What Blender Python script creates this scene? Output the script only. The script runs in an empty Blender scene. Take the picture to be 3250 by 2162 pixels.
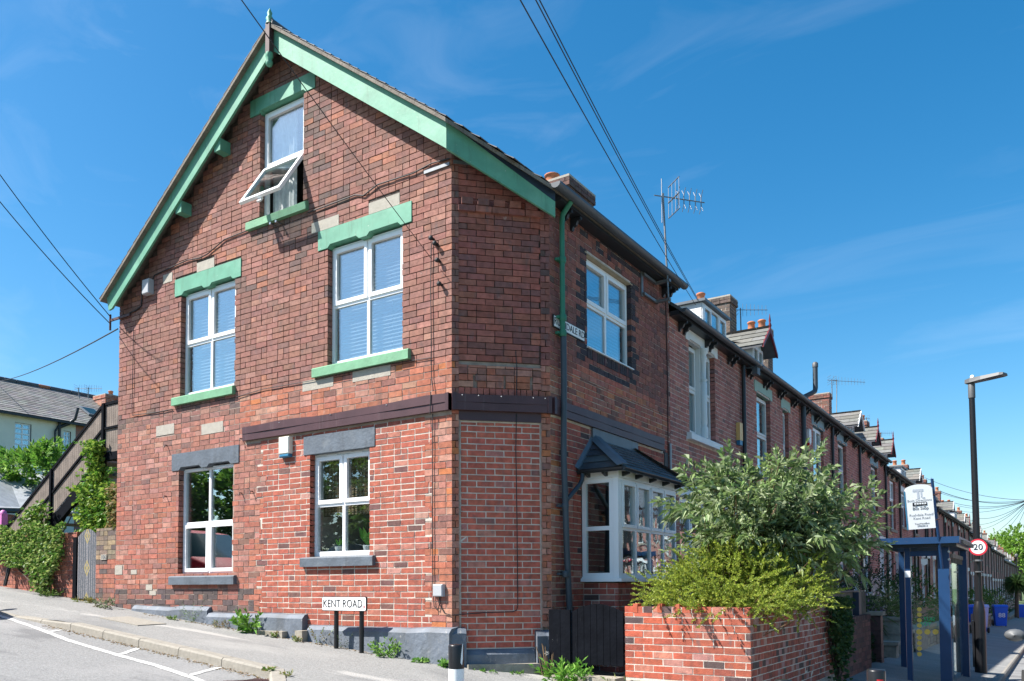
import bpy, bmesh, math, random
import numpy as np
from mathutils import Vector, Matrix
random.seed(7); rng = np.random.default_rng(7)
SC = bpy.context.scene; COLL = SC.collection
R = math.radians

# ------------------------------------------------------------------ camera
YAW, PITCH, ROLL = R(33.338), R(2.437), R(-0.2525)
FPX, PX0, PY0 = 2623.5, 1625.0, 1749.66          # focal length and principal point in photograph pixels (3250 wide)
CAM = Vector((6.0526, -7.8899, 1.6))
_f = Vector((-math.sin(YAW)*math.cos(PITCH), math.cos(YAW)*math.cos(PITCH), math.sin(PITCH)))
_r = Vector((math.cos(YAW), math.sin(YAW), 0)); _u = _r.cross(_f)
_r, _u = math.cos(ROLL)*_r + math.sin(ROLL)*_u, -math.sin(ROLL)*_r + math.cos(ROLL)*_u
cam_d = bpy.data.cameras.new('camera'); cam = bpy.data.objects.new('camera', cam_d); COLL.objects.link(cam)
cam.matrix_world = Matrix(((_r.x, _u.x, -_f.x, CAM.x), (_r.y, _u.y, -_f.y, CAM.y), (_r.z, _u.z, -_f.z, CAM.z), (0, 0, 0, 1)))
cam_d.sensor_width = 36; cam_d.lens = FPX/3250*36; cam_d.shift_y = (PY0-1081)/3250; cam_d.clip_end = 3000; cam_d.clip_start = .05
SC.camera = cam
def ray(px, py): return _f + _r*((px-PX0)/FPX) - _u*((py-PY0)/FPX)
def at(px, py, depth): return CAM + ray(px, py)*depth
def onx(px, py, x): d = ray(px, py); return CAM + d*((x-CAM.x)/d.x)
def ony(px, py, y): d = ray(px, py); return CAM + d*((y-CAM.y)/d.y)
def area_px(p, a): return a/max(.5, (p-CAM).dot(_f))**2

# ------------------------------------------------------------------ sky, sun, exposure
SUN = Vector((-1.1, -1.0, 1.77)).normalized()     # towards the sun
w = bpy.data.worlds.new('World'); SC.world = w; w.use_nodes = True
nt = w.node_tree; nt.nodes.clear()
N = nt.nodes.new; Lk = nt.links.new
sky = N('ShaderNodeTexSky'); sky.sky_type = 'NISHITA'; sky.sun_disc = False
sky.sun_elevation = math.asin(SUN.z); sky.sun_rotation = math.atan2(SUN.x, SUN.y)
sky.altitude = 100; sky.air_density = 1.0; sky.dust_density = 1.0; sky.ozone_density = 2.2
hs = N('ShaderNodeHueSaturation'); hs.inputs['Hue'].default_value = .491; hs.inputs['Saturation'].default_value = 1.42; hs.inputs['Value'].default_value = 1.0
tc = N('ShaderNodeTexCoord'); mp = N('ShaderNodeMapping'); mp.inputs['Location'].default_value = (3.7, 1.3, 5.1); mp.inputs['Rotation'].default_value = (R(14), R(-18), R(-35)); mp.inputs['Scale'].default_value = (1.2, 5.5, 9.0)
nz = N('ShaderNodeTexNoise'); nz.inputs['Scale'].default_value = 1.6; nz.inputs['Detail'].default_value = 9; nz.inputs['Roughness'].default_value = .55; nz.inputs['Distortion'].default_value = .9
rp = N('ShaderNodeValToRGB'); rp.color_ramp.elements[0].position = .50; rp.color_ramp.elements[1].position = 1.0
rp.color_ramp.elements[1].color = (.26, .26, .26, 1)
mx = N('ShaderNodeMix'); mx.data_type = 'RGBA'; mx.blend_type = 'MIX'
bw = N('ShaderNodeMixRGB'); bw.blend_type = 'MIX'; bw.inputs[0].default_value = .45; bw.inputs[2].default_value = (7.5, 7.9, 8.4, 1)
bg = N('ShaderNodeBackground'); bg.inputs['Strength'].default_value = .08
out = N('ShaderNodeOutputWorld')
Lk(sky.outputs[0], hs.inputs['Color']); Lk(tc.outputs['Generated'], mp.inputs[0]); Lk(mp.outputs[0], nz.inputs[0]); Lk(nz.outputs[0], rp.inputs[0])
Lk(rp.outputs[0], mx.inputs[0]); Lk(hs.outputs[0], mx.inputs[6]); Lk(hs.outputs[0], bw.inputs[1]); Lk(bw.outputs[0], mx.inputs[7])
Lk(mx.outputs[2], bg.inputs[0]); Lk(bg.outputs[0], out.inputs[0])
sd = bpy.data.lights.new('sun', 'SUN'); sd.energy = 4.6; sd.angle = R(.53); sd.color = (1, .955, .89)
so = bpy.data.objects.new('sun', sd); COLL.objects.link(so); so.rotation_euler = (-SUN).to_track_quat('-Z', 'Y').to_euler(); so.location = (-20, -20, 40)
vs = SC.view_settings; vs.view_transform = 'Standard'; vs.look = 'None'; vs.exposure = 1.32; vs.gamma = 1; vs.use_curve_mapping = False
SC.cycles.use_denoising = True; SC.cycles.max_bounces = 7; SC.cycles.diffuse_bounces = 3; SC.cycles.glossy_bounces = 4; SC.cycles.transparent_max_bounces = 14
SC.cycles.transmission_bounces = 4; SC.cycles.caustics_reflective = False; SC.cycles.caustics_refractive = False; SC.cycles.sample_clamp_indirect = 6

# ------------------------------------------------------------------ materials
MATS = {}
def mat(name, col=(.5, .5, .5), rough=.7, metal=0, spec=.4, noise=0, nscale=8, bump=0, bscale=60, attr=None, stain=None, coat=0, trans=0):
    """procedural surface: base colour (or the piece's own colour) x soft noise, optional stains of another colour, fine relief"""
    if name in MATS: return MATS[name]
    m = bpy.data.materials.new(name); m.use_nodes = True; MATS[name] = m
    t = m.node_tree; n = t.nodes; l = t.links.new; b = n['Principled BSDF']
    b.inputs['Roughness'].default_value = rough; b.inputs['Metallic'].default_value = metal
    b.inputs['Specular IOR Level'].default_value = spec; b.inputs['Coat Weight'].default_value = coat
    if attr == 'piece': s = n.new('ShaderNodeObjectInfo').outputs['Color']
    elif attr: a = n.new('ShaderNodeAttribute'); a.attribute_name = attr; s = a.outputs['Color']
    else: c = n.new('ShaderNodeRGB'); c.outputs[0].default_value = (*col, 1); s = c.outputs[0]
    ge = n.new('ShaderNodeNewGeometry')
    if noise:
        z = n.new('ShaderNodeTexNoise'); z.inputs['Scale'].default_value = nscale; z.inputs['Detail'].default_value = 6; l(ge.outputs['Position'], z.inputs[0])
        mr = n.new('ShaderNodeMapRange'); mr.inputs[1].default_value = .25; mr.inputs[2].default_value = .75; mr.inputs[3].default_value = 1-noise; mr.inputs[4].default_value = 1+noise
        l(z.outputs[0], mr.inputs[0])
        q = n.new('ShaderNodeMixRGB'); q.blend_type = 'MULTIPLY'; q.inputs[0].default_value = 1; l(s, q.inputs[1]); l(mr.outputs[0], q.inputs[2]); s = q.outputs[0]
    for st in (stain or []):
        scol, sscale, lo, hi, stretch = st[:5]
        v = n.new('ShaderNodeVectorMath'); v.operation = 'MULTIPLY'; v.inputs[1].default_value = stretch; l(ge.outputs['Position'], v.inputs[0])
        z = n.new('ShaderNodeTexNoise'); z.inputs['Scale'].default_value = sscale; z.inputs['Detail'].default_value = 7; z.inputs['Roughness'].default_value = .6; l(v.outputs[0], z.inputs[0])
        mr = n.new('ShaderNodeMapRange'); mr.inputs[1].default_value = lo; mr.inputs[2].default_value = hi; mr.inputs[4].default_value = st[5] if len(st) > 5 else 1; l(z.outputs[0], mr.inputs[0])
        q = n.new('ShaderNodeMixRGB'); l(mr.outputs[0], q.inputs[0]); l(s, q.inputs[1]); q.inputs[2].default_value = (*scol, 1); s = q.outputs[0]
    l(s, b.inputs['Base Color'])
    if trans:
        tr = n.new('ShaderNodeBsdfTranslucent'); l(s, tr.inputs[0]); ms = n.new('ShaderNodeMixShader'); ms.inputs[0].default_value = trans
        l(b.outputs[0], ms.inputs[1]); l(tr.outputs[0], ms.inputs[2]); l(ms.outputs[0], n['Material Output'].inputs[0])
    if bump:
        z = n.new('ShaderNodeTexNoise'); z.inputs['Scale'].default_value = bscale; z.inputs['Detail'].default_value = 5; l(ge.outputs['Position'], z.inputs[0])
        bp = n.new('ShaderNodeBump'); bp.inputs['Strength'].default_value = bump; bp.inputs['Distance'].default_value = .01; l(z.outputs[0], bp.inputs['Height']); l(bp.outputs[0], b.inputs['Normal'])
    return m
def glass(name, tint=(.93, .96, .96), f0=.28, wavy=0, wscale=3):
    if name in MATS: return MATS[name]
    m = bpy.data.materials.new(name); m.use_nodes = True; MATS[name] = m; t = m.node_tree; n = t.nodes; l = t.links.new; n.clear()
    tr = n.new('ShaderNodeBsdfTransparent'); tr.inputs[0].default_value = (*tint, 1); g = n.new('ShaderNodeBsdfGlossy'); g.inputs['Roughness'].default_value = .004
    g.inputs[0].default_value = (.84, .97, 1, 1)
    lw = n.new('ShaderNodeLayerWeight'); lw.inputs[0].default_value = .5; pw = n.new('ShaderNodeMath'); pw.operation = 'POWER'; pw.inputs[1].default_value = 4; ma = n.new('ShaderNodeMath'); ma.operation = 'MULTIPLY_ADD'; ma.inputs[1].default_value = 1-f0; ma.inputs[2].default_value = f0
    ms = n.new('ShaderNodeMixShader'); o = n.new('ShaderNodeOutputMaterial'); l(lw.outputs['Facing'], pw.inputs[0]); l(pw.outputs[0], ma.inputs[0])
    l(ma.outputs[0], ms.inputs[0]); l(tr.outputs[0], ms.inputs[1]); l(g.outputs[0], ms.inputs[2]); l(ms.outputs[0], o.inputs[0])
    if wavy:
        ge = n.new('ShaderNodeNewGeometry'); z = n.new('ShaderNodeTexNoise'); z.inputs['Scale'].default_value = wscale; l(ge.outputs['Position'], z.inputs[0])
        bp = n.new('ShaderNodeBump'); bp.inputs['Strength'].default_value = wavy; bp.inputs['Distance'].default_value = .02; l(z.outputs[0], bp.inputs['Height']); l(bp.outputs[0], g.inputs['Normal'])
    return m
SMUDGE = ((.12, .095, .095), 11, .57, .7, (1, 1, .4), .5)
STREAK = ((.085, .06, .052), 2.0, .54, .72, (2.4, 2.4, .22), .38)
GRIME = ((.1, .07, .06), .55, .5, .7, (1, 1, .8), .3)
EFF = ((.62, .5, .45), 9, .66, .8, (1, 1, 1), .55)
SOOT = ((.05, .035, .035), 1.1, .56, .74, (1, 1, .7), .55)
def M_(k): return MATS[k]
mat('brick_own', rough=.9, noise=.3, nscale=16, bump=.5, bscale=110, attr='piece', stain=[GRIME, SMUDGE, STREAK, EFF])
mat('brick_mix', rough=.9, noise=.3, nscale=16, bump=.5, bscale=110, attr='Col', stain=[GRIME, SMUDGE, STREAK, EFF])
mat('mortar_old', (.085, .066, .056), .95, noise=.3, nscale=9, bump=.6, bscale=90)
mat('mortar_warm', (.33, .26, .215), .95, noise=.3, nscale=9, bump=.6, bscale=90)
mat('mortar_white', (.56, .50, .43), .95, noise=.18, nscale=9, bump=.6, bscale=90)
mat('mortar_mid', (.52, .45, .4), .95, noise=.3, nscale=9, bump=.6, bscale=90)
mat('green_paint', (.105, .3, .2), .55, noise=.16, nscale=4, bump=.15, bscale=14, stain=[((.2, .42, .3), 2.2, .5, .7, (1, 1, 1), .5), ((.06, .12, .08), 3, .56, .74, (5, 5, .6), .45), ((.62, .63, .57), 26, .69, .73, (1, 1, 1), .8), ((.1, .2, .14), 3.5, .6, .8, (1, 1, 2), .35)])
mat('green_sill', (.15, .33, .19), .55, noise=.15, nscale=6, bump=.3, bscale=30, stain=[((.08, .15, .08), 5, .55, .8, (3, 1, 1), .4)])
mat('grey_paint', (.1, .12, .145), .6, noise=.2, nscale=5, bump=.5, bscale=26, stain=[((.05, .055, .06), 2.6, .54, .72, (4, 4, .7), .5), ((.22, .23, .23), 4, .58, .74, (1, 1, 1), .35), ((.25, .28, .3), 18, .68, .75, (1, 1, 1), .5)])
mat('plinth_paint', (.125, .145, .175), .65, noise=.22, nscale=4, bump=1, bscale=16, stain=[((.06, .06, .055), 3, .5, .7, (1, 1, .6), .55), ((.34, .33, .31), 12, .64, .7, (1, 1, 1), .6), ((.3, .29, .27), 5, .6, .75, (1, 1, 1), .5)])
mat('white_upvc', (.82, .83, .84), .35, noise=.03, nscale=3)
mat('white_paint', (.74, .75, .75), .55, noise=.06, nscale=5, bump=.15)
mat('brown_board', (.07, .032, .036), .45, noise=.2, nscale=5, stain=[((.3, .24, .24), 4, .6, .85, (6, 6, .25), .35)])
mat('brown_trim', (.06, .028, .032), .4, noise=.12, nscale=5)
mat('cement', (.37, .34, .29), .95, noise=.12, nscale=14, bump=.5, bscale=50)
mat('slate', (.085, .09, .1), .6, noise=.25, nscale=7, bump=.3, bscale=30, stain=[((.2, .19, .16), 3, .58, .8, (1, 1, 1), .5)])
mat('slate_light', (.33, .35, .37), .65, noise=.2, nscale=6, bump=.3)
mat('slate_own', rough=.65, noise=.2, nscale=9, bump=.3, bscale=30, attr='Col')
mat('lead', (.12, .14, .16), .45, noise=.15, nscale=6, bump=.3, bscale=8)
mat('black_gutter', (.022, .025, .03), .4, noise=.1)
mat('grey_gutter', (.075, .085, .1), .45, noise=.15, nscale=4)
mat('navy', (.02, .035, .06), .5, noise=.1)
mat('pipe_green', (.03, .17, .1), .5, noise=.15, nscale=6)
mat('pipe_grey', (.045, .06, .075), .5, noise=.12, nscale=5)
mat('timber_dark', (.006, .007, .01), .8, spec=.04, noise=.3, nscale=6, bump=.4, bscale=30, stain=[((.09, .09, .09), 9, .68, .78, (5, 5, .4), .5)])
mat('timber_grey', (.17, .145, .12), .85, noise=.3, nscale=5, bump=.6, bscale=40, stain=[((.05, .04, .035), 5, .52, .75, (8, 8, .4), .7)])
mat('timber_weathered', (.19, .155, .13), .9, noise=.3, nscale=6, bump=.6, bscale=40, stain=[((.1, .08, .07), 7, .5, .72, (8, 8, .3), .7)])
mat('iron_dark', (.018, .018, .02), .55, noise=.2)
mat('iron_brown', (.07, .035, .035), .6, noise=.3, nscale=10)
mat('steel', (.42, .43, .44), .38, metal=.9, noise=.1)
mat('steel_dull', (.2, .21, .22), .5, metal=.6, noise=.2, nscale=10)
mat('cable', (.02, .02, .022), .6)
mat('cable_brown', (.06, .03, .03), .7)
mat('asphalt', (.2, .2, .197), .93, noise=.3, nscale=38, bump=.8, bscale=60, stain=[((.27, .265, .26), .7, .45, .7, (1, 1, 1), .75), ((.11, .11, .112), .45, .54, .62, (1, 3, 1), .65), ((.13, .13, .13), 1.6, .6, .8, (1, 2.4, 1), .7), ((.3, .27, .22), 30, .72, .76, (1, 1, 1), .35)])
mat('asphalt_path', (.215, .213, .205), .93, noise=.28, nscale=38, bump=.8, bscale=60, stain=[((.29, .285, .27), .9, .5, .75, (.6, 1.6, 1), .8), ((.13, .13, .13), .55, .54, .62, (.5, 2, 1), .55), ((.4, .385, .36), 1.1, .6, .66, (.3, 2.2, 1), .6), ((.15, .15, .148), 2.2, .62, .8, (1, 1, 1), .6), ((.32, .29, .24), 26, .72, .77, (1, 1, 1), .3)])
mat('concrete_kerb', (.26, .24, .205), .95, noise=.15, nscale=20, bump=.5, bscale=70, stain=[((.16, .15, .13), 4, .55, .75, (1, 1, 1), .6)])
mat('stone', (.3, .27, .22), .95, noise=.2, nscale=12, bump=.7, bscale=30, stain=[((.12, .12, .09), 4, .5, .75, (1, 1, 1), .7)])
mat('stone_own', rough=.95, noise=.2, nscale=12, bump=.7, bscale=30, attr='Col')
mat('stone_piece', rough=.95, noise=.2, nscale=12, bump=.7, bscale=30, attr='piece')
mat('road_paint', (.55, .55, .53), .8, noise=.2, nscale=40, bump=.3, bscale=150, stain=[((.22, .22, .215), 20, .54, .62, (1, 1, 1), .85), ((.3, .3, .29), 3, .5, .7, (1, 1, 1), .5)])
mat('soil', (.09, .07, .05), 1, noise=.4, nscale=8, bump=.8, bscale=20)
mat('dead_leaf', (.28, .2, .11), .9, noise=.4, nscale=30)
mat('grass_ground', (.07, .1, .035), 1, noise=.4, nscale=3, bump=.5, bscale=20)
mat('room', (.12, .11, .1), .9); mat('room_pale', (.5, .48, .45), .9)
mat('blind', (.3, .33, .36), .6); mat('curtain', (.6, .62, .62), .9, noise=.2, nscale=12)
mat('terracotta', (.42, .16, .08), .85, noise=.2, nscale=8, stain=[((.08, .05, .04), 5, .5, .75, (1, 1, 1), .7)])
mat('red_paint', (.62, .02, .025), .4); mat('sign_white', (.8, .8, .79), .45, noise=.04, nscale=6); mat('sign_black', (.015, .015, .017), .5); mat('sign_red', (.6, .03, .05), .5)
mat('bin_blue', (.008, .1, .62), .4, noise=.08); mat('rubber', (.015, .015, .015), .8)
mat('shelter_blue', (.01, .045, .125), .42, noise=.12, nscale=4, stain=[((.25, .16, .09), 14, .7, .76, (1, 1, 2), .6)])
mat('lamp_black', (.012, .012, .014), .35); mat('lamp_grey', (.09, .095, .1), .5)
mat('cream_render', (.8, .75, .64), .9, noise=.06, nscale=3, bump=.3, bscale=30)
mat('yellow_dot', (.72, .48, .09), .5); mat('cream_plastic', (.78, .74, .62), .45); mat('blue_plastic', (.03, .17, .3), .4); mat('ochre_plastic', (.75, .45, .16), .45); mat('grey_plastic', (.4, .41, .43), .5)
mat('bark', (.09, .065, .05), .95, noise=.3, nscale=14, bump=.7, bscale=40)
mat('twig', (.17, .11, .06), .9)
for nm, tr in (('leaf', .35), ('leaf_thin', .45)): mat(nm, rough=.5, spec=.35, attr='Col', trans=tr, noise=.12, nscale=5)
mat('car_red', (.34, .006, .018), .6, spec=.06); mat('car_silver', (.45, .5, .55), .3, metal=.5, coat=.5); mat('car_white', (.72, .72, .72), .3, coat=.5)
mat('car_glass', (.012, .03, .032), .02, spec=.1); mat('green_spray', (.02, .5, .16), .6)
mat('pale_green', (.3, .43, .36), .6, noise=.08); mat('pale_blue', (.2, .32, .38), .6, noise=.1); mat('buff', (.4, .32, .22), .85, noise=.15, nscale=10)
mat('pink_paint', (.55, .16, .4), .5); mat('wood_white', (.7, .71, .7), .6, bump=.1); mat('maroon', (.16, .02, .025), .5)
glass('window_glass'); glass('low_glass', f0=.13); glass('old_glass', wavy=.22, wscale=2.2); glass('shelter_glass', (.95, .98, .97), .035)

# ------------------------------------------------------------------ mesh helpers
class Frame:
    """a wall's own axes: u along it, n out of it, z up"""
    def __init__(s, O, U, Nn): s.O = Vector(O); s.U = Vector(U).normalized(); s.N = Vector(Nn).normalized(); s.Z = Vector((0, 0, 1))
    def p(s, u, n, z): return s.O + s.U*u + s.N*n + s.Z*z
class MB:
    def __init__(s): s.v = []; s.f = []; s.m = []; s.c = []; s.sm = []
    def add(s, vs, fs, mi=0, col=None, smooth=False):
        b = len(s.v); s.v += [tuple(v) for v in vs]
        for f in fs: s.f.append(tuple(b+i for i in f)); s.m.append(mi); s.c.append(col or (.5, .5, .5)); s.sm.append(smooth)
    def box(s, a, b, mi=0, col=None):
        x0, y0, z0 = a; x1, y1, z1 = b
        s.add([(x0, y0, z0), (x1, y0, z0), (x1, y1, z0), (x0, y1, z0), (x0, y0, z1), (x1, y0, z1), (x1, y1, z1), (x0, y1, z1)],
              [(0, 3, 2, 1), (4, 5, 6, 7), (0, 1, 5, 4), (1, 2, 6, 5), (2, 3, 7, 6), (3, 0, 4, 7)], mi, col)
    def fbox(s, F, u0, u1, n0, n1, z0, z1, mi=0, col=None):
        s.add([F.p(u, n, z) for z in (z0, z1) for n in (n0, n1) for u in (u0, u1)],
              [(0, 1, 3, 2), (4, 6, 7, 5), (0, 4, 5, 1), (2, 3, 7, 6), (0, 2, 6, 4), (1, 5, 7, 3)], mi, col)
    def prism(s, F, poly, n0, n1, mi=0, col=None):
        k = len(poly)
        s.add([F.p(u, n0, z) for u, z in poly]+[F.p(u, n1, z) for u, z in poly],
              [tuple(range(k)), tuple(range(2*k-1, k-1, -1))]+[(i, (i+1) % k, k+(i+1) % k, k+i) for i in range(k)], mi, col)
    def slab(s, pts, th, mi=0, col=None):
        """sloped polygon pts (top surface), thickness th straight down"""
        k = len(pts); pts = [Vector(p) for p in pts]; d = Vector((0, 0, th))
        s.add(pts+[p-d for p in pts], [tuple(range(k)), tuple(range(2*k-1, k-1, -1))]+[(i, k+i, k+(i+1) % k, (i+1) % k) for i in range(k)], mi, col)
    def tube(s, pts, r, seg=8, mi=0, cap=True, col=None, smooth=True):
        pts = [Vector(p) for p in pts]; n = len(pts); rs = r if isinstance(r, (list, tuple)) else [r]*n
        V = []; ref = None
        for i, p in enumerate(pts):
            t = (pts[min(i+1, n-1)]-pts[max(i-1, 0)]).normalized()
            if ref is None: ref = t.orthogonal().normalized()
            a = (ref-t*ref.dot(t)).normalized(); b = t.cross(a); ref = a
            V += [p+(a*math.cos(2*math.pi*k/seg)+b*math.sin(2*math.pi*k/seg))*rs[i] for k in range(seg)]
        Fc = [(i*seg+k, i*seg+(k+1) % seg, (i+1)*seg+(k+1) % seg, (i+1)*seg+k) for i in range(n-1) for k in range(seg)]
        s.add(V, Fc, mi, col, smooth)
        if cap: s.add(V[:seg], [tuple(range(seg-1, -1, -1))], mi, col); s.add(V[-seg:], [tuple(range(seg))], mi, col)
    def lathe(s, c, prof, seg=16, mi=0, axis=None):
        c = Vector(c); ax = (axis or Vector((0, 0, 1))).normalized(); a = ax.orthogonal().normalized(); b = ax.cross(a); V = []
        for r, z in prof: V += [c+ax*z+(a*math.cos(2*math.pi*k/seg)+b*math.sin(2*math.pi*k/seg))*r for k in range(seg)]
        n = len(prof)
        s.add(V, [(i*seg+k, i*seg+(k+1) % seg, (i+1)*seg+(k+1) % seg, (i+1)*seg+k) for i in range(n-1) for k in range(seg)], mi, None, True)
        s.add(V[:seg], [tuple(range(seg-1, -1, -1))], mi); s.add(V[-seg:], [tuple(range(seg))], mi)
    def build(s, name, mats, parent=None, kind=None, colors=False):
        me = bpy.data.meshes.new(name); me.from_pydata(s.v, [], s.f)
        for m in ([mats] if isinstance(mats, str) else mats): me.materials.append(MATS[m])
        me.polygons.foreach_set('material_index', s.m); me.polygons.foreach_set('use_smooth', s.sm)
        if colors:
            a = me.attributes.new('Col', 'FLOAT_COLOR', 'FACE'); a.data.foreach_set('color', np.array([(*c, 1) for c in s.c], dtype=np.float32).ravel())
        return link(name, me, parent, kind)
PAR = {}
def setpar(o, parent):
    o.parent = parent
    if parent.name in PAR: o.matrix_parent_inverse = Matrix.Translation(-PAR[parent.name])
def link(name, me, parent=None, kind=None):
    o = bpy.data.objects.new(name, me); COLL.objects.link(o)
    if parent is not None: setpar(o, parent)
    if kind: o['kind'] = kind
    return o
def thing(name, label, cat, loc=(0, 0, 0), group=None):
    o = bpy.data.objects.new(name, None); COLL.objects.link(o); o.empty_display_size = .2
    o.location = loc; PAR[o.name] = Vector(loc)
    o['label'] = label; o['category'] = cat
    if group: o['group'] = group
    return o
def tag(o, label, cat, group=None):
    o['label'] = label; o['category'] = cat
    if group: o['group'] = group
    return o
def struct(o): o['kind'] = 'structure'; return o
def np_mesh(name, V, F, mats, parent=None, kind=None, cols=None, smooth=False):
    """V (n,3), F (m,k) arrays; cols per face"""
    me = bpy.data.meshes.new(name); k = F.shape[1]
    me.vertices.add(len(V)); me.vertices.foreach_set('co', np.ascontiguousarray(V, dtype=np.float32).ravel())
    me.loops.add(F.size); me.loops.foreach_set('vertex_index', np.ascontiguousarray(F, dtype=np.int32).ravel())
    me.polygons.add(len(F)); me.polygons.foreach_set('loop_start', np.arange(0, F.size, k, dtype=np.int32))
    me.polygons.foreach_set('use_smooth', np.full(len(F), smooth))
    for m in ([mats] if isinstance(mats, str) else mats): me.materials.append(MATS[m])
    if cols is not None:
        a = me.attributes.new('Col', 'FLOAT_COLOR', 'FACE'); a.data.foreach_set('color', np.c_[cols, np.ones(len(cols))].astype(np.float32).ravel())
    me.update(calc_edges=True); me.validate()
    return link(name, me, parent, kind)
def text(name, body, size, O, U, V, mat_, parent=None, align='CENTER', ext=.0015, sx=1):
    c = bpy.data.curves.new(name, 'FONT'); c.body = body; c.size = size; c.align_x = align; c.align_y = 'CENTER'; c.extrude = ext; c.materials.append(MATS[mat_]); c.resolution_u = 3
    tmp = bpy.data.objects.new(name, c); COLL.objects.link(tmp); dg_ = bpy.context.evaluated_depsgraph_get(); me = bpy.data.meshes.new_from_object(tmp.evaluated_get(dg_)); bpy.data.objects.remove(tmp)
    o = bpy.data.objects.new(name, me); COLL.objects.link(o)
    U = Vector(U).normalized(); V = Vector(V).normalized(); Nn = U.cross(V); O = Vector(O)
    U = U*sx
    o.matrix_world = Matrix(((U.x, V.x, Nn.x, O.x), (U.y, V.y, Nn.y, O.y), (U.z, V.z, Nn.z, O.z), (0, 0, 0, 1)))
    if parent is not None: setpar(o, parent)
    return o

# ------------------------------------------------------------------ bricks
def _brick_mesh(seed, m):
    r = random.Random(seed); b = MB(); j = lambda: r.uniform(-.012, .012)
    v = [(x+j(), y, z+j()*2.2) for z in (0, 1) for y in (0, 1) for x in (0, 1)]
    b.add(v, [(0, 1, 5, 4), (0, 4, 6, 2), (1, 3, 7, 5), (0, 2, 3, 1), (4, 5, 7, 6)])
    me = bpy.data.meshes.new('brick'); me.from_pydata(b.v, [], b.f); me.materials.append(MATS[m]); return me
BRICK = [_brick_mesh(i, 'brick_own') for i in range(8)]
STONE = [_brick_mesh(i+50, 'stone_piece') for i in range(8)]
def lay(out, F, u0, u1, z0, z1, course, L, joint, zone, opens=(), header=.25, depth=.1, off=0, base=0, seed=1, soldier=False):
    """courses of bricks over a rectangle of the wall; zone(u,z) gives a brick's own colour or None where there is none"""
    r = random.Random(seed); k = 0; z = z0
    while z < z1-.02:
        zt = min(z+course-joint, z1); zm = (z+zt)/2
        u = u0 - (0 if k % 2 == 0 else (L+joint)/2) - off
        blk = sorted((a, b) for a, b, c, d in opens if c < zm < d)
        while u < u1:
            ln = L if (r.random() > header or header >= 1) else (L-joint)/2
            if header >= 1: ln = L if k % 2 == 0 else (L-joint)/2
            segs = [(max(u, u0), min(u+ln, u1))]
            for a, b in blk:
                ns = []
                for s0, s1 in segs:
                    if s1 <= a or s0 >= b: ns.append((s0, s1))
                    else:
                        if s0 < a: ns.append((s0, a))
                        if s1 > b: ns.append((b, s1))
                segs = ns
            for s0, s1 in segs:
                if s1-s0 > .028:
                    c = zone((s0+s1)/2, zm)
                    if c is not None: out.append((F, s0, s1, z, zt, c, base+r.uniform(-.0022, .0022), depth))
            u += ln+joint
        z += course; k += 1
def set_bricks(lst, parent_part, stuff_parent, n_own, stuff_name='brickwork', name='brick', meshes=None, mats='brick_mix'):
    """the n_own bricks that show largest become parts of their wall, the rest one joined part"""
    meshes = meshes or BRICK
    sz = sorted(range(len(lst)), key=lambda i: -area_px(lst[i][0].p((lst[i][1]+lst[i][2])/2, 0, lst[i][3]), (lst[i][2]-lst[i][1])*(lst[i][4]-lst[i][3])*abs((lst[i][0].p((lst[i][1]+lst[i][2])/2, 0, lst[i][3])-CAM).normalized().dot(lst[i][0].N))))
    own = set(sz[:n_own]); V = []; cols = []
    for i, (F, a, b, z0, z1, c, pr, dp) in enumerate(lst):
        if i in own:
            o = bpy.data.objects.new(name, meshes[i % len(meshes)]); COLL.objects.link(o)
            U = F.U*(b-a); Nn = F.N*-dp; P = F.p(a, pr, z0); pp = parent_part(F) if callable(parent_part) else parent_part
            o.matrix_world = Matrix(((U.x, Nn.x, 0, P.x), (U.y, Nn.y, 0, P.y), (U.z, Nn.z, z1-z0, P.z), (0, 0, 0, 1)))
            setpar(o, pp); o.color = (*c, 1)
        else:
            j = rng.uniform(-.0028, .0028, 12)
            V.append([F.p(a+j[0], pr+j[8]*.6, z0+j[1]), F.p(b+j[2], pr+j[9]*.6, z0+j[3]), F.p(b+j[4], pr+j[10]*.6, z1+j[5]), F.p(a+j[6], pr+j[11]*.6, z1+j[7]),
                      F.p(a, pr-dp, z0), F.p(b, pr-dp, z0), F.p(b, pr-dp, z1), F.p(a, pr-dp, z1)]); cols.append(c)
    if V:
        n = len(V); V = np.array(V).reshape(-1, 3); q = np.array([(0, 1, 2, 3), (0, 4, 5, 1), (1, 5, 6, 2), (2, 6, 7, 3), (3, 7, 4, 0)])
        Fc = (q[None]+np.arange(n)[:, None, None]*8).reshape(-1, 4)
        np_mesh(stuff_name, V, Fc, mats, stuff_parent, 'stuff', np.repeat(np.array(cols), 5, axis=0))
def core(mb, F, u0, u1, z0, z1, opens, mi=lambda u, z: 0, cuts_u=(), cuts_z=(), n=-.008, depth=.24, keep=lambda u, z: True, nf=None):
    """the wall body behind the bricks (mortar face), with its openings"""
    us = sorted({u0, u1, *[v for o in opens for v in (o[0]-.006, o[1]+.006)], *cuts_u}); zs = sorted({z0, z1, *[v for o in opens for v in (o[2], o[3])], *cuts_z})
    us = [u for u in us if u0 <= u <= u1]; zs = [z for z in zs if z0 <= z <= z1]
    for a, b in zip(us, us[1:]):
        for c, d in zip(zs, zs[1:]):
            um, zm = (a+b)/2, (c+d)/2
            if any(o[0]-.006 < um < o[1]+.006 and o[2] < zm < o[3] for o in opens) or not keep(um, zm): continue
            q = nf(um, zm) if nf else n
            mb.add([F.p(a, q, c), F.p(b, q, c), F.p(b, q, d), F.p(a, q, d)], [(0, 1, 2, 3)], mi(um, zm))
rr = random.Random(3)
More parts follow.
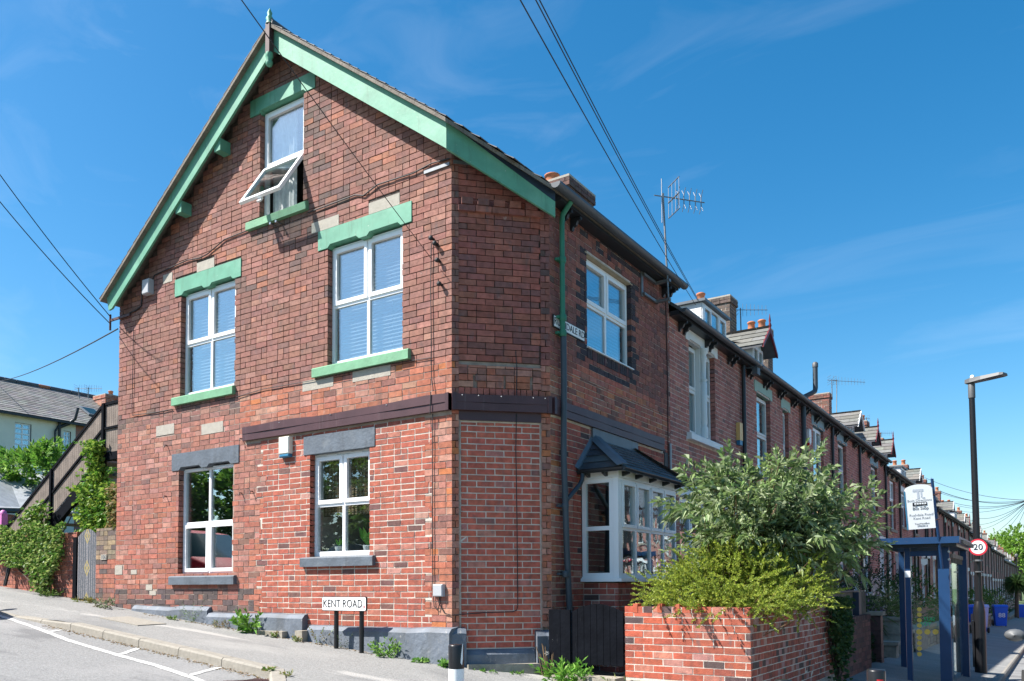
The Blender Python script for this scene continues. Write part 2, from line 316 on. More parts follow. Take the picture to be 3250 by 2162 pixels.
def vary(c, lo=.88, hi=1.12): k = rr.uniform(lo, hi); return tuple(min(1, x*k*rr.uniform(.95, 1.05)) for x in c)
def pick(*opts):
    t = rr.random()*sum(w for w, _ in opts)
    for w_, c in opts:
        t -= w_
        if t <= 0: return vary(c)
    return vary(opts[-1][1])
from mathutils import noise as mn
def old_brick(u, z): 
    s = mn.noise(Vector((u*.55, z*.8, 3.1)))+.5*mn.noise(Vector((u*1.9, z*2.6, 9)))
    if s > .3 and rr.random() < .7: return pick((1, (.13, .085, .075)), (1, (.175, .1, .082)))
    return pick((60, (.252, .116, .09)), (18, (.205, .102, .084)), (16, (.3, .146, .115)), (5, (.33, .135, .085)))
def orange_brick(u, z): return pick((40, (.36, .125, .075)), (30, (.34, .145, .105)), (20, (.4, .2, .145)), (8, (.22, .1, .08)), (5, (.42, .14, .055)))
def new_brick(u, z): return pick((80, (.345, .094, .06)), (7, (.36, .135, .1)), (9, (.29, .08, .055)), (4, (.15, .07, .062)), (2, (.4, .2, .16)))
def soot_brick(u, z): return pick((50, (.25, .092, .074)), (25, (.19, .08, .07)), (20, (.3, .11, .08)), (4, (.1, .06, .055)))
def navy_brick(u, z): return pick((6, (.04, .034, .045)), (1, (.09, .045, .05)))
def terr_brick(u, z): return pick((60, (.4, .155, .125)), (18, (.33, .135, .115)), (16, (.46, .2, .16)), (5, (.23, .125, .115)))
# ------------------------------------------------------------------ ground levels
def sstep(a, b, x): t = min(1, max(0, (x-a)/(b-a))); return t*t*(3-2*t)
def G(x, y):
    """height of the pavement surface: Kent Road climbs to the left, the street falls away gently"""
    if x <= 0: z = .67-.088*x
    elif x < 5: z = .67-.134*x
    else: z = 0
    if y < 0: z += (.02 if x < 0 else .02-.016*min(1, x/3))*max(y, -12)
    if y > 8: z -= .02*(min(y, 140)-8)
    return z
KERB = [(-40, .22), (-12, -1.26), (-8, -1.47), (-6.1, -1.58), (-4.3, -1.67), (-2.5, -1.76), (-1.3, -1.83), (-.78, -1.88), (-.55, -2.05), (-.38, -2.4), (-.1, -2.95), (.6, -3.5), (1.8, -3.9), (3.2, -3.9), (4.5, -3.3), (5.0, -2.4), (5.2, -1.2)]
def kerb_y(x):
    for (a, b), (c, d) in zip(KERB, KERB[1:]):
        if a <= x <= c: return b+(d-b)*(x-a)/(c-a)
    return KERB[0][1] if x < KERB[0][0] else KERB[-1][1]
def sheet(name, cells, zf, m, kind='structure', parent=None):
    idx = {}; V = []; Fc = []
    def vi(p):
        k = (round(p[0], 4), round(p[1], 4))
        if k not in idx: idx[k] = len(V); V.append((p[0], p[1], zf(*p)))
        return idx[k]
    for c in cells: Fc.append(tuple(vi(p) for p in c))
    me = bpy.data.meshes.new(name); me.from_pydata(V, [], Fc); me.materials.append(MATS[m])
    return link(name, me, parent, kind)
def steps(*spans):
    o = []
    for a, b, d in spans: n = max(1, round((b-a)/d)); o += [a+(b-a)*i/n for i in range(n)]
    return o+[spans[-1][1]]
gx = steps((-900, -120, 130), (-120, -30, 15), (-30, 20, 2.5), (20, 120, 20), (120, 900, 130)); gy = steps((-900, -100, 130), (-100, -16, 14), (-16, 20, 3), (20, 150, 13), (150, 900, 125))
sheet('ground', [((a, c), (b, c), (b, d), (a, d)) for a, b in zip(gx, gx[1:]) for c, d in zip(gy, gy[1:])], lambda x, y: G(max(x, -60), y)-.35, 'grass_ground')
cells = []
rx = steps((-60, -14, 2), (-14, 13, .5), (13, 40, 3)); ry = steps((-40, -9, 3), (-9, 0, .5), (0, 150, 5))
for a, b in zip(rx, rx[1:]):
    for c, d in zip(ry, ry[1:]):
        xm, ym = (a+b)/2, (c+d)/2
        if (-9 < ym < 1 and xm < 13 and ym < kerb_y(xm)+1.2) or (4.8 < xm < 13): cells.append(((a, c), (b, c), (b, d), (a, d)))
sheet('road', cells, lambda x, y: G(x, y)-.10, 'asphalt')
cells = []; px_ = sorted(set(steps((-40, -12, 2), (-12, 5.2, .22)))|{k[0] for k in KERB})
for a, b in zip(px_, px_[1:]):
    ka, kb = kerb_y(a), kerb_y(b)
    for i in range(6):
        t0, t1 = i/6, (i+1)/6; top = .62
        cells.append(((a, ka+(top-ka)*t0), (b, kb+(top-kb)*t0), (b, kb+(top-kb)*t1), (a, ka+(top-ka)*t1)))
py_ = steps((.62, 10, .8), (10, 150, 4))
for c, d in zip(py_, py_[1:]): cells += [((3.3, c), (4.4, c), (4.4, d), (3.3, d)), ((4.4, c), (5.2, c), (5.2, d), (4.4, d))]
sheet('pavement', cells, lambda x, y: G(x, y)-.088*(1-sstep(-6.9, -5.6, x))*(1-sstep(.1, .7, y-kerb_y(x))), 'asphalt_path')
sheet('garden_soil', [((a, c), (b, c), (b, d), (a, d)) for a, b in ((.6, 2.2), (2.2, 3.3)) for c, d in zip(py_, py_[1:])], lambda x, y: G(x, y)-.01, 'soil')
sheet('far_pavement', [((13, c), (15.2, c), (15.2, d), (13, d)) for c, d in zip(ry, ry[1:])], lambda x, y: G(x, y)+.01, 'asphalt_path')
sheet('back_yard', [((a, c), (b, c), (b, d), (a, d)) for a, b in ((-30, -20), (-20, -12), (-12, -7)) for c, d in ((.62, 4), (4, 12), (12, 30))], lambda x, y: G(x, y)-.02, 'grass_ground')
# kerb stones
kerb = struct(bpy.data.objects.new('kerb', None)); COLL.objects.link(kerb)
def polyline(pts, step):
    out = [Vector((*pts[0], 0))]; acc = 0
    P = [Vector((*p, 0)) for p in pts]; pos = P[0]; i = 1; need = step
    while i < len(P):
        d = (P[i]-pos).length
        if d >= need: pos = pos+(P[i]-pos)*(need/d); out.append(pos.copy()); need = step
        else: need -= d; pos = P[i]; i += 1
    return out
kp = polyline([(-14.2, kerb_y(-14.2))]+[k for k in KERB if k[0] > -14]+[(5.2, 40)], .88)
for a, b in zip(kp, kp[1:]):
    t = (b-a).normalized(); nrm = Vector((t.y, -t.x, 0)); a2 = a+t*.006; b2 = b-t*.006; mb = MB(); V = []
    drop = .085*(1-sstep(-6.9, -5.6, a.x)); drop2 = .085*(1-sstep(-6.9, -5.6, b.x))
    for p, dr in ((a2, drop), (b2, drop2)):
        g = G(p.x, p.y)+.004-dr
        V += [p-nrm*.13+Vector((0, 0, g)), p+nrm*.0+Vector((0, 0, g)), p+nrm*.022+Vector((0, 0, g-.02)), p+nrm*.03+Vector((0, 0, g-.14)), p-nrm*.13+Vector((0, 0, g-.14))]
    mb.add(V, [(i, (i+1) % 5, 5+(i+1) % 5, 5+i) for i in range(5)]+[(4, 3, 2, 1, 0), (5, 6, 7, 8, 9)]); mb.build('kerb_stone', 'concrete_kerb', kerb)
# painted parking bay lines, on the road
def road_line(name, pts, wdt, label):
    mb = MB(); P = []
    for i, (x, y) in enumerate(pts):
        a = Vector((*pts[max(0, i-1)], 0)); b = Vector((*pts[min(len(pts)-1, i+1)], 0)); t = (b-a).normalized(); s = Vector((-t.y, t.x, 0))*wdt/2
        for q in (-1, 1): v = Vector((x, y, 0))+s*q*(1+.12*math.sin(i*2.3)); P.append((v.x, v.y, G(v.x, v.y)-.10+.005))
    mb.add(P, [(2*i, 2*i+1, 2*i+3, 2*i+2) for i in range(len(pts)-1)]); o = mb.build(name, 'road_paint'); tag(o, label, 'road marking'); return o
LN = [(-12, -1.42), (-9, -1.56), (-7.37, -1.65), (-6.23, -1.82), (-5.3, -1.98), (-4.53, -2.13), (-3.21, -2.27), (-2.35, -2.33), (-1.51, -2.46), (-.9, -2.62), (0, -2.9)]
def dens(p, n=5): return [tuple(Vector(a).lerp(Vector(b), i/n)) for a, b in zip(p, p[1:]) for i in range(n)]+[p[-1]]
road_line('bay_line', dens(LN), .085, 'long worn white painted line along the edge of the road')
for a, b, lb in (((-5.41, -1.93), (-5.51, -1.7), 'short white tick painted by the kerb, uphill of the two others'), ((-3.24, -2.22), (-3.54, -1.8), 'white painted tick between the line and kerb, middle of three'), ((-1.66, -2.4), (-1.88, -1.86), 'white painted tick nearest the drain grate')):
    road_line('bay_tick', dens([a, b]), .075, lb)
# drain grate in the gutter
dg = thing('drain_grate', 'rusty slatted iron drain grate in the road by the kerb end', 'drain', (-.95, -2.13, G(-.95, -2.13)-.1))
z = G(-.95, -2.13)-.094; mb = MB(); mb.box((-1.2, -2.3, z-.012), (-.7, -2.0, z)); mb.build('pit', 'iron_dark', dg)
mb = MB()
for a, b in (((-1.22, -2.33), (-.68, -2.3)), ((-1.22, -2.0), (-.68, -1.97)), ((-1.22, -2.3), (-1.19, -2.0)), ((-.71, -2.3), (-.68, -2.0))): mb.box((*a, z+.001), (*b, z+.014))
mb.build('grate_frame', 'iron_brown', dg)
for i in range(9): mb = MB(); x = -1.17+i*.053; mb.box((x, -2.3, z+.001), (x+.024, -2.0, z+.012)); mb.build('bar', 'iron_brown', dg)
# pale stone manhole slab in the pavement
mh = MB(); c0 = [(-5.75, -1.02), (-4.75, -1.05), (-4.72, -.62), (-5.7, -.58)]; mh.slab([(x, y, G(x, y)+.012) for x, y in c0], .03)
tag(mh.build('inspection_slab', 'concrete_kerb'), 'pale stone inspection slab set in the pavement by the plinth', 'paving slab')

# ------------------------------------------------------------------ windows
def window(parent, F, u0, u1, z0, z1, cells, rec=.09, fw=.05, fm='white_upvc', gm='window_glass', inside='room', depth=.06, blind=None, name='window', room=True, sash_in=.042, tv=0):
    """cells: list of (u0,u1,z0,z1,kind) as fractions of the opening; kind 'f' fixed light, 's' opening sash"""
    mb = MB(); n1 = -rec; n0 = n1-depth; W = u1-u0; H = z1-z0
    us = sorted({round(c[i], 4) for c in cells for i in (0, 1)}); zs = sorted({round(c[i], 4) for c in cells for i in (2, 3)})
    mb.fbox(F, u0, u0+fw, n0, n1, z0, z1); mb.fbox(F, u1-fw, u1, n0, n1, z0, z1); mb.fbox(F, u0+fw, u1-fw, n0, n1, z1-fw, z1); mb.fbox(F, u0+fw, u1-fw, n0, n1, z0, z0+fw*1.25)
    for f in zs[1:-1]: mb.fbox(F, u0+fw, u1-fw, n0, n1-.002, z0+H*f-fw*.5, z0+H*f+fw*.5)
    for c in cells:
        if c[1] < .999: mb.fbox(F, u0+W*c[1]-fw*.5, u0+W*c[1]+fw*.5, n0, n1-.004, z0+H*c[2]+(fw*1.25 if c[2] == 0 else fw*.5), z0+H*c[3]-(fw if c[3] == 1 else fw*.5))
    o = mb.build(name, fm, parent)
    for c in cells:
        a = u0+W*c[0]+(fw if c[0] == 0 else fw*.5); b = u0+W*c[1]-(fw if c[1] == 1 else fw*.5); p = z0+H*c[2]+(fw*1.25 if c[2] == 0 else fw*.5); q = z0+H*c[3]-(fw if c[3] == 1 else fw*.5)
        if c[4] == 's':
            s = sash_in; m2 = MB(); g0, g1 = n1-.03, n1+.016; e = .012
            m2.fbox(F, a-e, a+s, g0, g1, p-e, q+e); m2.fbox(F, b-s, b+e, g0, g1, p-e, q+e); m2.fbox(F, a+s, b-s, g0, g1, q-s, q+e); m2.fbox(F, a+s, b-s, g0, g1, p-e, p+s)
            m2.build('sash', fm, o); a += s; b -= s; p += s; q -= s
        m3 = MB(); m3.fbox(F, a-.004, b+.004, n1-.034, n1-.022, p-.004, q+.004); m3.build('pane', gm, o)
    if room:
        m4 = MB(); d = n0-1.3; e = .12
        P = [F.p(u, n, z) for n in (n0-.002, d) for u, z in ((u0-e, z0-e), (u1+e, z0-e), (u1+e, z1+e), (u0-e, z1+e))]
        m4.add(P, [(4, 5, 6, 7), (0, 1, 5, 4), (1, 2, 6, 5), (2, 3, 7, 6), (3, 0, 4, 7)]); m4.build('room', inside, o)
    if blind == 'venetian':
        m5 = MB(); z = z0+fw+.01
        while z < z1-fw-.01:
            m5.add([F.p(u, n0-.05-a*.035, z+a*.036) for a in (0, 1) for u in (u0+fw*1.3, u1-fw*1.2)], [(0, 1, 3, 2)]); z += .05
        m5.build('blind', 'blind', o, 'stuff')
    if blind == 'curtain':
        m5 = MB(); k = 24; ue = u0+(u1-u0)*.55
        V = [F.p(u0+.05+(ue-u0)*i/k, n0-.06-.025*math.sin(i*1.7), zz) for zz in (z0+.02, z1-.02) for i in range(k+1)]
        m5.add(V, [(i, i+1, k+2+i, k+1+i) for i in range(k)], smooth=True); m5.build('curtain', 'curtain', o)
    if blind == 'woven':
        m5 = MB(); nu = 16; nz_ = 13; zt = z1-.04; zb = z0+(z1-z0)*.40
        for i in range(nu+1): u = u0+.04+(u1-u0-.08)*i/nu; m5.fbox(F, u-.006, u+.006, n0-.085, n0-.08, zb, zt)
        for i in range(nz_+1): z = zb+(zt-zb)*i/nz_; m5.fbox(F, u0+.04, u1-.04, n0-.092, n0-.087, z-.006, z+.006)
        m5.build('woven_blind', 'twig', o, 'stuff'); m6 = MB(); m6.fbox(F, u0+.03, u1-.03, n0-.115, n0-.105, zb, zt); m6.build('blind_lining', 'buff', o)
    if tv:
        for f in (.3, .72): m7 = MB(); uu = u0+W*f; m7.fbox(F, uu-.11, uu+.11, n1+.002, n1+.012, z1-fw*.72, z1-fw*.36); m7.build('vent', fm, o)
    return o
FOUR = [(0, .5, 0, .5, 'f'), (.5, 1, 0, .5, 'f'), (0, .5, .5, 1, 's'), (.5, 1, .5, 1, 's')]
FOURL = [(0, .5, 0, .48, 's'), (.5, 1, 0, .48, 's'), (0, .5, .48, 1, 'f'), (.5, 1, .48, 1, 'f')]
def lintel(parent, F, u0, u1, z0, z1, m, lights=2, ol=.17, rise=.045, ch=.05, proud=.012, name='lintel', back=.14):
    """stone lintel with chamfered raised soffits over each light"""
    poly = [(u0, z0)]; a = u0+ol; b = u1-ol; wl = (b-a)/max(1, lights)
    if lights:
        for i in range(lights):
            s = a+wl*i+(.0 if i == 0 else .07); e = a+wl*(i+1)-(.0 if i == lights-1 else .07)
            poly += [(s, z0), (s+ch, z0+rise), (e-ch, z0+rise), (e, z0)]
    poly += [(u1, z0), (u1, z1), (u0, z1)]
    mb = MB(); mb.prism(F, poly, proud, -back); return mb.build(name, m, parent)
def sill(parent, F, u0, u1, z0, z1, m, proud=.06, name='sill', back=.15):
    mb = MB(); k = .012
    mb.add([F.p(u0, proud, z0), F.p(u1, proud, z0), F.p(u1, -back, z0), F.p(u0, -back, z0), F.p(u0, proud, z1-.02), F.p(u1, proud, z1-.02), F.p(u1, -back, z1+.015), F.p(u0, -back, z1+.015), F.p(u0, proud-k, z1-.008), F.p(u1, proud-k, z1-.008)],
           [(0, 3, 2, 1), (0, 1, 5, 4), (4, 5, 9, 8), (8, 9, 6, 7), (0, 4, 8, 7, 3), (1, 2, 6, 9, 5), (2, 3, 7, 6)])
    return mb.build(name, m, parent)

# ------------------------------------------------------------------ corner house
FG = Frame((0, 0, 0), (1, 0, 0), (0, -1, 0)); FC = Frame((0, 0, 0), (1, 1, 0), (1, -1, 0)); FS = Frame((.87, 0, 0), (0, 1, 0), (1, 0, 0))
CW = .87*math.sqrt(2); AX = -3.02; SL = .757
house = thing('corner_house', 'brick corner house with green gable boards and brown sign band on its chamfered corner', 'house', (-3, 2, G(-3, 0)))
def gable_line(x, apex=9.42): return apex-SL*abs(x-AX)
OG = [(-3.53, -2.61, 6.97, 8.6), (-5.37, -4.06, 4.6, 6.27), (-2.12, -.79, 4.6, 6.27), (-5.37, -4.07, 1.79, 3.48), (-2.44, -1.34, 2.01, 3.42)]
LG = [(-3.74, -2.38, 8.555, 8.8), (-5.52, -3.92, 6.215, 6.485), (-2.30, -.63, 6.215, 6.48), (-5.54, -3.93, 3.435, 3.70), (-2.56, -1.245, 3.415, 3.67)]
SG = [(-3.765, -2.50, 6.845, 6.97), (-5.51, -4.03, 4.462, 4.595), (-2.36, -.645, 4.457, 4.592), (-5.52, -3.96, 1.648, 1.785), (-2.57, -1.235, 1.877, 2.01)]
PATCH = [(-4.98, -4.55, 6.49, 6.645), (-5.85, -5.6, 6.49, 6.64), (-2.44, -1.91, 6.485, 6.64), (-1.37, -.83, 6.485, 6.645), (-5.98, -5.5, 4.03, 4.2), (-4.82, -4.3, 3.93, 4.1), (-2.6, -2.0, 4.3, 4.452), (-1.65, -.98, 4.3, 4.452), (-7.08, -6.86, 1.82, 1.98), (-6.62, -6.45, 1.82, 1.9), (-6.2, -6.02, 1.56, 1.66), (-6.1, -5.92, 1.48, 1.56)]
hidden = [(a+.002, b-.002, c+.002, d-.002) for a, b, c, d in LG+SG]
zbase = lambda x: 1.0 if x > -2.45 else (1.15 if x > -4.55 else 1.22)
NEWX0, NEWX1, NEWZ = -3.45, -.36, 3.70
BANDS = [(.3+i*.162, .3+(i+1)*.162, NEWX0+(.06 if i % 2 else -.05)+.05*math.sin(i*2.3), NEWX1+(.05 if i % 2 else -.06)) for i in range(21)]
in_new = lambda u, z: any(a <= z < b and c < u < d for a, b, c, d in BANDS)
def zone_old(u, z):
    if z > gable_line(u)-.05: return None
    if z < 1.62 and u < -3.6: return pick((4, (.085, .065, .065)), (3, (.26, .1, .075)), (1, (.16, .09, .08)))
    if 3.93 < z < 4.42 and u > -3.9: return orange_brick(u, z)
    if z < 3.9 and u > -.5: return orange_brick(u, z)
    if z < 3.0 and u < -3.4: return pick((50, (.34, .12, .08)), (25, (.31, .13, .10)), (16, (.38, .18, .14)), (9, (.2, .1, .08)))
    if z < 4.2: return pick((45, (.31, .13, .095)), (30, (.27, .118, .092)), (18, (.37, .18, .14)), (7, (.18, .095, .08)))
    return old_brick(u, z)
BR = []
lay(BR, FG, -7.06, 0, 1.1, 9.4, .081, .222, .0105, zone_old, OG+hidden+PATCH+[(-3.8, 0, 3.72, 3.92)]+[(c, d, a, b) for a, b, c, d in BANDS], header=.27, seed=11)
lay(BR, FG, -3.75, -.2, 1.02, NEWZ, .0752, .213, .0138, new_brick, OG+hidden+[(-9, c, a, b) for a, b, c, d in BANDS]+[(d, 9, a, b) for a, b, c, d in BANDS], header=.16, seed=12, base=.0015)
gw = MB()
core(gw, FG, -7.055, 0, .3, 9.3, OG, lambda u, z: 1 if in_new(u, z) else (2 if (z < 4.4) else 0), nf=lambda u, z: -.002 if in_new(u, z) else (-.0045 if z < 4.4 else -.012), cuts_u=[v for b in BANDS for v in b[2:]]+[AX+i*.12 for i in range(-40, 40)], cuts_z=[4.4]+[v for b in BANDS for v in b[:2]]+[6+i*.1 for i in range(34)], keep=lambda u, z: z < gable_line(u))
gable_wall = gw.build('gable_wall', ['mortar_old', 'mortar_white', 'mortar_warm'], house)
for (a, b, c, d) in PATCH:
    mb = MB(); mb.fbox(FG, a+.004, b-.004, -.08, .004, c+.004, d-.004); mb.build('cement_patch', 'cement', gable_wall)
# chamfer: recessed infill panel between two narrow piers
PU0, PU1 = .085, 1.115
def zone_ch_up(u, z): return soot_brick(u, z) if rr.random() < .55 else pick((1, (.31, .1, .075)), (1, (.26, .085, .065)))
def zone_pier(u, z): return orange_brick(u, z) if z < 4.35 else (soot_brick(u, z) if u > .6 or rr.random() < .3 else old_brick(u, z))
lay(BR, FC, 0, PU0, 1.1, 6.95, .081, .085, .0085, zone_pier, [(0, 2, 3.735, 3.93)], header=0, seed=21)
lay(BR, FC, PU1, CW, 1.1, 6.45, .081, .115, .0085, zone_pier, [(0, 2, 3.735, 3.93)], header=0, seed=22)
lay(BR, FC, PU0+.03, PU1-.02, .86, 3.60, .0752, .215, .012, lambda u, z: pick((90, (.44, .11, .072)), (6, (.44, .165, .13)), (2, (.24, .1, .085))), (), header=0, seed=23, base=-.031, off=.03)
lay(BR, FC, PU0, PU1, 4.36, 6.95, .0775, .217, .0095, lambda u, z: zone_ch_up(u, z) if z < 7.2-SL*u*.7071-.15 else None, (), header=.1, seed=24, base=-.012)
lay(BR, FC, PU0, PU1, 3.94, 4.02, .09, .068, .009, lambda u, z: vary((.3, .1, .075)), (), header=0, seed=25)
lay(BR, FC, PU0, PU1, 4.03, 4.30, .081, .222, .0095, orange_brick, [(.26, .29, 4, 4.2), (.64, .67, 4, 4.2), (.97, 1.0, 4, 4.2)], header=.3, seed=26)
for k in range(5): lay(BR, FC, .12+k*.2, .26+k*.2, 6.28, 6.36, .09, .14, .01, soot_brick, (), header=0, base=.045, seed=30+k)
lay(BR, FC, PU0, PU1, 6.20, 6.275, .081, .2, .009, soot_brick, (), header=0, base=.03, seed=36)
cw = MB(); core(cw, FC, 0, CW, .3, 6.98, [], lambda u, z: 1 if (PU0 < u < PU1 and z < 3.66) else (2 if z < 4.35 else 0), cuts_u=[PU0, PU1, .4, .7, .9], cuts_z=[3.66, 4.35, 6.3, 6.5, 6.7, 6.85], n=-.034, keep=lambda u, z: z < 7.06-SL*u*.7071)
cw.fbox(FC, PU0, PU1, -.03, -.004, 3.62, 3.735, 3); cw.fbox(FC, PU0-.006, PU0+.016, -.034, -.006, .9, 3.66, 4); cw.fbox(FC, PU1-.008, PU1+.008, -.034, -.008, .9, 3.66, 4)
chamfer_wall = cw.build('corner_wall', ['mortar_old', 'mortar_white', 'mortar_warm', 'brown_trim', 'mortar_warm'], house)
# street wall
OS = [(1.85, 3.25, 4.82, 6.1), (1.66, 3.60, 1.72, 2.98)]
def zone_st(u, z):
    if z > 6.5: return None
    if z < 4.35: return None
    if z < 4.5 and 1.55 < u < 4.2: return pick((3, (.42, .13, .09)), (2, (.38, .15, .115)), (1, (.46, .17, .09)))
    if (1.66 < u < 1.85 or 3.25 < u < 3.44) and 4.5 < z < 6.2: return navy_brick(u, z) if int(z/.081) % 2 or rr.random() < .35 else soot_brick(u, z)
    if 1.6 < u < 3.5 and 4.5 < z < 4.62: return navy_brick(u, z)
    if 1.7 < u < 3.6 and 6.24 < z < 6.5: return navy_brick(u, z) if rr.random() < .6 else soot_brick(u, z)
    return soot_brick(u, z)
def zone_st_low(u, z):
    if u < 1.02: return orange_brick(u, z)
    if z > 3.93: return pick((3, (.42, .13, .09)), (2, (.36, .14, .105)), (1, (.46, .17, .09)), (1, (.2, .09, .075)))
    return pick((60, (.38, .1, .072)), (15, (.42, .17, .13)), (12, (.27, .075, .06)), (7, (.09, .05, .05)), (6, (.38, .2, .17)))
lay(BR, FS, .87, 4.70, 4.36, 6.5, .081, .222, .0085, zone_st, OS+[(1.85, 3.25, 4.66, 4.83)], header=.3, seed=41)
lay(BR, FS, 1.85, 3.25, 4.665, 4.80, .2, .062, .009, navy_brick, (), header=0, seed=42, base=.01)
lay(BR, FS, .87, 4.70, .5, 4.35, .0765, .215, .011, zone_st_low, OS+[(.87, 4.4, 3.72, 3.925)], header=.3, seed=43)
sw = MB(); core(sw, FS, .87, 4.70, .2, 6.55, OS, lambda u, z: 1 if z < 4.35 else 0, cuts_z=[4.35]); street_wall = sw.build('street_wall', ['mortar_mid', 'mortar_white'], house)
mb = MB(); mb.box((-7.05, .27, .5), (-6.8, 4.7, 6.4)); mb.box((-6.8, 4.45, .5), (.6, 4.69, 6.5)); mb.build('rear_wall', 'mortar_mid', house)
mb = MB()   # back side of the gable return (left end wall) in brick colour
WALLS = {id(FG): gable_wall, id(FC): chamfer_wall, id(FS): street_wall}
FL = Frame((-7.055, 0, 0), (0, -1, 0), (-1, 0, 0))
mb = MB(); mb.box((.87, 1.69, .2), (1.372, 3.56, 1.64)); base_wall = mb.build('bay_base', 'mortar_white', house)
FB1 = Frame((0, 1.685, 0), (1, 0, 0), (0, -1, 0)); FB2 = Frame((1.378, 0, 0), (0, 1, 0), (1, 0, 0)); WALLS[id(FB1)] = base_wall; WALLS[id(FB2)] = base_wall
lay(BR, FB1, .88, 1.38, .5, 1.645, .0765, .215, .011, lambda u, z: zone_st_low(2, z), (), header=.3, seed=44, depth=.05); lay(BR, FB2, 1.685, 3.56, .5, 1.645, .0765, .215, .011, lambda u, z: zone_st_low(2, z), (), header=.3, seed=45, depth=.05)
set_bricks(BR, lambda F: WALLS[id(F)], house, 300)
# windows, lintels and sills of the gable
for i, (a, b, c, d) in enumerate(LG): lintel(house, FG, a, b, c, d, 'green_paint' if i < 3 else 'grey_paint', lights=(1, 2, 2, 2, 0)[i], ol=.18)
for i, (a, b, c, d) in enumerate(SG): sill(house, FG, a, b, c, d, 'green_sill' if i < 3 else 'grey_paint')
window(house, FG, -5.37, -4.06, 4.6, 6.235, FOUR, blind='venetian', inside='room_pale')
window(house, FG, -2.12, -.79, 4.6, 6.235, FOUR, blind='venetian', inside='room_pale')
window(house, FG, -5.37, -4.07, 1.795, 3.455, FOURL, tv=1)
wg = window(house, FG, -2.44, -1.34, 2.02, 3.415, [(0, .5, 0, .5, 'f'), (.5, 1, 0, .5, 'f'), (0, .5, .5, 1, 's'), (.5, 1, .5, 1, 's')], tv=1, blind='woven', gm='low_glass', inside='room_pale')
# attic window: fixed light above, top-hung sash standing open below
wa = window(house, FG, -3.53, -2.61, 6.98, 8.58, [(0, 1, 0, .47, 'o'), (0, 1, .47, 1, 's')], blind='curtain', inside='room')
for ch in list(wa.children):
    if ch.name.startswith('pane') and min(v.co.z for v in ch.data.vertices) < 7.5: bpy.data.objects.remove(ch)
hz = 6.98+1.6*.47; ang = R(33); up = Vector((0, math.sin(ang), math.cos(ang))); FO = Frame((0, -(.0), 0), (1, 0, 0), (0, -1, 0))
def sp(u, d, n): return Vector((u, .075, hz-.03))+Vector((0, -math.sin(ang), -math.cos(ang)))*d+Vector((0, -math.cos(ang), math.sin(ang)))*n
def sbox(mb, u0, u1, d0, d1, n0, n1): mb.add([sp(u, d, n) for d in (d0, d1) for n in (n0, n1) for u in (u0, u1)], [(0, 1, 3, 2), (4, 6, 7, 5), (0, 4, 5, 1), (2, 3, 7, 6), (0, 2, 6, 4), (1, 5, 7, 3)])
mb = MB(); a, b, Ls = -3.49, -2.65, .80; f = .055
sbox(mb, a, a+f, 0, Ls, 0, .045); sbox(mb, b-f, b, 0, Ls, 0, .045); sbox(mb, a+f, b-f, 0, f, 0, .045); sbox(mb, a+f, b-f, Ls-f, Ls, 0, .045)
osash = mb.build('open_sash', 'white_upvc', wa); mb = MB(); sbox(mb, a+f, b-f, f, Ls-f, .016, .026); mb.build('pane', 'window_glass', osash)
mb = MB(); sbox(mb, -3.13, -3.05, Ls-.02, Ls+.05, -.03, -.005); mb.build('handle', 'white_upvc', osash)
# street window
window(house, FS, 1.85, 3.25, 4.82, 6.08, FOUR, blind='venetian', inside='room_pale', rec=.075)
mb = MB(); mb.fbox(FS, 1.84, 3.26, -.1, .035, 4.80, 4.815); mb.build('sill', 'white_upvc', house)
mb = MB(); mb.fbox(FS, 1.8, 3.3, -.1, .004, 6.09, 6.106); mb.build('lintel', 'buff', house)
# plants and pot inside the lower window
# brown shop-sign band round the corner
def band(F, u0, u1, k):
    for z0, z1, pr in ((3.735, 3.83, .05), (3.832, 3.93, .056)):
        mb = MB(); n = max(2, int((u1-u0)/.35)); V = []
        for i in range(n+1):
            u = u0+(u1-u0)*i/n; wv = .006*math.sin(i*1.9+z0*9)+(.012*math.sin(i*.9) if (k == 0 and z1 > 3.9) else 0)
            V += [F.p(u, 0, z0), F.p(u, pr+wv*.4, z0), F.p(u, pr+wv*.4, z1+wv), F.p(u, 0, z1+wv+.01)]
        mb.add(V, [(4*i+j, 4*i+(j+1) % 4, 4*i+4+(j+1) % 4, 4*i+4+j) for i in range(n) for j in range(4)]+[(0, 1, 2, 3), tuple(4*n+j for j in (3, 2, 1, 0))]); mb.build('sign_board', 'brown_board', house)
band(FG, -3.8, -.005, 0); band(FC, .03, CW-.03, 1); band(FS, .9, 4.32, 2)
for F, u in ((FG, -.03), (FC, .02), (FC, CW-.02), (FS, .895)):
    mb = MB(); mb.fbox(F, u-.025, u+.025, .0, .068, 3.73, 3.94); mb.build('corner_trim', 'brown_trim', house)
mb = MB()
for F, us in ((FC, (.12, .32, .6, 1.0, 1.15)), (FG, (-.03, -1.0, -2.0, -3.0))):
    for u in us: mb = MB(); mb.lathe(F.p(u, .05, 3.91), [(.007, 0), (.008, .012), (.003, .016)], 6, axis=F.N); mb.build('screw', 'grey_plastic', house)
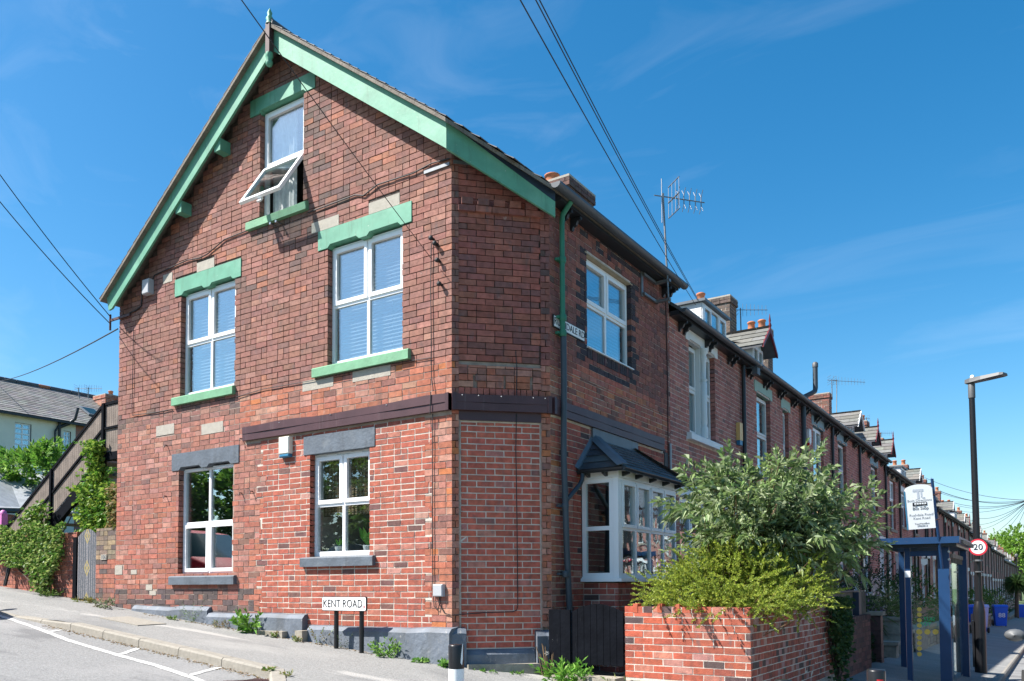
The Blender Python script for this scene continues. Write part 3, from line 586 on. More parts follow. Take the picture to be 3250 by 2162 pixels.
# plinth: three stepped painted lengths and the corner blocks
def plinth(F, u0, u1, zt, n=.1, zb=.35):
    mb = MB(); k = max(2, int((u1-u0)/.3)); V = []; r = random.Random(int(u0*97))
    for i in range(k+1):
        u = u0+(u1-u0)*i/k; a, b = r.uniform(-.014, .014), r.uniform(-.012, .012)
        V += [F.p(u, -.05, zb), F.p(u, n+.02+b, zb), F.p(u, n+b, zt-.05+a), F.p(u, n-.045+b, zt+a), F.p(u, -.05, zt+.02+a)]
    mb.add(V, [(5*i+j, 5*i+(j+1) % 5, 5*i+5+(j+1) % 5, 5*i+5+j) for i in range(k) for j in range(5)]+[(0, 1, 2, 3, 4), tuple(5*k+j for j in (4, 3, 2, 1, 0))]); return mb.build('plinth', 'plinth_paint', house)
plinth(FG, -6.45, -4.53, 1.305, .09); plinth(FG, -4.5, -2.47, 1.225, .11); plinth(FG, -2.38, -.62, 1.075, .1); plinth(FG, -.61, .06, 1.09, .13)
plinth(FC, -.02, .16, 1.09, .09); plinth(FC, 1.02, CW+.04, 1.05, .1); plinth(FC, .17, 1.01, .835, .04)
mb = MB(); P = [(.16, .02, 0), (1.02, .02, 0), (1.02, .24, 0), (.16, .24, 0)]
mb.add([FC.p(u, n, .2) for u, n, _ in P]+[FC.p(u, n, .66+.01*i) for i, (u, n, _) in enumerate(P)], [(4, 5, 6, 7), (0, 1, 5, 4), (1, 2, 6, 5), (2, 3, 7, 6), (3, 0, 4, 7)]); mb.build('door_step', 'stone', house)
for u0, u1, zt in ((-3.35, -2.75, 1.0), (-2.5, -2.36, 1.02)): mb = MB(); mb.fbox(FG, u0, u1, .06, .2, .6, zt); mb.build('plinth_block', 'stone', house)
# roof: two slated slopes, verge following the chamfer
RT = 9.585
def rz(x): return RT-SL*abs(x-AX)
yv = -.29; xe = 1.06
right = [(AX, yv), (.04-.29+.311+.07, yv), (xe, xe-.43), (xe, 4.72), (AX, 4.72)]; left = [(AX, yv), (AX, 4.72), (-7.16, 4.72), (-7.16, yv)]
mb = MB(); mb.slab([(x, y, rz(x)-.02) for x, y in right], .05); mb.slab([(x, y, rz(x)-.02) for x, y in reversed(left)], .05); roof = mb.build('roof', 'timber_grey', house)
def slates(name, parent, P0, along, upv, na, nu, wd, gauge, th=.011, keep=None, colf=None, lift=.012, seed=5, mats='slate_own', own=False, tail=1.35):
    """slates in lapped courses: P0 lower corner, unit vectors along the eaves and up the slope"""
    r = random.Random(seed); along = Vector(along).normalized(); upv = Vector(upv).normalized(); nn = along.cross(upv).normalized()
    if nn.z < 0: nn = -nn
    out_ = MB(); P0 = Vector(P0)
    for k in range(nu):
        for i in range(-1, na+1):
            a = i*wd+(wd/2 if k % 2 else 0); b = a+wd-.004
            a = max(a, 0); b = min(b, na*wd)
            if b-a < .03: continue
            mid = P0+along*((a+b)/2)+upv*(k*gauge)
            if keep and not keep(mid): continue
            j = r.uniform(-.004, .004); c = colf() if colf else vary((.085, .09, .1), .7, 1.35); e = r.uniform(0, .004)
            lo = P0+upv*(k*gauge+j)+nn*(lift+e+th); hi = P0+upv*((k+tail)*gauge)+nn*(e*.3+.002)
            mb2 = MB() if own else out_
            mb2.add([lo+along*a, lo+along*b, hi+along*b, hi+along*a, lo+along*a-nn*th, lo+along*b-nn*th, hi+along*b-nn*th*.1, hi+along*a-nn*th*.1], [(0, 1, 2, 3), (4, 5, 1, 0), (4, 0, 3, 7), (5, 6, 2, 1)], 0, c)
            if own: mb2.build(name, mats, parent, None, True)
    if not own: return out_.build(name, mats, parent, 'stuff', True)
cs = 1/math.sqrt(1+SL*SL); upr = Vector((-1, 0, SL)); upl = Vector((1, 0, SL)); Lr = (xe-AX)/cs; Ll = (AX+7.16)/cs
slates('slates', roof, (xe+.02, yv-.0, rz(xe+.02)-.018), (0, 1, 0), upr, 20, int(Lr/.2), .25, .2, keep=lambda p: p.x-p.y < .43+.02)
slates('slates', roof, (-7.18, yv, rz(-7.18)-.018), (0, 1, 0), upl, 20, int(Ll/.2), .25, .2, seed=6)
for i in range(11): mb = MB(); mb.tube([(AX, yv+.005+i*.455, RT-.02), (AX, yv+.44+i*.455, RT-.02)], .075, 8); mb.build('ridge_tile', 'slate', roof)
# bargeboards on a 0.22 m overhang
FB = Frame((0, -.22, 0), (1, 0, 0), (0, -1, 0)); FBC = Frame((.0905, -.22, 0), (1, 1, 0), (1, -1, 0)); lowz = lambda x: 9.2-SL*abs(x-AX)
mb = MB(); mb.prism(FB, [(AX, lowz(AX)), (.09, lowz(.09)), (.09, lowz(.09)+.33), (AX, lowz(AX)+.33)], 0, -.035); mb.build('bargeboard', 'green_paint', house)
mb = MB(); mb.prism(FB, [(AX-.002, lowz(AX)), (AX-.002, lowz(AX)+.33), (-7.08, lowz(-7.08)+.33), (-7.02, lowz(-7.0)+.04), (-6.93, lowz(-6.93))], 0, -.035); mb.build('bargeboard', 'green_paint', house)
mb = MB(); mb.prism(FB, [(AX+.01, lowz(AX)+.335), (.1, lowz(.1)+.335), (.1, lowz(.1)+.37), (AX+.01, lowz(AX)+.37)], .025, -.035); mb.build('verge_strip', 'timber_weathered', house)
mb = MB(); mb.prism(FB, [(AX-.01, lowz(AX)+.335), (AX-.01, lowz(AX)+.37), (-7.12, lowz(-7.12)+.37), (-7.12, lowz(-7.12)+.335)], .025, -.035); mb.build('verge_strip', 'timber_weathered', house)
uE = (1.04-.0905)*math.sqrt(2); lz = lambda u: lowz(.0905+u/math.sqrt(2))
mb = MB(); mb.prism(FBC, [(.002, lz(0)), (uE, lz(uE)), (uE, lz(uE)+.19), (.002, lz(0)+.33)], 0, -.035); mb.build('bargeboard', 'green_paint', house)
mb = MB(); mb.prism(FBC, [(.05, lz(.05)+.32), (uE, lz(uE)+.195), (uE, lz(uE)+.33), (.05, lz(.05)+.345)], -.002, -.04); mb.build('soffit_board', 'navy', house)
# finial and hanging post at the apex
mb = MB(); cx, cy = AX, -.26
mb.box((cx-.04, cy-.05, 9.12), (cx+.04, cy+.03, 9.56)); mb.build('apex_post', 'iron_brown', house)
mb = MB(); mb.lathe((cx, cy-.01, 8.93), [(.012, 0), (.04, .02), (.052, .06), (.035, .11), (.055, .14), (.05, .2)], 12); mb.build('pendant', 'green_paint', house)
mb = MB(); mb.lathe((cx, cy-.01, 9.55), [(.055, 0), (.035, .04), (.055, .08), (.028, .12), (.038, .16), (.006, .23)], 10); mb.build('finial', 'green_paint', house)
for xx in (-4.27, -5.2):
    mb = MB(); z = lowz(xx); mb.fbox(FG, xx-.07, xx+.07, .0, .185, z-.12, z+.06); mb.build('purlin_end', 'green_paint', house)
# gutter, brackets, downpipe
def half_gutter(parent, x, y0, y1, z, r=.062, m='grey_gutter', name='gutter'):
    mb = MB(); n = 8; V = []
    for yy in (y0, y1):
        V += [(x+r*math.cos(t), yy, z+r*math.sin(t)) for t in [math.pi+math.pi*i/n for i in range(n+1)]]
        V += [(x+(r-.008)*math.cos(t), yy, z+(r-.008)*math.sin(t)) for t in [math.pi+math.pi*i/n for i in range(n+1)]]
    k = 2*(n+1)
    mb.add(V, [(i, i+1, k+i+1, k+i) for i in range(n)]+[(n+1+i+1, n+1+i, k+n+1+i, k+n+1+i+1) for i in range(n)]+[(0, k, k+n+1, n+1), (n, n+n+1, k+n+n+1, k+n)], smooth=True)
    for b in (0, k): mb.add(V[b:b+n+1], [tuple(range(n+1))])
    return mb.build(name, m, parent)
half_gutter(house, 1.11, .62, 4.80, 6.50, .068)
mb = MB(); mb.box((.88, .87, 6.40), (1.045, 4.69, 6.52)); mb.build('eaves_board', 'black_gutter', house)
def corbel(parent, y, zt, x0=.878, m='black_gutter'):
    mb = MB(); F = Frame((x0, y, 0), (1, 0, 0), (0, -1, 0)); mb.prism(F, [(0, zt), (.15, zt), (.15, zt-.04), (.1, zt-.05), (.08, zt-.1), (.04, zt-.115), (.025, zt-.16), (0, zt-.16)], .024, -.024); return mb.build('gutter_bracket', m, parent)
for y in (1.18, 1.42, 4.42, 4.6): corbel(house, y, 6.395)
def pipe(parent, pts, r, m, name='downpipe'):
    mb = MB(); mb.tube(pts, r, 10); return mb.build(name, m, parent)
pipe(house, [(1.08, 1.06, 6.44), (.955, 1.06, 6.3), (.945, 1.06, 6.2), (.945, 1.06, 4.78)], .034, 'pipe_green')
pipe(house, [(.945, 1.075, 4.80), (.945, 1.08, 4.2), (.945, 1.06, 3.2), (.95, 1.09, 2.55), (.95, 1.11, 2.1), (.95, 1.2, 1.0), (.95, 1.22, .6)], .04, 'pipe_grey')
for z, m in ((5.72, 'pipe_green'), (4.98, 'pipe_green'), (4.78, 'pipe_green'), (2.6, 'pipe_grey'), (1.75, 'pipe_grey')):
    mb = MB(); mb.lathe((.945, 1.065 if z > 3 else 1.09, z-.04), [(.042, 0), (.048, .02), (.048, .06), (.042, .08)], 12); mb.build('pipe_collar', m, house); mb = MB(); mb.box((.88, .98, z-.015), (.93, 1.15, z+.015)); mb.build('pipe_clip', m, house)
# chimney behind the eaves
def chimney(parent, x0, x1, y0, y1, zb, zt, pots=((.5, .5),), m='brick_mix', br=None, own=0, pot_r=.11, pot_h=.3, capm='cement'):
    mb = MB(); mb.box((x0+.004, y0+.004, zb), (x1-.004, y1-.004, zt-.002)); ch = mb.build('chimney', 'mortar_white', parent); L = []
    f = br or soot_brick
    for F, ln in ((Frame((x1, y0, 0), (0, 1, 0), (1, 0, 0)), y1-y0), (Frame((x0, y0, 0), (1, 0, 0), (0, -1, 0)), x1-x0)):
        lay(L, F, 0, ln, zb, zt-.16, .081, .22, .01, f, header=.35, depth=.06, seed=int(zt*100)); lay(L, F, -.03, ln+.03, zt-.155, zt, .081, .22, .01, f, header=.35, depth=.06, base=.03, seed=5)
    set_bricks(L, ch, ch, own, 'stack_brickwork'); mb = MB(); mb.box((x0-.03, y0-.03, zt), (x1+.03, y1+.03, zt+.04)); mb.build('cap', capm, ch)
    for fx, fy in pots:
        mb = MB(); mb.lathe((x0+(x1-x0)*fx, y0+(y1-y0)*fy, zt+.035), [(pot_r*1.05, 0), (pot_r, .06), (pot_r*.9, pot_h*.75), (pot_r*1.12, pot_h*.8), (pot_r*1.12, pot_h*.93), (pot_r*.8, pot_h)], 12); mb.build('chimney_pot', 'terracotta', ch)
    return ch
chimney(house, -1.62, -1.02, 4.75, 5.7, 7.4, 8.90, ((.25, .2),), pot_r=.13, pot_h=.2, br=lambda u, z: pick((3, (.11, .07, .062)), (1, (.16, .09, .075))))
# box bay window with slated hipped roof
BX, B0, B1, BZ0, BZ1 = 1.41, 1.64, 3.60, 1.70, 2.99
bay = None
mb = MB(); mb.box((.872, B0-.03, BZ0-.045), (BX+.05, B1+.03, BZ0)); bay = mb.build('bay_window', 'white_upvc', house)
mb = MB(); mb.box((.872, B0+.005, BZ0), (BX-.11, B1-.005, BZ0+.02)); mb.build('bay_board', 'white_upvc', bay)
FBY = Frame((BX, 0, 0), (0, 1, 0), (1, 0, 0)); FBS = Frame((0, B0, 0), (1, 0, 0), (0, -1, 0)); FBN = Frame((0, B1, 0), (1, 0, 0), (0, 1, 0))
q = .25
window(bay, FBY, B0+.09, B1-.02, BZ0, BZ1, [(i*q, (i+1)*q, 0, .5, 'f') for i in range(4)]+[(i*q, (i+1)*q, .5, 1, 's') for i in range(4)], rec=0.01, gm='old_glass', room=False, name='front_light', sash_in=.03, tv=1)
window(bay, FBS, .88, BX-.08, BZ0, BZ1, [(0, 1, 0, .5, 'f'), (0, 1, .5, 1, 'f')], rec=.01, room=False, name='side_light', fw=.055)
window(bay, FBN, .88, BX-.08, BZ0, BZ1, [(0, 1, 0, .5, 'f'), (0, 1, .5, 1, 'f')], rec=.01, room=False, name='side_light', fw=.055)
mb = MB(); mb.box((BX-.075, B0+.002, BZ0), (BX-.003, B0+.088, BZ1)); mb.build('corner_post', 'white_upvc', bay)
mb = MB(); mb.box((.872, B0-.01, BZ1), (BX+.012, B1+.01, BZ1+.1)); mb.build('bay_fascia', 'white_paint', bay)
mb = MB(); e = .1; P = [(-.35, B0-.1, BZ0-.1), (.86, B0-.1, BZ0-.1), (.86, B1+.1, BZ0-.1), (-.35, B1+.1, BZ0-.1)]; P2 = [(x, y, BZ1+.15) for x, y, z in P]
mb.add(P+P2, [(0, 1, 2, 3), (4, 7, 6, 5), (0, 3, 7, 4), (0, 4, 5, 1), (3, 2, 6, 7)]); mb.build('room', 'room', bay)
ze, zr, xo = BZ1+.11, 3.60, BX+.11; yb0, yb1 = B0-.1, B1+.12; ya0, ya1 = 2.02, 3.28
mb = MB(); mb.slab([(xo, yb0, ze), (xo, yb1, ze), (.872, ya1, zr), (.872, ya0, zr)], .035); mb.slab([(.872, yb0, ze), (xo, yb0, ze), (.872, ya0, zr)], .035); mb.slab([(xo, yb1, ze), (.872, yb1, ze), (.872, ya1, zr)], .035); broof = mb.build('bay_roof', 'slate', bay)
sv = Vector((.872-xo, 0, zr-ze)); Lb = sv.length; sv.normalize(); ch_ = .1
for k in range(int(Lb/ch_)):
    f0, f1 = k*ch_/Lb, min(1, (k+1.3)*ch_/Lb); ya = yb0+(ya0-yb0)*f0; yb_ = yb1+(ya1-yb1)*f0; n_ = max(2, round((yb_-ya)/.24)); o2 = .12 if k % 2 else 0
    for i in range(n_+1):
        a = max(ya, ya+(yb_-ya)*i/n_-o2); b = min(yb_, ya+(yb_-ya)*(i+1)/n_-o2-.005)
        if b-a < .04: continue
        p0 = Vector((xo, 0, ze))+sv*(k*ch_); p1 = Vector((xo, 0, ze))+sv*(f1*Lb); up_ = Vector((.6, 0, .8))
        mb = MB(); mb.add([p0+up_*.02+Vector((0, a, 0)), p0+up_*.02+Vector((0, b, 0)), p1+up_*.004+Vector((0, b, 0)), p1+up_*.004+Vector((0, a, 0)), p0+up_*.006+Vector((0, a, 0)), p0+up_*.006+Vector((0, b, 0))], [(0, 1, 2, 3), (4, 5, 1, 0), (4, 0, 3), (5, 2, 1)], 0, vary((.07, .08, .09), .8, 1.3)); mb.build('slate', 'slate_own', broof, None, True)
for k in range(5):
    f0, f1 = k/5, min(1, (k+1.2)/5); A = Vector((.872, yb0, ze)); Bv = Vector((xo, yb0, ze)); T = Vector((.872, ya0, zr))
    mb = MB(); o3 = Vector((0, -.018, .012)); mb.add([A.lerp(T, f0)+o3, Bv.lerp(T, f0)+o3, Bv.lerp(T, f1)+o3*.3, A.lerp(T, f1)+o3*.3], [(0, 1, 2, 3)], 0, vary((.07, .08, .09), .8, 1.3)); mb.build('slate', 'slate_own', broof, None, True)
def strap(parent, a, b, wd, m, name, n):
    a, b, n = Vector(a), Vector(b), Vector(n).normalized(); t = (b-a).normalized(); s = t.cross(n).normalized()*wd/2; mb = MB(); up_ = n*.022
    mb.add([a-s, a+s, b+s, b-s, a+up_, b+up_], [(0, 4, 5, 3), (4, 1, 2, 5), (0, 1, 4), (3, 5, 2)]); return mb.build(name, m, parent)
strap(broof, (xo+.02, yb0-.02, ze+.025), (.875, ya0, zr+.02), .17, 'lead', 'hip_flashing', (.5, -.5, .8)); strap(broof, (xo+.02, yb1+.02, ze+.025), (.875, ya1, zr+.02), .17, 'lead', 'hip_flashing', (.5, .5, .8))
mb = MB(); mb.box((.874, ya0-.08, zr-.06), (.9, ya1+.1, zr+.13)); mb.build('wall_flashing', 'lead', broof); strap(broof, (.89, yb0-.03, ze+.02), (.89, ya0, zr+.03), .11, 'lead', 'wall_flashing', (1, -.4, .3))
half_gutter(bay, xo+.035, yb0-.06, yb1+.04, ze-.005, .045, 'black_gutter', 'bay_gutter')
mb = MB(); n = 8; r = .045; V = []
for xx in (.9, xo+.03): V += [(xx, yb0-.035+r*math.cos(t), ze-.005+r*math.sin(t)) for t in [math.pi+math.pi*i/n for i in range(n+1)]]
mb.add(V, [(i, i+1, n+2+i, n+1+i) for i in range(n)], smooth=True); mb.build('bay_gutter', 'black_gutter', bay)
for y in (1.75, 2.15, 2.6, 3.05, 3.5): mb = MB(); F = Frame((BX+.012, y, 0), (1, 0, 0), (0, -1, 0)); mb.prism(F, [(0, ze-.03), (.1, ze-.03), (.1, ze-.06), (0, ze-.09)], .02, -.02); mb.build('gutter_bracket', 'black_gutter', bay)
for x in (1.0, 1.25): mb = MB(); F = Frame((x, B0-.01, 0), (0, -1, 0), (1, 0, 0)); mb.prism(F, [(0, ze-.03), (.1, ze-.03), (.1, ze-.06), (0, ze-.09)], .02, -.02); mb.build('gutter_bracket', 'black_gutter', bay)
pipe(bay, [(.97, yb0-.03, ze-.03), (.965, yb0-.04, ze-.13), (.955, yb0-.09, ze-.2), (.95, 1.12, ze-.42)], .03, 'pipe_grey')
# boxes, cables and small fittings on the gable
def fit(name, F, u0, u1, z0, z1, n, m, parent=house, n0=0):
    mb = MB(); k = .012
    mb.add([F.p(u, n0, z) for u, z in ((u0, z0), (u1, z0), (u1, z1), (u0, z1))]+[F.p(u, n-k, z) for u, z in ((u0, z0), (u1, z0), (u1, z1), (u0, z1))]+[F.p(u, n, z) for u, z in ((u0+k, z0+k), (u1-k, z0+k), (u1-k, z1-k), (u0+k, z1-k))],
           [(0, 1, 5, 4), (1, 2, 6, 5), (2, 3, 7, 6), (3, 0, 4, 7), (4, 5, 9, 8), (5, 6, 10, 9), (6, 7, 11, 10), (7, 4, 8, 11), (8, 9, 10, 11)]); return mb.build(name, m, parent)
al = fit('alarm_box', FG, -3.0, -2.79, 3.46, 3.7, .075, 'cream_plastic'); fit('alarm_lens', FG, -2.995, -2.795, 3.415, 3.459, .07, 'blue_plastic', al)
fit('junction_box', FG, -.255, -.105, 1.48, 1.63, .06, 'grey_plastic')
p0 = ony(485, 882, -.05); fit('cable_box', FG, -6.28, -6.1, 6.38, 6.62, .1, 'grey_plastic')
def wall_cable(pts, r=.006, m='cable', F=FG, n=.018): mb = MB(); mb.tube([F.p(u, n, z) for u, z in pts], r, 5); return mb.build('wall_cable', m, house)
wall_cable([(-6.75, 6.18), (-6.55, 6.2), (-6.42, 6.24), (-6.4, 6.32), (-6.4, 6.6), (-6.37, 6.66), (-6.3, 6.66)], .011)
wall_cable([(-6.12, 6.6), (-6.05, 6.68), (-5.5, 6.72), (-5.2, 6.735), (-4.9, 6.70), (-4.7, 6.72), (-4.3, 6.85), (-3.77, 6.86)], .009)
wall_cable([(-2.5, 6.8), (-2.3, 6.8), (-1.6, 6.81), (-1.45, 6.76), (-1.2, 6.84), (-.6, 6.82), (-.3, 6.86), (-.02, 6.84)], .009)
wall_cable([(-.3, 5.85), (-.31, 5.3), (-.3, 4.6), (-.3, 4.2), (-.27, 4.0)], .006, n=.02); wall_cable([(-.27, 3.98), (-.28, 3.7)], .006, n=.07)
wall_cable([(-.28, 3.72), (-.285, 2.5), (-.28, 1.6), (-.26, 1.36), (-.2, 1.32), (-.17, 1.42), (-.17, 1.5)], .006); wall_cable([(-.18, 1.5), (-.17, 1.38), (-.1, 1.28), (.0, 1.26)], .006)
wall_cable([(0, 1.26), (.4, 1.285), (.74, 1.29), (.79, 1.31), (.805, 1.36), (.8, 2.4), (.79, 3.3), (.8, 3.72)], .006, F=FC, n=.0); wall_cable([(.8, 3.93), (.805, 4.3), (.79, 4.5)], .006, F=FC, n=.01)
wall_cable([(-6.62, 5.9), (-6.63, 4.6), (-6.62, 4.45), (-5.9, 4.42), (-5.53, 4.42)], .006); wall_cable([(-3.98, 4.41), (-3.4, 4.45), (-2.4, 4.43), (-1.2, 4.45), (-.3, 4.42)], .005)
wall_cable([(4.55, 6.2), (4.58, 5.0), (4.57, 3.9), (4.58, 2.6)], .008, 'cable_brown', FS, .01); wall_cable([(4.64, 3.9), (4.64, 2.2)], .02, 'grey_plastic', FS, .02)
fit('air_vent', FS, 4.42, 4.56, 3.5, 3.74, .012, 'iron_dark')
for u, z in ((-.28, 5.9), (-.22, 5.82), (-.18, 5.6), (-.15, 5.3)): mb = MB(); mb.lathe(FG.p(u, 0, z), [(.018, 0), (.018, .04), (.03, .045), (.03, .07), (.01, .08)], 8, axis=FG.N); mb.build('insulator', 'iron_dark', house)
for u, z in ((-5.68, 3.86), (-5.68, 3.05), (-3.86, 2.98), (-3.86, 3.78), (-3.62, 2.99)):
    mb = MB(); mb.tube([FG.p(u, 0, z), FG.p(u, .05, z), FG.p(u+.01, .06, z-.04)], .009, 6); mb.build('iron_hook', 'iron_brown', house)
mb = MB(); mb.fbox(FG, -.42, -.02, .0, .02, 6.76, 6.80); mb.build('strap', 'steel_dull', house); mb = MB(); mb.fbox(FC, .02, .34, .0, .02, 6.78, 6.82); mb.build('strap', 'steel_dull', house)
mb = MB(); mb.fbox(FG, -7.3, -6.7, .02, .045, 6.13, 6.17); mb.build('cable_bracket', 'iron_brown', house); mb = MB(); mb.tube([(-7.27, -.04, 6.25), (-7.27, -.04, 5.98)], .018, 6); mb.build('cable_bracket', 'iron_brown', house)
for u in (-3.16, -3.04): mb = MB(); mb.lathe(FG.p(u, .0, 6.78), [(.012, 0), (.012, .08), (.022, .09), (.018, .12)], 8, axis=FG.N); mb.build('insulator', 'steel', house)
# plants on the inner sill of the lower window
def sprout(parent, c, n, L, m='leaf', col=(.12, .3, .06)):
    mb = MB(); r = random.Random(int(c[0]*100))
    for i in range(n):
        a = 2*math.pi*i/n+r.random(); d = Vector((math.cos(a)*.5, math.sin(a)*.5, 1)).normalized(); s = d.orthogonal().normalized()*L*.14; c0 = Vector(c)
        mb.add([c0, c0+d*L*.5+s, c0+d*L, c0+d*L*.5-s], [(0, 1, 2), (0, 2, 3)], 0, vary(col))
    return mb.build('foliage', m, parent, None, True)
for x, L, n in ((-2.12, .13, 9), (-1.6, .28, 7)):
    t = thing('pot_plant', 'small leafy pot plant on the inner sill of the lower grey-silled window' if n == 9 else 'tall broad-leaved pot plant standing inside the lower grey-silled window', 'plant', (x, .24, 2.02))
    mb = MB(); mb.lathe((x, .24, 2.025), [(.04, 0), (.06, .12), (.065, .13)], 12); mb.build('pot', 'white_paint', t); sprout(t, (x, .24, 2.15), n, L)
# enamel street-name plate on the street wall
ns = thing('street_name_plate', 'old white enamel plate reading RUSHDALE RD half hidden by the green pipe', 'street sign', FS.p(1.33, .012, 4.92))
mb = MB(); mb.fbox(FS, .92, 1.74, .008, .022, 4.842, 4.998); mb.build('border', 'sign_black', ns); mb = MB(); mb.fbox(FS, .935, 1.725, .022, .026, 4.855, 4.985); mb.build('plate', 'sign_white', ns)
text('lettering', 'RUSHDALE RD', .125, FS.p(1.33, .028, 4.92), (0, 1, 0), (0, 0, 1), 'sign_black', ns, sx=.98)
# ------------------------------------------------------------------ terrace down the street
def sash_window(parent, F, u0, u1, z0, z1, m='wood_white', rec=.1, halves=1, name='window', blind=None, room=True, gm='window_glass'):
    W = 1/halves
    return window(parent, F, u0, u1, z0, z1, [(i*W, (i+1)*W, a, b, 's') for i in range(halves) for a, b in ((0, .52), (.52, 1))], rec=rec, fm=m, name=name, sash_in=.035, blind=blind, room=room, gm=gm)
def gable_dormer(parent, xf, y0, y1, zb, zw, za, xr, wallm='white_paint', finial=True, barge='maroon', F0=None):
    """dormer with slated gable roof; face at x = xf looking over the street"""
    ym = (y0+y1)/2; FD = Frame((xf, 0, 0), (0, 1, 0), (1, 0, 0)); mb = MB()
    mb.add([(xf, y0, zb), (xf, y1, zb), (xf, y1, zw), (xf, ym, za-.08), (xf, y0, zw), (xr, y0, zb+(xf-xr)*.7), (xr, y1, zb+(xf-xr)*.7), (xr, y1, zw), (xr, ym, za-.08), (xr, y0, zw)],
           [(0, 5, 9, 4), (1, 2, 7, 6), (4, 9, 8, 3), (3, 8, 7, 2), (2, 3, 4)]); d = mb.build('dormer', wallm, parent)
    window(d, FD, y0+.03, y1-.03, zb+.02, zw-.02, [(0, .5, 0, 1, 's'), (.5, 1, 0, 1, 's')], rec=-.03, fw=.045, name='dormer_window', room=False, depth=.05)
    mb = MB(); mb.box((xf-.1, y0+.04, zb), (xf-.08, y1-.04, zw)); mb.build('room', 'room', d)
    o = .17; xo = xf+.34
    for s, yy in ((-1, y0-o), (1, y1+o)):
        mb = MB(); zz = zw-.13; mb.slab([(xo, ym, za), (xo, yy, zz), (xr-.4, yy, zz), (xr-.4, ym, za)], .05); rf = mb.build('dormer_roof', 'slate', d)
        slates('slates', rf, (xo if s < 0 else xr-.4, yy, zz), (-1, 0, 0) if s < 0 else (1, 0, 0), (0, -s*abs(ym-yy), za-zz), 4, 4, (xo-xr+.4)/4, math.hypot(ym-yy, za-zz)/4, seed=int(y0*7)+s, colf=lambda: vary((.14, .138, .125), .8, 1.2))
        mb = MB(); mb.add([(xo+.02, yy, zz-.07), (xo+.02, yy, zz+.02), (xo+.02, ym, za+.02), (xo+.02, ym, za-.1), (xo-.02, yy, zz-.07), (xo-.02, yy, zz+.02), (xo-.02, ym, za+.02), (xo-.02, ym, za-.1)], [(0, 1, 2, 3), (7, 6, 5, 4), (0, 3, 7, 4), (1, 5, 6, 2), (0, 4, 5, 1)]); mb.build('dormer_bargeboard', barge, d)
    if finial: mb = MB(); mb.lathe((xo, ym, za-.15), [(.025, 0), (.03, .15), (.045, .2), (.02, .28), (.03, .32), (.005, .5)], 8); mb.build('dormer_finial', barge, d)
    return d
def flat_dormer(parent, xf, y0, y1, zb, zt, xr):
    FD = Frame((xf, 0, 0), (0, 1, 0), (1, 0, 0)); mb = MB(); mb.add([(xf, y0, zb), (xr, y0, zb), (xr, y0, zt), (xf, y0, zt), (xf, y1, zb), (xr, y1, zb), (xr, y1, zt), (xf, y1, zt)], [(0, 1, 2, 3), (4, 7, 6, 5)]); d = mb.build('dormer', 'white_paint', parent)
    for i in range(5): z = zb+(zt-zb)*i/5; mb = MB(); mb.box((xr, y0-.014, z), (xf-.005, y0-.002, z+(zt-zb)/5-.012)); mb.build('weatherboard', 'white_paint', d)
    window(d, FD, y0, y1, zb, zt-.02, [(0, .34, 0, 1, 's'), (.34, .66, 0, 1, 'f'), (.66, 1, 0, 1, 's')], rec=-.02, fw=.05, name='dormer_window', room=False, depth=.05)
    mb = MB(); mb.box((xf-.1, y0+.03, zb), (xf-.09, y1-.03, zt-.05)); mb.build('room', 'room', d)
    mb = MB(); mb.box((xr-.3, y0-.08, zt-.005), (xf+.1, y1+.08, zt+.05)); mb.build('dormer_roof', 'lead', d); return d
EAVES = lambda y: 6.1 if y < 24.5 else 5.88 if y < 36 else 5.55 if y < 57 else 5.3 if y < 80 else 4.95 if y < 104 else 4.4
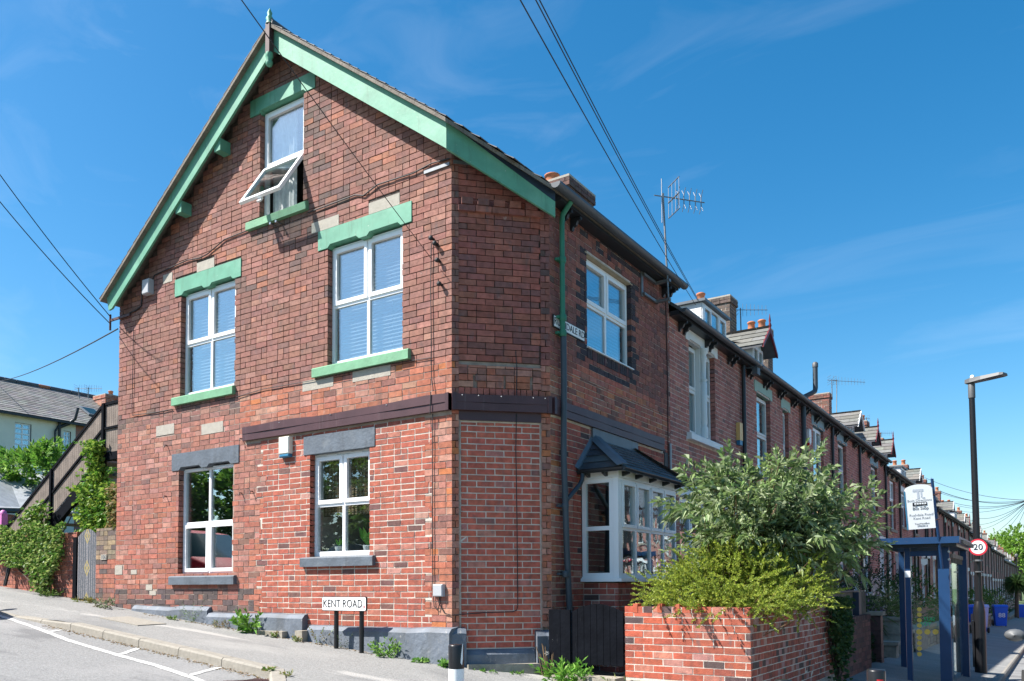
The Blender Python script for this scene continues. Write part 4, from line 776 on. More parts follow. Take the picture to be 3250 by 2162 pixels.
def terrace_house(y0, y1, label, wins, dorm=None, stack=None, pipe_y=None, bricks=0, far=False, group=None, geo=True, F=FS, gf=True, brick_zone=terr_brick, wall_x=.87, mirror=1):
    zE = EAVES(y0); gz = G(2, (y0+y1)/2); h = thing('terraced_house', label, 'house', (wall_x, (y0+y1)/2, gz), group)
    dz = zE-6.1
    ops = [(a, b, c+dz, d+dz) for a, b, c, d, *_ in wins]
    gfo = []
    if gf:
        ym = (y0+y1)/2; gfo = [(y0+.35, y0+.35+1.35, 1.35+dz, 3.1+dz), (y1-1.25, y1-.35, .75+dz, 3.1+dz)]
    mb = MB(); core(mb, F, y0, y1, gz-.6, zE-.02, ops+gfo, n=-.0035); wl = mb.build('front_wall', 'mortar_mid' if geo else 'terrace_far', h)
    if geo:
        L = []; hid = []
        for wn in wins:
            if wn[4]: hid.append((wn[0]-.15, wn[1]+.15, wn[3]+dz, wn[3]+.25+dz))
            hid.append((wn[0]-.15, wn[1]+.15, wn[2]-.13+dz, wn[2]+dz))
        lay(L, F, y0, y1, (1.2 if y0 < 17 else 2.0)+dz, zE-.03, .0775, .222, .0115, brick_zone, ops+gfo+[(a+.01, b-.01, c, d) for a, b, c, d in hid], header=.32, seed=int(y0*10))
        set_bricks(L, wl, wl, bricks)
    for a, b, c, d, lm, kind in wins:
        c += dz; d += dz
        if lm: lintel(h, F, a-.14, b+.14, d, d+.24, lm, lights=0 if far else (2 if b-a > 1 else 1), ol=.14, rise=.04)
        sill(h, F, a-.14, b+.14, c-.12, c, 'white_paint' if kind == 'pair' else ('grey_paint' if kind in 'uo' else 'stone'), proud=.09 if kind == 'pair' else .05)
        if kind == 'pair':
            m_ = (a+b)/2; sash_window(h, F, a, m_-.09, c, d-.02, halves=1); sash_window(h, F, m_+.09, b, c, d-.02, halves=1)
            mb = MB(); P = F.p(m_, .0, c); mb.box(tuple(P+Vector((-.14, -.085, .0))), tuple(P+Vector((-.02, .085, d-c)))); mb.build('mullion', 'wood_white', h)
            mb = MB(); H = d-c; mb.lathe(F.p(m_, .02, c), [(.07, 0), (.075, .18), (.05, .22), (.062, .28), (.055, .4), (.062, H*.62), (.045, H*.63), (.075, H*.65), (.045, H*.67), (.05, H*.86), (.07, H*.9), (.05, H*.93), (.085, H*.96), (.085, H)], 14); mb.build('turned_column', 'wood_white', h)
        elif kind in 'so': sash_window(h, F, a, b, c, d-.02, halves=1, room=not far)
        else: window(h, F, a, b, c, d-.02, [(0, 1, 0, .6, 'f'), (0, .5, .6, 1, 's'), (.5, 1, .6, 1, 's')], rec=.08, room=not far)
        if far: mb = MB(); mb.fbox(F, a-.02, b+.02, -.4, -.39, c-.02, d+.02); mb.build('room', 'room', h)
    if gf:
        (a, b, c, d), (e, f, g, k) = gfo
        window(h, F, a, b, c, d, FOUR if not far else [(0, .5, 0, 1, 'f'), (.5, 1, 0, 1, 'f')], room=not far); lintel(h, F, a-.12, b+.12, d, d+.22, 'white_paint', lights=0); sill(h, F, a-.1, b+.1, c-.12, c, 'white_paint')
        mb = MB(); mb.fbox(F, e+.06, f-.06, -.16, -.1, g, k-.35); dr = mb.build('door', 'white_paint' if int(y0) % 3 else 'maroon', h); mb = MB(); mb.fbox(F, f-.2, f-.16, -.1, -.06, g+1.0, g+1.12); mb.build('handle', 'steel', dr)
        mb = MB(); mb.fbox(F, e, e+.06, -.16, -.02, g, k); mb.fbox(F, f-.06, f, -.16, -.02, g, k); mb.fbox(F, e+.06, f-.06, -.16, -.02, k-.06, k); mb.build('door_frame', 'white_paint', h)
        mb = MB(); mb.fbox(F, e-.12, f+.12, -.01, .04, k, k+.22); mb.build('lintel', 'white_paint', h)
        if far: mb = MB(); mb.fbox(F, a-.1, b+.1, -.5, -.49, c-.1, d+.1); mb.build('room', 'room', h)
    # roof, gutter, brackets
    s = F.N.x; xf = wall_x+.19*s; ax = wall_x-3.9*s; zt = zE+.757*4.09+.06; mb = MB()
    mb.slab([(xf, y0, zE+.03), (xf, y1, zE+.03), (ax, y1, zt), (ax, y0, zt)] if s > 0 else [(xf, y1, zE+.03), (xf, y0, zE+.03), (ax, y0, zt), (ax, y1, zt)], .06); rf = mb.build('roof', 'slate', h)
    mb = MB(); xb = wall_x-8*s; mb.slab([(ax, y0, zt), (ax, y1, zt), (xb, y1, zE), (xb, y0, zE)], .06); mb.build('roof', 'slate', h)
    mb = MB(); mb.box((min(wall_x-.24*s, wall_x-7.6*s), y0+.001, gz-.5), (max(wall_x-.24*s, wall_x-7.6*s), y1-.001, zE-.1)); mb.build('house_body', 'room', h)
    if s > 0:
        half_gutter(h, xf+.05, y0+.004, y1-.004, zE, .062); mb = MB(); mb.box((wall_x+.014, y0+.002, zE-.09), (wall_x+.17, y1-.002, zE-.012)); mb.build('eaves_board', 'black_gutter', h)
        nb = max(2, round((y1-y0)/1.15))
        for i in range(nb):
            yy = y0+(y1-y0)*(i+.4)/nb
            for q_ in ((-.11, .11) if not far else (0,)): corbel(h, yy+q_, zE-.09, wall_x+.014)
    else: half_gutter(h, xf-.05, y0+.004, y1-.004, zE, .062)
    if pipe_y: pipe(h, [(.93, pipe_y, zE-.05), (.93, pipe_y, .6)], .042, 'black_gutter')
    if stack:
        x0, x1, ya, yb_, ztp, pots = stack; chimney(h, x0, x1, ya, yb_, ztp-1.9, ztp, pots, br=(lambda u, z: pick((3, (.13, .095, .075)), (2, (.17, .12, .09)), (1, (.09, .07, .06)))) if ya < 18 else (lambda u, z: pick((3, (.24, .1, .075)), (2, (.16, .09, .07)))))
    if dorm:
        if dorm[0] == 'flat': flat_dormer(h, *dorm[1:])
        else: gable_dormer(h, *dorm[1:])
    return h
# surface of brickwork too far away to tell the pieces apart
def brick_far():
    m = bpy.data.materials.new('terrace_far'); m.use_nodes = True; MATS['terrace_far'] = m; t = m.node_tree; n = t.nodes; l = t.links.new; b = n['Principled BSDF']; b.inputs['Roughness'].default_value = .9
    ge = n.new('ShaderNodeNewGeometry'); sx = n.new('ShaderNodeSeparateXYZ'); cx = n.new('ShaderNodeCombineXYZ'); l(ge.outputs['Position'], sx.inputs[0]); l(sx.outputs['Y'], cx.inputs[0]); l(sx.outputs['Z'], cx.inputs[1])
    br = n.new('ShaderNodeTexBrick'); br.inputs['Scale'].default_value = 1; br.inputs['Brick Width'].default_value = .23; br.inputs['Row Height'].default_value = .0775; br.inputs['Mortar Size'].default_value = .009
    br.inputs['Color1'].default_value = (.4, .155, .125, 1); br.inputs['Color2'].default_value = (.31, .125, .105, 1); br.inputs['Mortar'].default_value = (.3, .23, .19, 1); l(cx.outputs[0], br.inputs[0]); l(br.outputs[0], b.inputs['Base Color'])
    bp = n.new('ShaderNodeBump'); bp.inputs['Distance'].default_value = .01; bp.inputs['Strength'].default_value = .4; bp.invert = True; l(br.outputs['Fac'], bp.inputs['Height']); l(bp.outputs[0], b.inputs['Normal'])
brick_far()
TH = terrace_house
TH(4.70, 8.42, 'terraced house adjoining the corner house, paired white sash windows with turned column', [(5.55, 6.85, 4.21, 5.82, 'white_paint', 'pair')], pipe_y=8.36, bricks=300)
TH(8.42, 12.9, 'terraced house with pale green lintels, one wide and one narrow sash window, flat white dormer', [(9.4, 10.4, 3.95, 5.68, 'pale_green', 's'), (11.4, 11.9, 3.95, 5.68, 'pale_green', 's')], ('flat', .05, 8.46, 9.9, 6.75, 7.50, -1.2), None, None, bricks=200)
TH(12.9, 16.3, 'terraced house with pale blue lintel, white casement and maroon gabled dormer', [(14.25, 15.4, 4.1, 5.78, 'pale_blue', 'c')], ('gable', -.05, 12.1, 13.0, 6.7, 7.55, 7.98, -1.9), (-2.1, -.85, 12.95, 13.5, 9.12, ((.3, .5),)), 16.25)
TH(16.3, 20.15, 'terraced house with pale blue lintel and tall narrow white sash', [(17.2, 18.3, 4.1, 5.78, 'pale_blue', 's')], None, (-1.75, -.95, 16.7, 17.2, 9.3, ((.3, .5), (.7, .5))), 20.1)
TH(20.15, 24.9, 'terraced house with bent aerial mast and pale slate gabled dormer beside it', [(22.3, 23.5, 4.16, 5.72, 'pale_blue', 's')], ('gable', .2, 22.2, 23.0, 6.5, 7.2, 7.62, -1.6, 'white_paint', False, 'white_paint'), (-1.75, -.9, 24.4, 24.85, 8.8, ()), 24.85)
TH(24.9, 28.2, 'terraced house with buff lintel over an open white top light', [(26.05, 27.3, 3.95, 5.85, 'buff', 'c')], ('gable', .2, 25.5, 26.3, 6.5, 7.15, 7.6, -1.6), None, 28.1)
TH(28.2, 32.0, 'terraced house with plain white four-light window and spiked gabled dormer', [(28.85, 30.1, 4.2, 5.6, 'white_paint', 'c')], ('gable', .2, 29.0, 29.8, 6.4, 7.15, 7.62, -1.6), (-1.6, -.7, 30.6, 31.2, 8.75, ((.25, .5), (.75, .5))), 31.9, geo=True)
y = 32.0; k = 0
while y < 150:
    wd = 3.9+(.2 if k % 2 else -.1); z = EAVES(y)-6.1
    lab = 'distant terraced house with %s, %s lintel and %s' % ('no dormer' if k % 5 == 4 else 'flat white dormer' if k % 3 == 0 else ('white gabled dormer' if k % 2 else 'maroon gabled dormer'), ('pale blue', 'white', 'stone', 'pale green')[k % 4], 'two-pot chimney' if k % 2 == 0 else 'no chimney')
    TH(y, y+wd, lab, [(y+.5, y+1.5, 4.1, 5.7, ('pale_blue', 'white_paint', 'stone', 'pale_green')[k % 4], 's')]+([(y+2.5, y+3.3, 4.2, 5.6, 'stone', 's')] if k % 2 else []),
       (('gable', .2, y+1.5, y+2.4, 6.4+z, 7.15+z, 7.6+z, -1.6, 'white_paint', k % 2 == 0, 'white_paint' if k % 2 else 'maroon') if k % 3 else ('flat', .25, y+1.2, y+2.7, 6.5+z, 7.2+z, -1.2)) if k % 5 != 4 else None,
       (-1.7, -.8, y+3.2, y+3.75, 8.9+z, ((.25, .5), (.75, .5))) if k % 2 == 0 else None, y+wd-.1, far=True, group='distant terraced houses', geo=False)
    y += wd; k += 1
# houses across the street (seen mirrored in the bay window and shelter glass)
FO_ = Frame((15.3, 0, 0), (0, 1, 0), (-1, 0, 0))
y = 12.0; k = 0
while y < 54:
    TH(y, y+4, 'red brick terraced house across the street, mirrored in the bay window', [(y+.5, y+1.6, 4.1, 5.7, 'white_paint', 's'), (y+2.4, y+3.3, 4.1, 5.7, 'white_paint', 's')], None, None, None, far=True, group='houses across the street', geo=False, F=FO_, wall_x=15.3); y += 4; k += 1
oa = thing('alarm_box', 'ochre and blue alarm box on the wall beside a black downpipe', 'alarm box', (.88, 8.1, 4.4))
mb = MB(); mb.box((.874, 8.02, 4.45), (.95, 8.2, 4.80)); mb.build('cover', 'ochre_plastic', oa); mb = MB(); mb.box((.876, 8.03, 4.36), (.945, 8.19, 4.449)); mb.build('lens', 'blue_plastic', oa)
fl = thing('boiler_flue', 'grey bent boiler flue pipe rising above the gutter', 'flue', (.95, 12.98, 2.6)); pipe(fl, [(.95, 12.98, 2.6), (.95, 12.98, 6.1), (.97, 13.0, 6.25), (1.1, 13.15, 6.34), (1.16, 13.3, 6.42), (1.17, 13.32, 6.5), (1.17, 13.34, 7.05)], .06, 'pipe_grey', 'pipe'); mb = MB(); mb.lathe((1.17, 13.34, 7.03), [(.07, 0), (.07, .1), (.04, .13)], 10); mb.build('cowl', 'lamp_grey', fl)
fa = thing('alarm_box', 'small white shield-shaped alarm box below the gutter, red at its foot', 'alarm box', (.9, 13.7, 5.3)); mb = MB(); mb.prism(Frame((.875, 13.7, 5.35), (0, 1, 0), (1, 0, 0)), [(-.12, .1), (-.1, -.12), (0, -.2), (.1, -.12), (.12, .1), (.1, .2), (-.1, .2)], 0, .06); mb.build('shield', 'sign_white', fa); mb = MB(); mb.box((.88, 13.62, 5.13), (.925, 13.78, 5.2)); mb.build('light', 'red_paint', fa)
cc = thing('floodlight', 'small grey security floodlight on the black downpipe', 'light', (.95, 8.5, 5.9)); mb = MB(); mb.tube([(.95, 8.38, 5.95), (1.12, 8.55, 5.97)], .015, 6); mb.build('arm', 'black_gutter', cc); mb = MB(); mb.box((1.06, 8.5, 5.83), (1.17, 8.68, 5.97)); mb.build('lamp_head', 'lamp_grey', cc); mb = MB(); mb.box((1.0, 8.5, 5.98), (1.26, 8.6, 6.0)); mb.build('sensor', 'lamp_grey', cc)

# ------------------------------------------------------------------ aerials
def aerial(base, top, label, d, kind='yagi', L=.9, n=8, bend=None, r=.016):
    a = thing('tv_aerial', label, 'aerial', base); mb = MB(); mb.tube([base]+(bend or [])+[top], r, 7); mb.build('mast', 'steel_dull', a)
    d = Vector(d).normalized(); s = d.cross(Vector((0, 0, 1))).normalized(); T = Vector(top)-Vector((0, 0, .05)); mb = MB(); mb.tube([T-d*.15, T+d*L], .009, 6); mb.build('boom', 'steel_dull', a)
    if kind == 'yagi':
        for i in range(n): p = T+d*(L*(i+.6)/n); h = Vector((0, 0, 1))*(.17-.008*i); mb = MB(); mb.tube([p-h, p+h], .005, 5); mb.build('element', 'steel_dull', a)
        mb = MB(); up = Vector((0, 0, 1)); p = T-d*.1
        for q_ in (-.14, -.05, .05, .14): mb.tube([p+up*q_-s*.16, p+up*q_+s*.16], .006, 5)
        mb.build('reflector', 'steel', a, 'stuff')
    else:   # grid reflector with X-shaped directors
        up = Vector((0, 0, 1)); p = T+d*.18
        for q_ in (.25, .0, -.25): mb = MB(); mb.tube([p+up*q_-s*.17, p+up*q_+s*.2], .009 if q_ else .013, 6); mb.build('reflector_bar', 'steel', a)
        for q_ in (-.17, -.05, .07, .19): mb = MB(); mb.tube([p-up*.25+s*q_, p+up*.25+s*q_], .005, 5); mb.build('reflector_rod', 'steel', a)
        for i in range(5):
            c = T+d*(.26+.1*i)
            for sy in (-1, 1):
                mb = MB(); mb.tube([c, c+up*.07*sy], .008, 5); mb.tube([c+up*.06*sy, c+up*.17*sy+s*.06], .005, 5); mb.tube([c+up*.08*sy, c+up*.17*sy-s*.06], .005, 5); mb.build('director', 'steel_dull', a)
        mb = MB(); mb.tube([T-d*.02+up*.28, T-d*.02-up*.42], .009, 6); mb.build('strut', 'steel', a)
    return a
b0 = onx(2118, 925, 1.1); tp = onx(2104, 614, 1.08); b0 = Vector((1.12, b0.y, 6.0))
ae = aerial(b0, tp, 'tall aerial with grid reflector on a pole bracketed to the corner house wall', (_r*.9-_u*.02+_f*.25), 'grid', .72)
mb = MB(); y_ = b0.y
mb.fbox(FS, y_-.5, y_-.43, .002, .02, 6.02, 6.42); mb.fbox(FS, y_-.47, y_+.03, .022, .06, 6.34, 6.38); mb.fbox(FS, y_-.47, y_+.06, .022, .06, 6.04, 6.08)
for z0 in (6.34, 6.04): mb.box((.93, y_-.03, z0), (1.15, y_+.03, z0+.04))
mb.build('wall_bracket', 'steel_dull', ae)
p = at(2353, 1040, 22); aerial((p.x, p.y, 7.4), at(2350, 978, 22), 'small yagi aerial over a round chimney pot', _r, 'yagi', .72, 7)
p1, p2 = at(2655, 1310, 32), at(2656, 1205, 32); aerial(at(2640, 1330, 32), p2, 'double yagi aerial on a bent pole over the dark gutter', _r-_u*.05, 'yagi', 1.1, 9, [p1])
aerial(at(2641, 1260, 30), at(2640, 1203, 30), 'thin aerial rod above a square brick stack', _r*.5, 'yagi', .2, 2)
for i, (px, py, h, dp, ln) in enumerate(((2750, 1325, 30, 38, 1.0), (2796, 1372, 24, 44, .7), (3058, 1660, 60, 62, .6), (3085, 1650, 40, 66, .5), (3150, 1720, 25, 90, .9))):
    aerial(at(px, py+h, dp), at(px, py, dp), 'distant roof aerial silhouetted on the terrace skyline', _r*(1 if i % 2 else -1), 'yagi', ln, 7, r=.02)['group'] = 'distant roof aerials'
for px, py in ((252, 1265), (280, 1265)): aerial(at(px, py, 36), at(px-(4 if px < 260 else 0), py-35, 36), 'short aerial on the ridge of the cream house', _r, 'yagi', .6, 6, r=.02)['group'] = 'aerials on the cream house'

# ------------------------------------------------------------------ overhead cables
def cable(pts, label, r=.011, sag=.15, group=None, n=14):
    a, b = Vector(pts[0]), Vector(pts[1]); mb = MB(); mb.tube([a.lerp(b, i/n)-Vector((0, 0, 4*sag*(i/n)*(1-i/n))) for i in range(n+1)], r, 5); o = mb.build('overhead_cable', 'cable', None); tag(o, label, 'cable', group); return o
cable((ony(1370, 822, -.07), at(745, -30, 5.6)), 'thin cable crossing the gable from its apex to the corner insulators', .0042, .02)
cable((onx(2208, 968, 1.0), at(1640, -20, 5.0)), 'lone overhead cable passing just left of the tall aerial pole', .0045, .05)
cable((onx(2215, 955, 1.02), at(1690, -20, 5.0)), 'overhead cable of the close pair crossing the tall aerial pole', .0042, .05, 'close pair of cables')
cable((onx(2222, 962, 1.02), at(1702, -20, 5.05)), 'overhead cable of the close pair crossing the tall aerial pole', .0042, .05, 'close pair of cables')
cable(((-7.27, -.05, 6.22), at(-40, 500, 13)), 'upper of two cables meeting the left gable foot', .008, .05); cable(((-7.27, -.05, 6.1), at(-40, 592, 13)), 'lower of two cables meeting the left gable foot', .008, .06)
cable(((-7.06, -.03, 5.97), at(-40, 1212, 40)), 'cable running from the gable foot towards the cream house', .012, .25)
pole_top = at(3266, 1588, 46)
tpole = thing('telegraph_pole', 'wooden telegraph pole where the fan of cables meets', 'pole', (pole_top.x, pole_top.y, G(5, pole_top.y))); mb = MB(); mb.tube([(pole_top.x, pole_top.y, G(5, 46)-.3), (pole_top.x, pole_top.y, pole_top.z+.4)], [.15, .1], 10); mb.build('shaft', 'bark', tpole)
FAN = [(2935, 1516, 58), (2985, 1560, 40), (2985, 1565, 66), (3020, 1594, 58), (3040, 1605, 70), (3050, 1622, 80), (3100, 1645, 62), (3105, 1665, 75), (3110, 1680, 85), (3135, 1702, 95), (3165, 1705, 110), (3200, 1712, 120)]
for px, py, dp in FAN: cable((pole_top, at(px, py, dp)), 'cable of the fan spreading from the street pole to the terrace', .014, .35, 'fan of cables')

# ------------------------------------------------------------------ foliage
def leaf_mesh(name, parent, P, Dv, L, W, cols, m='leaf', fold=.25, kind=None, bend=0):
    n = len(P); P = np.asarray(P); Dv = Dv/np.linalg.norm(Dv, axis=1, keepdims=True)
    s = np.cross(Dv, rng.normal(size=(n, 3))); s /= np.linalg.norm(s, axis=1, keepdims=True)+1e-9; nn = np.cross(Dv, s)
    L = np.asarray(L).reshape(-1, 1)*np.ones((n, 1)); W = np.asarray(W).reshape(-1, 1)*np.ones((n, 1))
    dn = np.array([0, 0, -1.])
    V = np.stack([P, P+Dv*L*.45+s*W*.5+nn*W*fold, P+Dv*L+dn*L*bend, P+Dv*L*.45-s*W*.5+nn*W*fold], 1).reshape(-1, 3)
    b = np.arange(n)[:, None]*4; Fc = np.concatenate([np.stack([b+0, b+1, b+2], 2).reshape(-1, 3), np.stack([b+0, b+2, b+3], 2).reshape(-1, 3)])
    return np_mesh(name, V, Fc, m, parent, kind, np.concatenate([cols, cols]))
def leaf_cols(n, base, var=.25, alt=None, p=.2):
    c = np.array(base)[None]*rng.uniform(1-var, 1+var, (n, 1))*rng.uniform(.92, 1.08, (n, 3))
    if alt is not None: k = rng.random(n) < p; c[k] = np.array(alt)[None]*rng.uniform(1-var, 1+var, (k.sum(), 1))
    return c
def rand_dir(n, up=0): d = rng.normal(size=(n, 3)); d /= np.linalg.norm(d, axis=1, keepdims=True); d[:, 2] += up; return d
def stems(parent, root, tips, r0, m='twig', name='stem', stuff=True):
    mb = MB(); root = Vector(root)
    for t in tips:
        t = Vector(t); mid = root.lerp(t, .5)+Vector((rr.uniform(-.1, .1), rr.uniform(-.1, .1), .1*(t-root).length)); mb.tube([root, root.lerp(mid, .55), mid, t], [r0, r0*.8, r0*.55, r0*.2], 5, cap=False)
    return mb.build(name, m, parent, 'stuff' if stuff else None)
def shoots(n, c, rad, root, up=.4, lmin=.25, lmax=.5, inner=.55, flat=1.0):
    """shoot bases and tips spread through an ellipsoid crown with a lumpy surface"""
    d = rng.normal(size=(n, 3)); d /= np.linalg.norm(d, axis=1, keepdims=True)
    lump = 1+.18*np.sin(d[:, 0]*5+1)*np.sin(d[:, 1]*6+2)+.14*np.sin(d[:, 2]*7+d[:, 0]*4)
    r = rng.uniform(inner, 1, n)**.6*lump; base = np.array(c)+d*np.array(rad)*r[:, None]
    g = d*np.array([1, 1, flat])+np.array([0, 0, up])+rng.normal(scale=.35, size=(n, 3)); g /= np.linalg.norm(g, axis=1, keepdims=True)
    return base, g, rng.uniform(lmin, lmax, n)
def leafy(parent, name, base, g, ln, per, L, W, cols, m='leaf', splay=.9, bend=.15, fold=.25):
    n = len(base); t = np.tile(np.linspace(.05, 1, per), n); i = np.repeat(np.arange(n), per)
    P = base[i]+g[i]*(ln[i]*t)[:, None]-np.array([0, 0, 1])*(.12*ln[i]*t*t)[:, None]
    side = np.cross(g[i], rng.normal(size=(len(i), 3))); side /= np.linalg.norm(side, axis=1, keepdims=True)
    Dv = g[i]*(.45+.55*t[:, None])+side*splay*(1.1-.6*t)[:, None]
    leaf_mesh(name, parent, P, Dv, L*rng.uniform(.6, 1.15, len(i)), W*rng.uniform(.7, 1.2, len(i)), cols(len(i)), m, fold, None, bend)
# buddleia over the bay-side garden
bud = thing('buddleia_bush', 'large grey-green buddleia bush with brown dead flower spikes in the front garden', 'bush', (3.0, 2.3, G(3.0, 2.3)))
BC = at(2470, 1640, 9.6); root = Vector((2.75, 2.3, G(2.75, 2.3)))
parts_ = [(at(2440, 1670, 9.6), (.6, .7, .42), 150), (at(2330, 1590, 9.8), (.5, .55, .3), 80), (at(2590, 1660, 9.8), (.42, .5, .32), 85), (at(2540, 1520, 9.8), (.26, .3, .26), 32), (at(2440, 1540, 9.9), (.34, .35, .2), 40), (at(2240, 1580, 10.2), (.25, .3, .24), 36), (at(2195, 1800, 9.8), (.16, .2, .12), 16), (at(2590, 1760, 9.8), (.38, .5, .2), 60), (at(2700, 1640, 9.9), (.2, .25, .16), 20), (at(2680, 1735, 10.0), (.18, .25, .12), 18), (at(2330, 1720, 9.7), (.4, .5, .3), 60)]
bs = []; gs = []; ls = []
for c, rd, n in parts_: a, b, l_ = shoots(n, c, rd, root, .4, .16, .42, .3); bs.append(a); gs.append(b); ls.append(l_)
bs = np.concatenate(bs); gs = np.concatenate(gs); ls = np.concatenate(ls)
h_ = len(bs)//2; sel = rng.permutation(len(bs))
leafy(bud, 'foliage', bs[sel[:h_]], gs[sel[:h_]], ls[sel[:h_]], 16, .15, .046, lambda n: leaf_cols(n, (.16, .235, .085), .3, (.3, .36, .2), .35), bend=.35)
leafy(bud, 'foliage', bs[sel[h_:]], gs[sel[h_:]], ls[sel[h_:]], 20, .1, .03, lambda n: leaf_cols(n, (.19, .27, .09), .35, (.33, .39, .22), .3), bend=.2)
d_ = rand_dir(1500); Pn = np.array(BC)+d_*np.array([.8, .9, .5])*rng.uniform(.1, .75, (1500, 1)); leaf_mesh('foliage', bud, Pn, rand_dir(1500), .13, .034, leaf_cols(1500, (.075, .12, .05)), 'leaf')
stems(bud, root, [bs[i]+gs[i]*ls[i]*.8 for i in range(0, len(bs), 6)], .022, 'twig')
for i in range(16):
    p = Vector(bs[rng.integers(len(bs))]); mb = MB(); mb.tube([p, p+Vector((rr.uniform(-.06, .06), rr.uniform(-.08, .02), -.06)), p+Vector((rr.uniform(-.1, .1), -.05, -.2))], [.012, .02, .004], 6); mb.build('dead_flower', 'dead_leaf', bud)
# golden shrub spilling over the garden wall
gsb = thing('golden_shrub', 'yellow-green feathery shrub spilling over the red garden wall', 'shrub', (2.9, 1.3, G(2.9, 1.3)))
bs = []; gs = []; ls = []
for (px, py, dp), rd, n in (((2310, 1850, 9.3), (.7, .5, .24), 300), ((2165, 1890, 9.4), (.36, .4, .13), 120), ((2480, 1865, 9.3), (.45, .45, .2), 150), ((2330, 1780, 9.5), (.34, .34, .2), 110), ((2430, 1800, 9.5), (.3, .3, .18), 80), ((2225, 1820, 9.5), (.24, .3, .16), 60), ((2510, 1915, 9.1), (.28, .4, .1), 60), ((2250, 1935, 9.0), (.5, .16, .06), 60), ((2290, 1925, 8.75), (.55, .14, .08), 60), ((2420, 1915, 8.6), (.4, .16, .08), 50), ((2160, 1915, 9.15), (.3, .12, .06), 34)):
    a, b, l_ = shoots(n, at(px, py, dp), rd, None, .28, .16, .36, .3, .5); bs.append(a); gs.append(b); ls.append(l_)
bs = np.concatenate(bs); gs = np.concatenate(gs); ls = np.concatenate(ls)
leafy(gsb, 'foliage', bs, gs, ls, 44, .036, .017, lambda n: leaf_cols(n, (.34, .4, .06), .3, (.2, .27, .045), .35), 'leaf_thin', splay=1.15, bend=.0)
stems(gsb, (2.8, 1.4, G(2.8, 1.4)), [bs[i]+gs[i]*ls[i]*.9 for i in range(0, len(bs), 10)], .009)
# dark evergreens behind
def bush(name, label, c, rad, n, per, L, W, base, alt=None, cat='bush', root=None, m='leaf', lmin=.15, lmax=.35, group=None, up=.3, inner=.5):
    c = Vector(c); rt = Vector(root) if root else Vector((c.x, c.y, G(c.x, c.y)))
    t = thing(name, label, cat, rt, group); a, b, l_ = shoots(n, c, rad, None, up, lmin, lmax, inner)
    leafy(t, 'foliage', a, b, l_, per, L, W, lambda k: leaf_cols(k, base, .3, alt), m, bend=.1); stems(t, rt, [a[i] for i in range(0, n, max(1, n//24))], .025, 'bark'); return t
bush('evergreen_bush', 'dark drooping evergreen bush behind the timber slat screen', (2.3, 7.4, 1.5), (.8, 1.5, .75), 300, 14, .1, .02, (.035, .06, .025), (.06, .09, .035))
bush('evergreen_bush', 'dense dark bush behind the bus shelter glass', (2.4, 12.6, 1.2), (.75, 1.9, .9), 330, 12, .06, .035, (.02, .05, .02), (.035, .08, .03))
bush('twiggy_shrub', 'dark twiggy shrub with pale flowers beside the stone gate pillar', (2.5, 9.6, 1.1), (.55, .9, .7), 200, 10, .06, .025, (.04, .06, .03), (.35, .2, .38))
bush('grass_clump', 'clump of long pale grassy leaves above the stone wall', (3.0, 11.0, .95), (.2, .3, .2), 70, 10, .4, .012, (.16, .22, .07), None, 'grass clump')
for c_, rad, colr, lab in (((2.5, 30, .7), (.6, 3.2, .8), (.06, .14, .025), 'clipped green hedge behind the lamp column'), ((2.5, 42.5, .45), (.65, 2.6, .9), (.07, .17, .03), 'rounded bright green hedge beside the blue bin'), ((2.7, 49, .2), (.7, 3, .9), (.13, .19, .02), 'yellow-green garden shrub beyond the blue bin'), ((2.5, 68, .2), (.7, 9, 1.1), (.04, .1, .02), 'long dark hedge far down the street'), ((2.4, 18.5, .9), (.6, 2.6, 1.0), (.05, .11, .025), 'tall leafy hedge just beyond the bus shelter')):
    bush('hedge', lab, c_, rad, 420, 9, .075, .045, colr, tuple(x*1.5 for x in colr), 'hedge', inner=.8, lmin=.08, lmax=.2)
# trees beyond the end of the street
def tree(label, c, rad, trunk_h, n, base, alt, per=10, L=.3, group=None, name='broadleaf_tree'):
    c = Vector(c); gz = c.z-rad[2]-trunk_h; t = thing(name, label, 'tree', (c.x, c.y, gz), group); bs = []; gs = []; ls = []
    k = 13
    for i in range(k):
        d = Vector(rng.normal(size=3)).normalized(); q = Vector((c.x+d.x*rad[0]*.62, c.y+d.y*rad[1]*.62, c.z+d.z*rad[2]*.6)); s = rr.uniform(.36, .56)
        a, b, l_ = shoots(n//k, q, [x*s for x in rad], None, .3, L, L*2.2, .45); bs.append(a); gs.append(b); ls.append(l_)
    bs = np.concatenate(bs); gs = np.concatenate(gs); ls = np.concatenate(ls)
    leafy(t, 'crown', bs, gs, ls, per, L, L*.55, lambda m_: leaf_cols(m_, base, .3, alt, .35), 'leaf_thin')
    mb = MB(); r0 = max(.12, rad[0]*.07); mb.tube([(c.x, c.y, gz-.3), (c.x+.1, c.y, gz+trunk_h*.6), (c.x, c.y+.1, c.z)], [r0, r0*.8, r0*.4], 8)
    for i in range(7): q = bs[rng.integers(len(bs))]; mb.tube([(c.x, c.y, gz+trunk_h*.8), tuple(Vector(q).lerp(c, .45)), tuple(q)], [r0*.5, r0*.3, r0*.08], 5)
    mb.build('trunk', 'bark', t); return t
tree('bright green tree rising over the far end of the terrace', at(3230, 1755, 150), (6.5, 7, 5.4), 3, 900, (.16, .3, .035), (.22, .36, .05), L=.5); tree('smaller bright green tree left of the far treetops', at(3165, 1745, 170), (4, 5, 3.6), 4, 500, (.15, .28, .04), (.2, .34, .05), L=.5)
tree('far tree in the gap above the street end', at(3275, 1790, 190), (9, 9, 6), 3, 700, (.12, .24, .04), (.17, .3, .05), L=.6)
